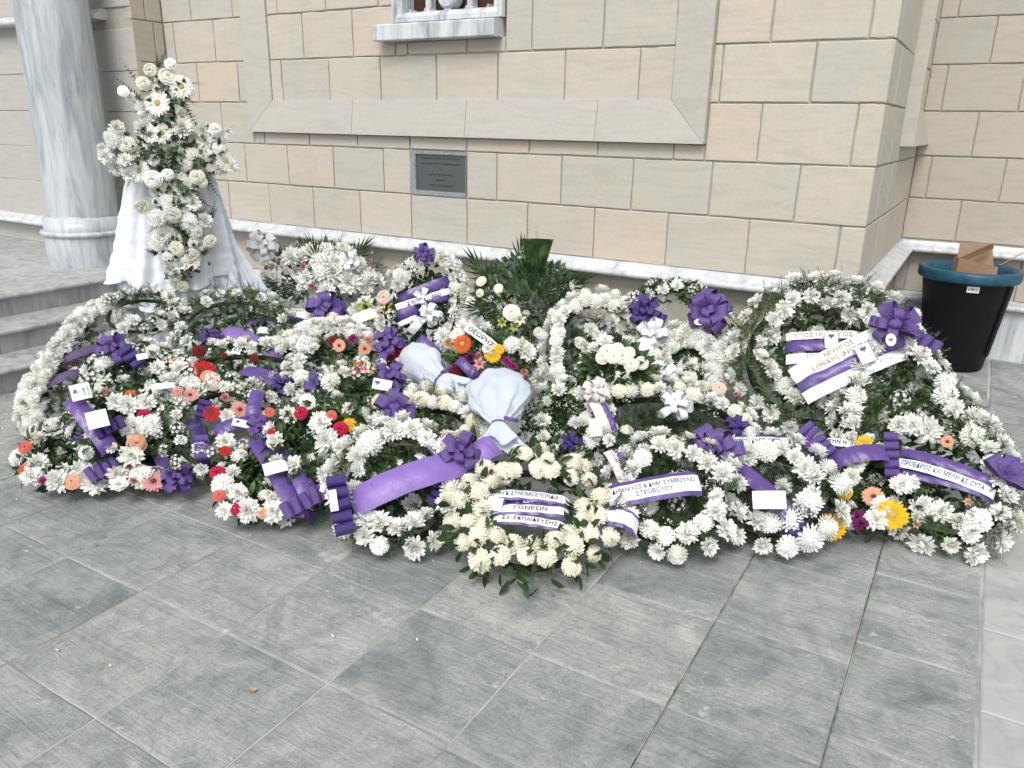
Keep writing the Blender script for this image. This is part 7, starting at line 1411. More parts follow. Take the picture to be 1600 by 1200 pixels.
# ------------------------------------------------------------------ foliage built as real leaves
def rvec(s=1.0): return Vector((rnd.gauss(0, s), rnd.gauss(0, s), rnd.gauss(0, s)))
def leaf_oval(g, p, d, up, ln, w):
    s = d.cross(up).normalized(); u = s.cross(d).normalized(); c = rnd.uniform(0.02, 0.22)
    A = p + d * ln * 0.35 + u * ln * 0.04; B = p + d * ln * 0.72 + u * ln * 0.03
    g.add([p, A - s * w * 0.42 + u * w * c, A, A + s * w * 0.42 + u * w * c, B - s * w * 0.40 + u * w * c - u * ln * 0.03, B - u * ln * 0.02, B + s * w * 0.40 + u * w * c - u * ln * 0.03, p + d * ln - u * ln * 0.10],
          [(0, 2, 1), (0, 3, 2), (1, 2, 5, 4), (2, 3, 6, 5), (4, 5, 7), (5, 6, 7)])
def sprig_fern(g, p, d, up, ln, w, n=9, bend=0.25, narrow=0.16):
    s = d.cross(up).normalized(); u = s.cross(d).normalized(); prev = p
    for i in range(1, n + 1):
        f = i / n; q = p + d * ln * f - u * ln * bend * f * f + rvec(ln * 0.004); L = w * (1 - f * 0.75) * rnd.uniform(0.8, 1.1)
        for sg in (-1, 1):
            t = (s * sg * 0.85 + d * 0.55 + u * rnd.uniform(-0.1, 0.25)).normalized(); b = d * L * narrow
            g.add([q - b, q + b, q + t * L], [(0, 1, 2)])
        if i % 3 == 0: g.add([prev - s * ln * 0.008, prev + s * ln * 0.008, q], [(0, 1, 2)]); prev = q
def sprig_fine(g, p, d, up, ln, n=24):
    # soft asparagus or cypress sprig: many thin needles round a stem
    for i in range(n):
        f = (i + 0.5) / n; q = p + d * ln * f; t = (d * 0.7 + rvec(0.55)).normalized(); L = ln * 0.34 * (1.05 - f * 0.7); s = t.cross(up + rvec(0.3)).normalized() * L * 0.09
        g.add([q - s, q + s, q + t * L], [(0, 1, 2)])
def palm(g, p, d, up, ln, n=12):
    s = d.cross(up).normalized(); u = s.cross(d).normalized()
    for i in range(n):
        a = (i / (n - 1) - 0.5) * 2; t = (d * (1 - abs(a) * 0.5) + s * a * 0.95 + u * 0.08).normalized(); q = p + d * ln * 0.45 * (1 - abs(a)) ; L = ln * rnd.uniform(0.5, 0.6) * (1.05 - 0.2 * abs(a)); w = t.cross(u).normalized() * L * 0.045
        g.add([q, q + t * L * 0.5 + w, q + t * L - u * L * 0.08, q + t * L * 0.5 - w], [(0, 1, 2, 3)])
    g.add([p - s * ln * 0.01, p + s * ln * 0.01, p + d * ln * 0.55], [(0, 1, 2)])
def add_leaf(g, kind, p, d, up, sc=1.0):
    if kind == 'fern': sprig_fern(g, p, d, up, 0.072 * sc * rnd.uniform(0.7, 1.25), 0.028 * sc)
    elif kind == 'fine': sprig_fine(g, p, d, up, 0.074 * sc * rnd.uniform(0.7, 1.35))
    elif kind == 'leaf': leaf_oval(g, p, d, up, 0.055 * sc * rnd.uniform(0.7, 1.3), 0.026 * sc)
    elif kind == 'laurel': leaf_oval(g, p, d, up, 0.070 * sc * rnd.uniform(0.75, 1.25), 0.026 * sc)
    elif kind == 'round': leaf_oval(g, p, d, up, 0.034 * sc * rnd.uniform(0.7, 1.3), 0.032 * sc)
    elif kind == 'palm': palm(g, p, d, up, 0.18 * sc * rnd.uniform(0.8, 1.2))
LM = {'fern': 'leaf_fern', 'fine': 'leaf_conifer', 'leaf': 'leaf_mid', 'laurel': 'leaf_dark', 'round': 'leaf_grey', 'palm': 'leaf_dark'}
def breath(g, p, r, n):
    for _ in range(n):
        q = p + rvec(r * 0.5); s = rnd.uniform(0.0022, 0.0042)
        g.add([q + Vector((s, 0, 0)), q + Vector((-s, 0, 0)), q + Vector((0, s, 0)), q + Vector((0, -s, 0)), q + Vector((0, 0, s)), q + Vector((0, 0, -s))], [(0,2,4),(2,1,4),(1,3,4),(3,0,4),(2,0,5),(1,2,5),(3,1,5),(0,3,5)])
# ------------------------------------------------------------------ ribbons
def frame_of(a, b, n):
    d = (b - a).normalized(); s = n.cross(d).normalized(); return d, s
def ribbon_strip(name, a, b, n, w, m, par, root, lift=0.0, sag=0.02, k=14, wave=0.004, seed=0, ends=True):
    d, s = frame_of(a, b, n); L = (b - a).length; c0 = (a + b) / 2; r = random.Random(seed); ph = r.uniform(0, 6)
    def S_(f, t, off=0.0):      # f 0..1 along, t -0.5..0.5 across
        x = f * 2 - 1
        return a + d * L * f + s * w * t + n * (sag * (1 - x * x) - 0.35 * sag + wave * sin(f * 9 + ph) + wave * 0.6 * sin(f * 21 + ph * 2 + t * 2) + lift + off - 0.12 * w * (4 * t * t) - 0.022 * abs(x) ** 7 + 0.0012 * sin(f * 31 + t * 5 + ph))
    vs = [S_(i / k, j / 8 - 0.5) - c0 for i in range(k + 1) for j in range(9)]
    o = link(name, mesh(name, vs, grid_faces(k + 1, 9), m, None, True), par, c0 - (root if par is None or par.type == 'EMPTY' else Vector()))
    return o, S_, c0
def do_sash(sp, n, root_e, seed):
    a, b = Vector(sp['a']), Vector(sp['b']); R0 = root_e.location
    toward = Vector((0, 0, 1.6)) - (a + b) / 2
    if n.dot(toward) < 0: n = -n
    if abs((b - a).normalized().dot(n)) > 0.99: return
    o, SF, c0 = ribbon_strip('sash', a, b, n, sp['w'], RIB[sp['col']], root_e, R0, 0, sp['sag'], 36, 0.002, seed)
    if sp['band']:
        r_ = 0.66
        def BF(f, t, off=0.0): return SF(f, t * r_, 0.0014 + off)
        vs = [BF(i / 36, j / 6 - 0.5) - c0 for i in range(37) for j in range(7)]
        link('paper_band', mesh('paper_band', vs, grid_faces(37, 7), M['paper'], None, True), o)
    d, s = frame_of(a, b, n)
    # lettering reads left to right as the camera side sees it
    lines = sp['text']
    if lines:
        L = (b - a).length; tot = sp['w'] * (0.66 if sp['band'] else 1.0) * 0.80; lh = tot / len(lines); g = Geo()
        for i, tx in enumerate(lines):
            asp, vs, fs = text_geo(tx); h = lh * (0.74 if len(lines) > 1 else 0.66); wd = min(h * asp * 1.0, L * 0.94); wd = min(wd, L * sp['th'] * (1 if i == 0 or len(tx) > 11 else 0.45)) if len(lines) > 1 else min(L * sp['th'], h * asp * 1.35)
            ty = (len(lines) - 1) / 2 - i
            out = []
            for x, y in vs:
                f = 0.5 + x * wd / L; t = (ty * lh + y * h) / sp['w']
                out.append(SF(f, t, 0.0042) - c0)
            g.add(out, fs)
        tag(link('lettering', g.mesh('lettering', INK[sp['tcol']]), o), kind='stuff')
LOOP = {}
def loop_mesh(col, v):
    k = (col, v)
    if k in LOOP: return LOOP[k]
    r = random.Random(v * 7 + 1); n = 14; vs = []; w = 0.48 + 0.12 * r.random(); fat = 0.30 + 0.10 * r.random(); tw = r.uniform(-0.3, 0.3)
    for i in range(n + 1):
        t = i / n * 2 * pi; x = 0.5 * (1 - cos(t)); z = fat * sin(t) * (0.35 + 0.65 * x)
        ww = w * (0.35 + 0.65 * sin(pi * i / n) ** 0.6) / 2
        for j in range(4):
            y = (j / 3 - 0.5) * 2 * ww; vs.append((x + 0.03 * noise.noise(Vector((x * 3, y * 3, v))), y + tw * z + 0.04 * noise.noise(Vector((z * 4, x * 4, v * 3))), z + 0.10 * (y / w) ** 2 + 0.05 * noise.noise(Vector((x * 3 + v, y * 5, z * 3)))))
    LOOP[k] = mesh('loop', vs, grid_faces(n + 1, 4), RIB[col], None, True); return LOOP[k]
def curl_mesh(col):
    k = (col, 'curl')
    if k in LOOP: return LOOP[k]
    n = 12; vs = []
    for i in range(n + 1):
        t = radians(-75 + 330 * i / n)
        for j in range(4): vs.append((0.5 * cos(t), (j / 3 - 0.5) * 1.9, 0.62 * sin(t)))
    LOOP[k] = mesh('loop', vs, grid_faces(n + 1, 4), RIB[col], None, True); return LOOP[k]
def do_bow(sp, n, root_e):
    c = Vector(sp['c']); toward = (Vector((0, 0, 1.6)) - c).normalized(); face = (n * 0.5 + toward * 0.7).normalized(); r = sp['r']; dr = Vector(sp.get('dir', (1, 0, 0))); kind = sp.get('kind', 'pom')
    b = Geo(); b.box((-r * .10, -r * .10, -r * .10), (r * .10, r * .10, r * .10)); o = link('bow', b.mesh('bow', RIB[sp['col']], True), root_e, c - root_e.location)
    m = sp.get('n', 9)
    def put(q, loc, sc, me): e = link('loop', me, o, loc); e.rotation_mode = 'QUATERNION'; e.rotation_quaternion = q; e.scale = sc
    if kind == 'pom':
        for ring_, (cnt, el, ln) in enumerate(((max(5, m * 7 // 10), 8, 1.0), (max(4, m * 5 // 10), 40, 0.86), (2, 74, 0.66))):
            for i in range(cnt):
                a = 2*pi*(i + 0.5 * ring_) / cnt + rnd.gauss(0, 0.12); x = face.orthogonal().normalized(); y = face.cross(x); e = radians(el + rnd.gauss(0, 7))
                d = (x * cos(a) + y * sin(a)) * cos(e) + face * sin(e); z = face - d * face.dot(d)
                z = z.normalized() if z.length > 0.05 else x; yy = z.cross(d); R_ = Matrix((d, yy, z)).transposed(); L = r * ln * rnd.uniform(0.9, 1.1)
                put(R_.to_quaternion() @ Quaternion((1, 0, 0), rnd.gauss(0, 0.35)), Vector((0, 0, 0)), (L, L, L), loop_mesh(sp['col'], rnd.randrange(4)))
    elif kind == 'fan':
        z0_ = face; 
        for i in range(m):
            a = (i / max(1, m - 1) - 0.5) * 2.6; d = Quaternion(face, a) @ (dr - face * dr.dot(face)).normalized(); d = (d + face * rnd.uniform(0.0, 0.5)).normalized()
            z = (face - d * face.dot(d)).normalized(); yy = z.cross(d); R_ = Matrix((d, yy, z)).transposed(); L = r * 1.25 * rnd.uniform(0.85, 1.1)
            put(R_.to_quaternion(), Vector((0, 0, 0)), (L, L, L), loop_mesh(sp['col'], rnd.randrange(4)))
    else:
        L = sp['L']; step = L / m; x = (dr - face * dr.dot(face)).normalized(); yy = face.cross(x); R_ = Matrix((x, yy, face)).transposed()
        for i in range(m):
            p = x * (i + 0.5 - m / 2) * step + face * step * 0.35
            put(R_.to_quaternion() @ Quaternion((0, 1, 0), rnd.gauss(0, 0.12)) @ Quaternion((0, 0, 1), rnd.gauss(0, 0.1)), p, (step * 1.0, r * 0.72, step * 0.95), curl_mesh(sp['col']))
def crest_geo(g, cx, cy, s, z):
    # small dark double-headed bird emblem: body, two wings, two heads, tail
    for pts in ([(-.12,-.35),(.12,-.35),(.16,.1),(-.16,.1)], [(.1,.1),(.45,.45),(.55,.1),(.4,-.25),(.12,-.2)], [(-.1,.1),(-.12,-.2),(-.4,-.25),(-.55,.1),(-.45,.45)], [(0,.1),(.12,.12),(.26,.42),(.12,.5),(.02,.3)], [(0,.1),(-.02,.3),(-.12,.5),(-.26,.42),(-.12,.12)], [(-.2,-.55),(.2,-.55),(.08,-.35),(-.08,-.35)]):
        g.add([(cx + x * s, cy + y * s, z) for x, y in pts], [tuple(range(len(pts)))])
def do_card(sp, n, root_e):
    c = Vector(sp['c']); toward = (Vector((0, 0, 1.6)) - c).normalized(); face = (n * (1 - sp['tilt']) + toward * sp['tilt']).normalized()
    cr, cu_ = Vector(CAM_BASIS[0]), Vector(CAM_BASIS[1]); x = (cr - face * cr.dot(face)).normalized(); x = Quaternion(face, radians(sp['ang'])) @ x; y = face.cross(x); Rm = Matrix((x, y, face)).transposed()
    w, h = sp['w'] / 2, sp['h'] / 2; g = Geo(); k = 5
    if sp['kind'] == 'oval':
        N_ = 20; g.add([(w * cos(2*pi*i/N_), h * sin(2*pi*i/N_), 0.0) for i in range(N_)] + [(w * cos(2*pi*i/N_), h * sin(2*pi*i/N_), 0.0012) for i in range(N_)], [tuple(range(N_ - 1, -1, -1)), tuple(range(N_, 2*N_))] + [(i, (i+1) % N_, (i+1) % N_ + N_, i + N_) for i in range(N_)])
    else:
        vs = []
        for zz in (0, 0.0012):
            for i in range(k):
                for j in (0, 1): q = i / (k-1) * 2 - 1; vs.append((q * w, (j * 2 - 1) * h, zz - 0.05 * w * q * q))
        g.add(vs, [(2*i, 2*i+1, 2*i+3, 2*i+2) for i in range(k-1)] + [(2*k+2*i, 2*k+2*i+2, 2*k+2*i+3, 2*k+2*i+1) for i in range(k-1)] + [(2*i, 2*i+2, 2*k+2*i+2, 2*k+2*i) for i in range(k-1)] + [(2*i+1, 2*k+2*i+1, 2*k+2*i+3, 2*i+3) for i in range(k-1)])
    o = link('card', g.mesh('card', M['paper']), root_e, c - root_e.location); o.rotation_mode = 'QUATERNION'; o.rotation_quaternion = Rm.to_quaternion()
    z = 0.0022
    def printed(g, ink, nm): tag(link(nm, g.mesh(nm, INK[ink]), o), kind='stuff')
    def rim(g, t):
        for (xa, ya, xb, yb) in ((-w, -h, w, -h + t), (-w, h - t, w, h), (-w, -h + t, -w + t, h - t), (w - t, -h + t, w, h - t)): g.add([(xa, ya, z), (xb, ya, z), (xb, yb, z), (xa, yb, z)], [(0, 1, 2, 3)])
    if sp['kind'] == 'crest':
        g = Geo(); rim(g, min(w, h) * 0.07)
        if w > h: crest_geo(g, -w * 0.5, h * 0.2, h * 0.8, z)
        else: crest_geo(g, 0, h * 0.45, w * 0.75, z)
        for i in range(3): g.add([(-w * .7, -h * (.15 + .22 * i), z), (w * .7, -h * (.15 + .22 * i), z), (w * .7, -h * (.17 + .22 * i), z), (-w * .7, -h * (.17 + .22 * i), z)], [(3, 2, 1, 0)]) if h > w else None
        printed(g, 'navy', 'printed_crest')
    elif sp['kind'] == 'oval':
        g = Geo(); crest_geo(g, 0, 0, min(w, h) * 0.9, z); printed(g, 'grey', 'printed_crest')
    elif sp['kind'] == 'lined':
        g = Geo()
        for i in range(5): y_ = h * (0.65 - 0.3 * i); g.add([(-w * .8, y_, z), (w * .8, y_, z), (w * .8, y_ - h * .05, z), (-w * .8, y_ - h * .05, z)], [(3, 2, 1, 0)])
        printed(g, 'grey', 'printed_lines')
    elif sp['kind'] == 'logo':
        g = Geo(); g.add([(-w * .75, -h * .1, z), (-w * .45, -h * .1, z), (-w * .35, h * .4, z), (-w * .65, h * .4, z)], [(0, 1, 2, 3)]); printed(g, 'blue', 'printed_logo')
        g = Geo(); g.add([(-w * .4, -h * .1, z), (-w * .2, -h * .1, z), (-w * .28, h * .3, z)], [(0, 1, 2)]); printed(g, 'red', 'printed_logo')
        g = Geo()
        for i, tx in enumerate(('ΟΙΚ.', 'ΕΤΑΙ.')): a_, vs, fs = text_geo(tx); g.add([(w * .35 + y * w * .25 - w * .5 * i * 0, -h * .55 * 0 + x * h * 1.1 + 0, z) for x, y in vs] if i == 0 else [(w * .75 + y * w * .2, x * h * 1.1, z) for x, y in vs], fs)
        printed(g, 'navy', 'lettering')
    elif sp['kind'] == 'text':
        g = Geo()
        for i, tx in enumerate(sp['text']): a_, vs, fs = text_geo(tx); g.add([(x * w * 1.5, (1 - i) * h * .6 + y * h * .42, z) for x, y in vs], fs)
        printed(g, 'navy', 'lettering')
    else:
        g = Geo(); g.add([(-w * .1, 0, z), (w * .08, h * .06, z), (w * .08, h * .01, z), (-w * .1, -h * .06, z)], [(3, 2, 1, 0)]); printed(g, 'grey', 'pen_mark')
# ------------------------------------------------------------------ wreaths
# key: (label, flower kinds, flower radius, spacing along, rows (angle across the tube), leaf kind, leaf number, fill kinds, fill number, baby's breath)
G1 = 'funeral wreaths heaped against the church wall'
ST_ = {
 'front': ('cream chrysanthemum wreath with glossy laurel leaves, nearest the camera', ['mumc'], .043, .083, (-36, 14, 64), 'laurel', 0, [], 0, 0),
 'sash2': ('white wreath under the wide plain lilac sash, left of the cream laurel wreath', ['mum'], .049, .070, (-8, 52), 'fine', 170, ['mum', 'daisy_white'], 3, 0),
 'colour3': ('small wreath with crimson and peach roses, two purple tails and a blank card', ['mum'], .038, .10, (-5, 62), 'leaf', 260, ['mum'], 3, 0),
 'green4': ('broad-leaved wreath with crimson roses, behind the wide lilac sash and the two-tailed ribbon', ['mum'], .040, .13, (0, 60), 'leaf', 320, ['mum'], 4, 0),
 'left5': ('leftmost wreath on the paving, with a peach rose and an orange bud', ['mum'], .038, .11, (0, 62), 'leaf', 240, ['mum', 'cluster'], 3, 60),
 'orange6': ('wreath with an orange gerbera, beside the card with a small blue logo', ['mum'], .038, .12, (-5, 58), 'leaf', 220, ['cluster'], 2, 40),
 'pink7': ('low wreath edged with pale pink gerberas and a purple bow on the paving', ['mum', 'cluster'], .034, .10, (-10, 60), 'leaf', 140, ['cluster'], 3, 0),
 'ribbon8': ('wreath of tiny white clusters round dark purple ribbons and a red gerbera', ['cluster', 'mum'], .034, .07, (-15, 55), 'fine', 120, [], 0, 0),
 'under10': ('short green and white wreath tucked beneath the hem of the draped cloth', ['mum', 'cluster'], .042, .075, (0, 55), 'fern', 300, [], 0, 20),
 'fern11': ('sparse fern wreath with spaced white flowers, just right of the draped white cloth', ['mum'], .042, .115, (0, 58), 'fine', 420, ['cluster_mauve', 'cluster'], 4, 20),
 'dense12': ('wreath with a tight white arc of petals and a blue-lettered note', ['mumt', 'mum'], .040, .055, (-40, 5, 55), 'fern', 90, ['cluster'], 4, 0),
 'dense16': ('wreath with a thick shaggy white arc, just right of the dark green spray', ['mumt'], .048, .06, (0, 60), 'fern', 80, ['rose_cream', 'mum', 'mum'], 12, 240),
 'wall17': ('small leafy wreath against the wall with a purple bow on each side', ['mum', 'cluster'], .038, .085, (0, 55), 'leaf', 240, [], 0, 90),
 'petal19': ('tightly packed white wreath with white bows at its left edge', ['mumt'], .048, .07, (-45, 0, 45), 'leaf', 80, ['mumt'], 8, 60),
 'big20': ('large cypress-green wreath with gold-lettered white sash, leaning at the wall corner', ['mum'], .049, .082, (-42, 50), 'fine', 720, ['mum'], 5, 80),
 'big21': ('large oval white wreath at the right end, with blue-lettered white and purple sash', ['mum'], .050, .072, (0, 66), 'fine', 620, ['cluster'], 4, 40),
 'gerb22': ('wreath with two bright yellow gerberas and a magenta flower', ['mum'], .036, .12, (-20, 45), 'leaf', 200, ['mum'], 5, 0),
 'bow23': ('full white chrysanthemum wreath with the large blank envelope on a purple tail', ['mum', 'mumt'], .05, .070, (-20, 55), 'fern', 180, ['mum'], 2, 0),
 'sash24': ('white wreath beneath the purple and white sash with two lines of navy letters', ['mum'], .048, .074, (-12, 58), 'fern', 230, ['mum', 'cluster'], 4, 200),
 'cream25': ('wide low white wreath with cream flowers, behind the two-line lettered sash', ['mum', 'mum', 'mumc'], .040, .076, (-15, 50), 'fern', 220, ['cluster', 'mum'], 4, 220),
 'cream27': ('dense ivory wreath left of the tied tulle bundle, under a purple fan bow', ['mumt', 'mumc'], .040, .066, (-20, 45), 'fine', 150, ['mum'], 3, 0),
 'white28': ('small round white wreath with a purple bow and crested envelope on top', ['mum', 'cluster'], .038, .072, (-15, 55), 'fine', 130, ['cluster'], 3, 0),
 'pink29': ('white wreath with hot pink and peach gerberas and crimson roses along its top', ['mumt', 'mum'], .042, .065, (-15, 50), 'leaf', 100, ['mumt', 'carnation_pink'], 6, 0),
 'red30': ('wide white wreath with a bright red gerbera and dark red roses', ['mum'], .043, .075, (-12, 52), 'leaf', 120, ['mum', 'cluster', 'cluster_mauve'], 6, 20),
 'small31': ('wreath of small clustered white blossoms under the leftmost purple bow', ['cluster', 'cluster', 'mum'], .044, .070, (-15, 50), 'leaf', 150, ['cluster'], 4, 20),
 'breath35': ("white wreath flecked with baby's breath, with a cream and purple ribbon", ['mum'], .041, .095, (-15, 55), 'leaf', 300, ['mum'], 3, 420),
 'tear9': ('teardrop wreath of tight white chrysanthemums standing against the marble steps', ['mumt'], .037, .040, (-25, 30, 80), 'fern', 60, ['mum', 'cluster', 'cluster_mauve'], 14, 200),
 'up14': ('upright white wreath with a small purple bow on its very top', ['mumt', 'mum', 'cluster'], .038, .055, (-20, 35, 80), 'leaf', 50, ['cluster'], 2, 20),
}
SHAPE = {}
for key, W in WREATHS.items():
    C, n = Vector(W['C']), Vector(W['n']); e1 = n.orthogonal().normalized(); e2 = n.cross(e1); tab = sorted((math.atan2((Vector(p) - C).dot(e2), (Vector(p) - C).dot(e1)), (Vector(p) - C).length) for p in W['pts'])
    if n.dot(Vector((0, 0, 1.6)) - C) < 0: n = -n
    SHAPE[key] = (C, n, e1, e2, tab, W['r'], (C - Vector((0, 0, 1.6))).length)
def covered(key, q, lim=0.93):
    # would this point poke through the opening of a wreath that lies on top?
    mine = SHAPE[key][6]
    for k, (C, n, e1, e2, tab, r, dist) in SHAPE.items():
        if k == key or dist > mine - 0.04: continue
        v = q - C
        if v.length > 0.75: continue
        h = v.dot(n)
        if h < -0.015: continue
        x, y = v.dot(e1), v.dot(e2); a = math.atan2(y, x); rad = min(tab, key=lambda t: abs((t[0] - a + pi) % (2 * pi) - pi))[1]
        if sqrt(x * x + y * y) < rad * lim + r * 0.2: return True
    return False
def build_wreath(key, W):
    label, kinds, fr_, sp_, rows, lk, ln, fk, fn, bb = ST_[key]
    C = Vector(W['C']); n = Vector(W['n']); r = W['r']; P = [Vector(p) for p in W['pts']]
    root = empty('wreath', (C.x, C.y, max(0.0, min(p.z for p in P) - r)), label, 'wreath', G1); R0 = root.location
    K = len(P); seg = [(P[(i + 1) % K] - P[i]).length for i in range(K)]; tot = sum(seg)
    def at(s):
        s %= tot; i = 0
        while s > seg[i]: s -= seg[i]; i = (i + 1) % K
        p = P[i].lerp(P[(i + 1) % K], s / seg[i]); t = ((P[(i + 1) % K] - P[i]).normalized().lerp((P[(i + 2) % K] - P[(i + 1) % K]).normalized(), s / seg[i])).normalized()
        o = t.cross(n).normalized()
        if o.dot(p - C) < 0: o = -o
        return p, t, o
    # green core ring
    vs = []; k = 10; NN = 48
    for i in range(NN):
        p, t, o = at(tot * i / NN)
        for j in range(k): a = 2 * pi * j / k; vs.append(p + (n * cos(a) + o * sin(a)) * r * 0.18 * (1 + 0.4 * noise.noise(p * 30)) - n * r * 0.35 - R0)
    fs = [(i * k + j, i * k + (j + 1) % k, ((i + 1) % NN) * k + (j + 1) % k, ((i + 1) % NN) * k + j) for i in range(NN) for j in range(k)]
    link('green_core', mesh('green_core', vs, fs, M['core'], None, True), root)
    feats = [(Vector(c), kd, rr) for c, kd, rr in W['feat']]
    def free(q, rr): return all((q - c).length > (rr + r2) * 0.62 for c, _, r2 in feats)
    cnt = 0
    for ri, ang in enumerate(rows):
        step = sp_; m = max(4, int(tot / step)); 
        for i in range(m):
            s = (i + (0.5 if ri % 2 else 0) + rnd.gauss(0, 0.10)) * tot / m; p, t, o = at(s); a = radians(ang + rnd.gauss(0, 9)); d = (n * cos(a) + o * sin(a))
            q = p + d * r * (rnd.uniform(0.98, 1.2) if lk == 'fine' else rnd.uniform(0.80, 1.05))
            if q.z < fr_ * 0.35: q.z = fr_ * 0.35
            if key == 'front' and rnd.random() < 0.12: continue
            if not free(q, fr_) or covered(key, q): continue
            fdir = (d + rvec(0.16) + Vector((0, 0, 0.15))).normalized(); put_flower(rnd.choice(kinds), q, fdir, fr_ * rnd.choice((0.82, 0.95, 1.0, 1.08)), root); cnt += 1
    for c, kd, rr in feats:
        toward = (Vector((0, 0, 1.6)) - c).normalized(); put_flower(kd, c, (n * 0.55 + toward * 0.6 + rvec(0.1)).normalized(), rr * (1.08 if 'yellow' in kd else 0.90 if kd not in ('mum',) else 1.02), root, 0.9)
    g = Geo(); tries = 0
    for _ in range(int(ln * (1.15 if lk == 'fine' else 1.3))):
        p, t, o = at(rnd.random() * tot); a = radians(rnd.uniform(-110, 130)); d = n * cos(a) + o * sin(a); q = p + d * r * rnd.uniform(0.35, 0.75)
        dd = (d * 0.75 + t * rnd.choice((-1, 1)) * rnd.uniform(0.2, 1.0) + rvec(0.25)).normalized()
        if q.z + dd.z * 0.06 < 0.004: dd.z = abs(dd.z); q.z = max(q.z, 0.006)
        if covered(key, q): continue
        add_leaf(g, lk, q - R0, dd, d, 1.0 if lk != 'fine' else 1.25)
    if g.v: tag(link('foliage', g.mesh('foliage', M[LM[lk]]), root), kind='stuff')
    if key == 'front':      # every laurel leaf is a leaf of its own
        lms = []
        for i in range(4):
            gg = Geo(); leaf_oval(gg, Vector((0, 0, 0)), Vector((1, 0, 0)), Vector((0, 0, 1)), 1.0, 0.38); lms.append(gg.mesh('leaf', [M['leaf_dark' if i < 3 else 'leaf_mid']], True))
        for i in range(290):
            p, t, o = at(tot * (i + rnd.random()) / 290); a = radians(rnd.choice((-95, -70, -35, 10, 55, 90, 110)) + rnd.gauss(0, 12)); d = n * cos(a) + o * sin(a); q = p + d * r * rnd.uniform(0.6, 0.95)
            dd = (d * 0.9 + t * rnd.uniform(-0.9, 0.9) + rvec(0.2)).normalized()
            if q.z < 0.012: q.z = 0.012
            if q.z + dd.z * 0.07 < 0.006: dd.z = (0.008 - q.z) / 0.07; dd.normalize()
            z = (d - dd * d.dot(dd)).normalized(); yy = z.cross(dd); e = link('leaf', rnd.choice(lms), root, q - R0); e.rotation_mode = 'QUATERNION'; e.rotation_quaternion = Matrix((dd, yy, z)).transposed().to_quaternion(); L = rnd.uniform(0.050, 0.076); e.scale = (L, L * 1.15, L)
    # filling inside the ring
    if fk:
        g = Geo()
        for i in range(int(60 + tot * 130)):
            f = sqrt(rnd.random()) * 0.78; p, t, o = at(rnd.random() * tot); q = C.lerp(p, f) - n * r * 0.5
            if covered(key, q): continue
            add_leaf(g, 'leaf' if lk == 'fine' else lk, q - R0, (rvec(0.8) + n * 0.3).normalized(), n, 1.1)
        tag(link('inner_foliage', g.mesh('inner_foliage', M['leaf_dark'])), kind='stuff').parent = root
        for i in range(fn):
            f = sqrt(rnd.random()) * 0.55; p, t, o = at(tot * (i + rnd.random()) / fn); q = C.lerp(p, f) - n * r * rnd.uniform(0.1, 0.5)
            if covered(key, q): continue
            put_flower(rnd.choice(fk), q, (n + rvec(0.3)).normalized(), fr_ * 0.9, root)
    if bb:
        g = Geo()
        for _ in range(bb // 12):
            p, t, o = at(rnd.random() * tot); a = radians(rnd.uniform(-80, 80)); q = C.lerp(p, rnd.uniform(0.75, 1.0)) + (n * cos(a) + o * sin(a)) * r * 0.9; breath(g, q - R0, 0.022, 14)
        tag(link('babys_breath', g.mesh('babys_breath', M['mum']), root), kind='stuff')
    for i, s_ in enumerate(W['sash']): do_sash(s_, n, root, hash(key) % 97 + i if False else len(key) * 7 + i)
    for b in W['bow']: do_bow(b, n, root)
    for c in W['card']: do_card(c, n, root)
for key, W in WREATHS.items(): build_wreath(key, W)
# ------------------------------------------------------------------ sprays and bouquets
SP = {
 'back_mixed': ('large mixed white and mauve flower spray with white bows at the wall', 'flower spray', ['mum', 'cluster', 'cluster_mauve', 'cluster_mauve'], 44, .034, [('fine', 120), ('leaf', 100), ('round', 60), ('palm', 8)], 700),
 'green_spray': ('dark green leafy spray with palm fronds and a few cream roses', 'flower spray', ['cluster', 'mum'], 5, .026, [('leaf', 300), ('round', 420), ('fern', 60), ('palm', 12)], 260),
 'mixed_bouquet': ('mixed low bouquet with yellow and orange flowers and pink lilies, beyond the tied tulle bundle', 'bouquet', ['mum', 'cluster', 'carnation_pink'], 10, .030, [('leaf', 240), ('fern', 60)], 200),
 'cream_roses': ('bunch of cream roses in large dark green leaves, beside the white bows', 'bouquet', ['mum'], 6, .036, [('laurel', 220)], 60),
 'yellow_lilies': ('small bunch of yellow lilies left of the upright white wreath', 'bouquet', ['mum'], 5, .030, [('leaf', 90)], 0),
 'shade_fill': ('pale roses and chrysanthemums wrapped in the shade below the shaggy white arc', 'bouquet', ['mum', 'rose_cream', 'mum'], 14, .040, [('leaf', 160)], 200),
}
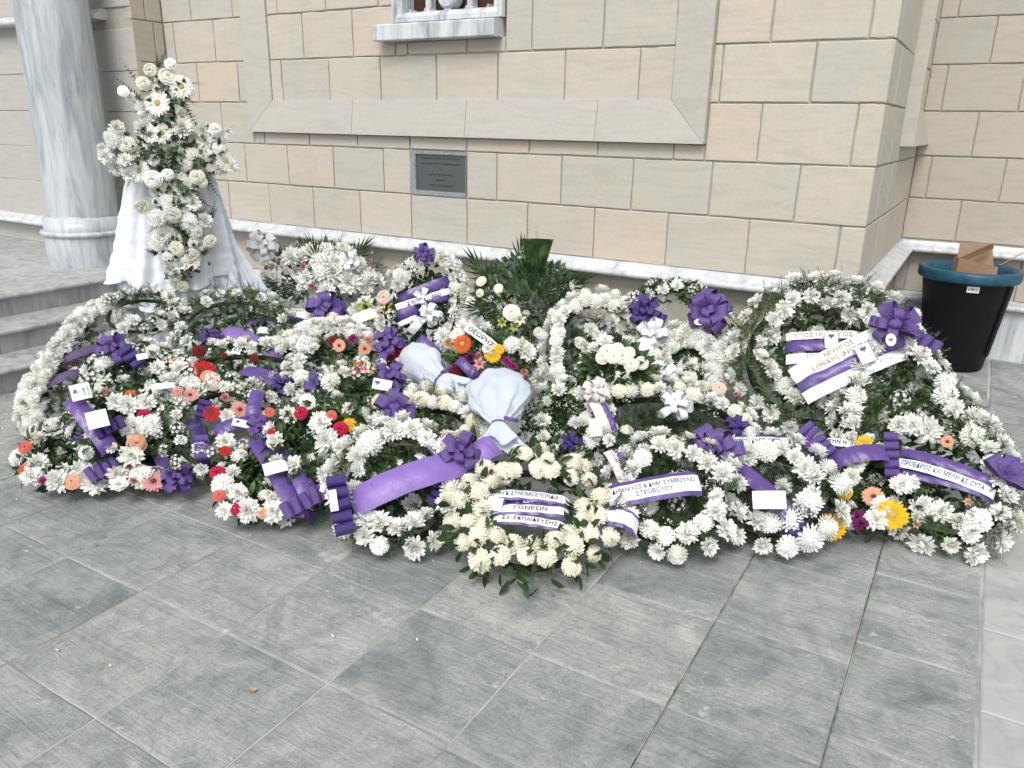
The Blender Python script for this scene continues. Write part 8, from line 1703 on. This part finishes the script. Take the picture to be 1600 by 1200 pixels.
for sp in SPRAYS:
    label, cat, kinds, nf, fr_, leaves, bb = SP[sp['key']]; C = Vector(sp['c']); az = math.atan2(C.x, C.y)
    root = empty('flower_spray' if cat == 'flower spray' else 'bouquet', (C.x, C.y, max(0, C.z - sp['rz'])), label, cat); R0 = root.location
    fd = Vector((-sin(az) * .85, -cos(az) * .85, .53)).normalized(); sx = Vector((cos(az), -sin(az), 0)); su = sx.cross(-fd).normalized(); su = su if su.z > 0 else -su
    feats = [(Vector(c), k, r) for c, k, r in sp['feat']]
    def surf(f=1.0):
        a = rnd.random() * 2 * pi; q = sqrt(rnd.random()) * f; x, y = q * cos(a), q * sin(a)
        return C + sx * x * sp['rx'] + su * y * sp['rz'] * 1.1 + fd * (0.09 * (1 - q * q)), (fd * 0.8 + sx * x * 0.9 + su * y * 0.9).normalized()
    for lk, m in leaves:
        g = Geo()
        for _ in range(m):
            p, d = surf(0.9 if lk != 'palm' else 0.75); p = p - fd * rnd.uniform(0.01, 0.07); dd = (d * 0.7 + (p - C).normalized() * 0.8 + rvec(0.35) + Vector((0, 0, 0.2))).normalized()
            if lk == 'palm': dd = ((p - C).normalized() + Vector((0, 0, 0.6)) + sx * rnd.uniform(-.5, .5)).normalized()
            add_leaf(g, lk, p - R0, dd, fd, 1.15 if lk != 'palm' else 1.4)
        tag(link('foliage', g.mesh('foliage', M[LM[lk]]), root), kind='stuff')
    n0 = 0
    while n0 < nf:
        p, d = surf(0.92); n0 += 1
        if all((p - c).length > (fr_ + r) * 0.6 for c, _, r in feats): put_flower(rnd.choice(kinds), p, (d + rvec(0.2)).normalized(), fr_ * rnd.uniform(0.8, 1.1), root)
    for c, k, r in feats: put_flower(k, c + fd * (0.035 if sp['key'] in ('cream_roses', 'green_spray', 'mixed_bouquet') else 0.0), (fd + (c - C) * 1.5 + rvec(0.12)).normalized(), r, root)
    if bb:
        g = Geo()
        for _ in range(bb // 14): p, d = surf(); breath(g, p + d * 0.02 - R0, 0.022, 14)
        tag(link('babys_breath', g.mesh('babys_breath', M['mum']), root), kind='stuff')
    for b in sp['bow']: do_bow(b, fd, root)
    for b in sp['sash']: do_sash(b, fd, root, 3)
    if sp['key'] == 'green_spray':     # two broad cut fan leaves with a square end
        for (du, dz, w, h, rot) in ((0.06, 0.13, 0.19, 0.17, 0.0), (-0.05, 0.06, 0.17, 0.10, pi)):
            g = Geo(); vs = []
            for i in range(9):
                x = i / 8 - 0.5; z = 0.0022 * (-1) ** i - 0.03 * x * x
                vs += [(x * w * 0.55, 0, z - 0.02), (x * w, h * (1 - 0.05 * abs(x)), z)]
            g.add(vs, [(2*i, 2*i+2, 2*i+3, 2*i+1) for i in range(8)]); base_ = C + sx * du + Vector((0, 0, dz)) + fd * 0.13
            X_ = sx * cos(rot); Y_ = Vector((0, 0, 1)) if rot == 0 else Vector((0, 0, -1)); Z_ = X_.cross(Y_); e = link('fan_leaf', g.mesh('fan_leaf', M['leaf_dark']), root, base_ - R0); e.rotation_mode = 'QUATERNION'; e.rotation_quaternion = Matrix((X_, Y_, Z_)).transposed().to_quaternion()
            if h > 0.1: 
                for (px_, L) in ((-0.085, 0.22), (-0.005, 0.235)): 
                    g = Geo(); g.add([(px_ * 0.5 - 0.004, 0, 0.006), (px_ * 0.5 + 0.004, 0, 0.006), (px_, L, 0.006)], [(0, 1, 2)]); s2 = link('leaf_spike', g.mesh('leaf_spike', M['leaf_dark']), e)
# ------------------------------------------------------------------ tulle bundles
for T in TULLE:
    a, b, c = Vector(T['a']), Vector(T['b']), Vector(T['c']); root = empty('tulle_bundle', (b.x, b.y, min(a.z, b.z, c.z) - 0.04), T['label'], 'flower wrap'); R0 = root.location
    toward = (Vector((0, 0, 1.6)) - b).normalized(); ax = (a - b).normalized(); sd = ax.cross(toward).normalized(); th = sd.cross(ax).normalized(); L = (a - b).length; g = Geo(); k = 72; vs = []; ph = rnd.random() * 6
    prof0 = [(-0.02, 0.0), (0.0, 0.35), (0.06, 0.62), (0.18, 0.86), (0.34, 1.0), (0.5, 0.95), (0.66, 0.78), (0.80, 0.55), (0.92, 0.32), (1.0, 0.20)]
    prof = []
    for (f0, w0_), (f1, w1_) in zip(prof0, prof0[1:]): prof += [(f0 + (f1 - f0) * q / 4, w0_ + (w1_ - w0_) * q / 4) for q in range(4)]
    prof.append(prof0[-1]); full = (a - b) * 1.25; k = 130
    for f, w in prof:
        pc = b + full * (1 - f); wr = T['w0'] * w; wr = max(wr, T['wn']) if f > 0.1 else wr
        for i in range(k):
            t = 2*pi*i/k; fold = 1 + 0.13 * f ** 3 * (1 - 2 * abs(sin(4.5 * t + ph + f))) + 0.05 * f ** 3 * sin(19 * t + ph * 2); q = pc + (sd * cos(t) + th * sin(t) * 0.55) * wr * fold
            cr_ = noise.noise(q * 13) * 0.026 + noise.noise(q * 40 + Vector((0, 0, f * 5))) * 0.003 + 0.0014 * sin(70 * f + 2 * noise.noise(q * 9) * 8)
            vs.append(q + (sd * cos(t) + th * sin(t)) * cr_ * min(1, w * 2) - R0)
    n_ = len(prof); g.add(vs, [(q * k + i, q * k + (i+1) % k, (q+1) * k + (i+1) % k, (q+1) * k + i) for q in range(n_ - 1) for i in range(k)])
    link('tulle_wrap', g.mesh('tulle_wrap', M['tulle'], True), root); k = 72
    g = Geo(); vs = []; ax2 = (c - b).normalized()
    for q, (f, w) in enumerate(((0, 1.0), (0.15, 1.25), (0.5, 1.9), (1.0, 3.2))):
        pc = b.lerp(c, f); ww = T['wn'] + (T['w2'] - T['wn']) * f ** 1.1
        for i in range(k): t = 2*pi*i/k; fold = 1 + 0.22 * f * sin(7 * t + ph) + 0.10 * f * sin(15 * t); vs.append(pc + (sd * cos(t) + th * sin(t) * (0.6 - 0.3 * f)) * ww * fold + ax2 * 0.02 * f * sin(5 * t + ph) - R0)
    g.add(vs, [(q * k + i, q * k + (i+1) % k, (q+1) * k + (i+1) % k, (q+1) * k + i) for q in range(3) for i in range(k)]); link('tulle_skirt', g.mesh('tulle_skirt', M['tulle'], True), root)
    g = Geo(); vs = []
    for q in range(3):
        for i in range(24): t = 2*pi*i/24; vs.append(b + ax * (q - 1) * 0.007 + (sd * cos(t) + th * sin(t) * 0.6) * (T['wn'] * 1.06) - R0)
    g.add(vs, [(q * 24 + i, q * 24 + (i+1) % 24, (q+1) * 24 + (i+1) % 24, (q+1) * 24 + i) for q in range(2) for i in range(24)]); link('tie', g.mesh('tie', RIB['P'], True), root)
    sp_ = dict(a=b + sd * 0.02 + th * 0.03, b=b + sd * 0.085 - ax * 0.012 + th * 0.02, w=0.016, col='P', sag=0.01, band=None, text=[], tcol='ink', th=.5)
    if T['w0'] > 0.1: do_sash(sp_, toward, root, 5)
# ------------------------------------------------------------------ draped easel and flower cross
n = Vector(CROSS_NORMAL); n = n if n.dot(Vector((0, 0, 1.6)) - Vector(CROSS_SPINE[4])) > 0 else -n
up = Vector((0, 0, 1)); sx = up.cross(n).normalized(); nh = sx.cross(up).normalized()
sc = Vector(CROSS_SPINE[1]); base_c = Vector((sc.x, sc.y, 0)) - nh * 0.20
stand = empty('draped_stand', base_c, 'white pleated cloth draped over an easel, in layers down to the wreaths', 'draped stand')
def drape(name, secs, m, amp, k=220, seed=0, hem=0.0, front=1.0):
    r2 = random.Random(seed); ph = [r2.uniform(0, 6.28) for _ in range(8)]; vs = []; ns = len(secs)
    for q, (z, wx, wy, cxo, cyo) in enumerate(secs):
        f = q / (ns - 1)
        for i in range(k):
            t = 2*pi*i/k
            pl = amp * (0.25 + f) * ((1 - abs(sin(3.5 * t + ph[0] + 0.5 * sin(f * 3)))) * 1.6 - 0.6 + 0.9 * (1 - abs(sin(6.5 * t + ph[1] + f))) - 0.4 + 0.35 * sin(23 * t + ph[2] - f * 2)) + 0.010 * noise.noise(Vector((cos(t) * 3, sin(t) * 3, f * 5 + seed))) + 0.006 * sin(9 * f * 6 + 4 * t + ph[4]) * f
            zz = z + (hem * (sin(3 * t + ph[3]) + 0.5 * sin(7 * t + ph[5])) * max(0, f - 0.6) / 0.4 if hem else 0)
            vs.append(sx * ((wx + pl) * cos(t) + cxo) - nh * ((wy + pl) * sin(t) + cyo) + up * zz)
    return link(name, mesh(name, vs, [(a * k + i, a * k + (i + 1) % k, (a + 1) * k + (i + 1) % k, (a + 1) * k + i) for a in range(ns - 1) for i in range(k)], m, None, True), stand)
def secs(z0, z1, w0, w1, d0, d1, x0, x1, n=26, p=0.9): return [(z0 + (z1 - z0) * i / n, w0 + (w1 - w0) * (i / n) ** p, d0 + (d1 - d0) * (i / n) ** p, x0 + (x1 - x0) * i / n, 0) for i in range(n + 1)]
top = [(1.36, 0.02, 0.02, -0.01, 0), (1.355, 0.12, 0.05, -0.01, 0), (1.32, 0.21, 0.08, -0.01, 0)]
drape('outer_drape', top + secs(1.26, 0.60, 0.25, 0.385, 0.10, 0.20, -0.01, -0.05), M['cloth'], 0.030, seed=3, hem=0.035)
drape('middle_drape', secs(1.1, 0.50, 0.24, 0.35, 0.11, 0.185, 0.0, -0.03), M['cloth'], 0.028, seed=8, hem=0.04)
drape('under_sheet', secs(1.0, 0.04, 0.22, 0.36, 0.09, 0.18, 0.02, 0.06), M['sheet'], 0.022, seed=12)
drape('right_drape', secs(1.25, 0.46, 0.10, 0.19, 0.06, 0.12, 0.06, 0.28), M['cloth'], 0.030, seed=21, hem=0.03)
def tube(name, a, b, r, m, par, root, k=8):
    a, b = Vector(a), Vector(b); d = (b - a).normalized(); x = d.orthogonal().normalized(); y = d.cross(x); g = Geo(); c = (a + b) / 2
    g.add([p + (x * cos(2*pi*i/k) + y * sin(2*pi*i/k)) * r - c for p in (a, b) for i in range(k)], [(i, (i+1) % k, (i+1) % k + k, i + k) for i in range(k)] + [tuple(range(k - 1, -1, -1)), tuple(range(k, 2*k))])
    return link(name, g.mesh(name, m, False), par, c - root)
for s_ in (-1, 1): tube('easel_leg', base_c + sx * 0.24 * s_, base_c + sx * 0.06 * s_ + up * 1.33, 0.012, M['card_edge'], stand, base_c)
tube('easel_leg', base_c - nh * 0.16, base_c + up * 1.33, 0.012, M['card_edge'], stand, base_c)
cr = empty('flower_cross', Vector(CROSS_SPINE[4]), 'tall cross of white gerberas, roses and greenery standing in front of the draped white cloth', 'flower cross'); R0 = cr.location
T_, B_, L_, Rr, Cc = [Vector(v) for v in CROSS_SPINE]
for a, b, r in ((T_, B_, 0.045), (L_, Rr, 0.045)):
    o = tube('foam_core', a - n * 0.03, b - n * 0.03, r, M['core'], cr, R0, 12)
feats = [(Vector(c), k, r) for c, k, r in CROSS_FLOWERS]
for c, k, r in feats:
    off = c - Cc; put_flower(k, c, (n + Vector((0, 0, 0.12)) + off * 0.45 + rvec(0.16)).normalized(), r * (0.98 if 'gerbera' in k else 0.96), cr)
for i in range(210):
    a, b = (T_, B_) if i % 5 > 1 else (L_, Rr); p = a.lerp(b, rnd.random()) + sx * rnd.gauss(0, 0.05) + up * rnd.gauss(0, 0.055) + n * rnd.uniform(0.02, 0.05)
    if all((p - c).length > r * 0.75 for c, k, r in feats): put_flower(rnd.choice(('mum', 'mum', 'rose_cream', 'cluster', 'rose_white')), p, (n + rvec(0.35)).normalized(), rnd.uniform(0.026, 0.038), cr)
g1, g2, g3 = Geo(), Geo(), Geo()
for i in range(800):
    if rnd.random() < 0.62: a, b, wdt = T_, B_, 0.095
    else: a, b, wdt = L_, Rr, 0.10
    p = a.lerp(b, rnd.random()); dax = (b - a).normalized(); sd = n.cross(dax); q = p + sd * rnd.gauss(0, wdt * 0.55) + n * rnd.uniform(-0.01, 0.085); dd = (sd * rnd.uniform(-1, 1) + n * 0.5 + dax * rnd.uniform(-.6, .6) + rvec(0.2)).normalized()
    k = i % 5
    if k < 2: add_leaf(g1, 'leaf', q - R0, dd, n, 1.0)
    elif k < 4: add_leaf(g2, 'round', q - R0, dd, n, 0.9)
    else: add_leaf(g1, 'fern', q - R0, dd, n, 1.0)
for i in range(60):
    a, b = (T_, B_) if rnd.random() < .6 else (L_, Rr); p = a.lerp(b, rnd.random()) + sx * rnd.gauss(0, 0.06) + up * rnd.gauss(0, 0.04) + n * 0.07; breath(g3, p - R0, 0.024, 14)
for nm, g_x, mm in (('foliage', g1, 'leaf_fern'), ('foliage', g2, 'leaf_dark'), ('babys_breath', g3, 'mum')): tag(link(nm, g_x.mesh(nm, M[mm]), cr), kind='stuff')
for a, b in CROSS_SPRIGS:
    a, b = Vector(a), Vector(b); g = Geo(); d = (b - a).normalized(); L = (b - a).length + 0.05; sprig_fern(g, a - R0 - d * 0.03, d, n, L, 0.034, 10, 0.1, 0.22); sprig_fern(g, a - R0 - d * 0.03, (d + rvec(0.3)).normalized(), n, L * 0.7, 0.03, 8, 0.1, 0.2); link('fern_frond', g.mesh('fern_frond', M['leaf_fern']), cr)
# ------------------------------------------------------------------ small things fallen on the paving
LBL = ['curled brown leaf lying alone on the open slate', 'white petal on the slate left of centre, in front of the heap', 'white petal right of the middle slab joint in front of the heap', 'long white petal just before the yellow gerbera wreath',
 'white petal near the left edge on the slate', 'tiny white petal on the slate left of the brown leaf', 'tiny white petal at the lower left slab joint']
for i, (k, x, y) in enumerate(FALLEN):
    g = Geo(); L, w = ((0.030, 0.018) if k == 'leaf' else (0.020, 0.007) if i < 4 else (0.014, 0.007)); a = rnd.random() * 6
    for j in range(6):
        f = j / 5; ww = w * sin(pi * (0.08 + 0.88 * f)) / 2; z = 0.003 + 0.009 * abs(f - 0.45)
        g.add([], []); 
        for t in (-1, 0, 1): g.v.append(((f - 0.5) * L * cos(a) - t * ww * sin(a), (f - 0.5) * L * sin(a) + t * ww * cos(a), z + 0.004 * abs(t)))
    g.f = [(3*j + t, 3*j + t + 1, 3*j + t + 4, 3*j + t + 3) for j in range(5) for t in (0, 1)]; g.m = [0] * 10
    nm = 'fallen_leaf' if k == 'leaf' else 'fallen_petal'
    o = link(nm, g.mesh(nm, M['card'] if k == 'leaf' else M['mum'], True), None, (x, y, 0.0))
    tag(o, LBL[i] if i < 7 else 'white petal scattered on the slate at the foot of the marble steps', 'leaf' if k == 'leaf' else 'petal', 'petals fallen on the paving' if k != 'leaf' else None)

g = Geo()
for i in range(150):
    if i < 60: x, y = rnd.uniform(-4.85, -4.2), rnd.uniform(1.2, 2.1)
    else: t = rnd.random(); x, y = -4.2 + 4.3 * t + rnd.gauss(0, 0.05), 1.55 + 1.45 * t - abs(rnd.gauss(0, 0.16)) - 0.05 + (0.25 if t > .8 else 0)
    a = rnd.random() * 6; L, w = rnd.uniform(0.004, 0.016), rnd.uniform(0.002, 0.005); u = Vector((cos(a), sin(a), 0)); v = Vector((-sin(a), cos(a), 0)); p = Vector((x, y, 0.0022)); z = Vector((0, 0, rnd.uniform(0.001, 0.005)))
    g.add([p - u * L / 2, p - v * w / 2 + z * 0.4, p + u * L / 2 + z, p + v * w / 2 + z * 0.4], [(0, 1, 2, 3)], 0 if rnd.random() < 0.72 else 1)
tag(link('petal_litter', mesh('petal_litter', g.v, g.f, [M['mum'], M['leaf_fern']], g.m)), 'tiny petals and leaf scraps strewn on the slate round the wreaths', 'petal litter', kind='stuff')
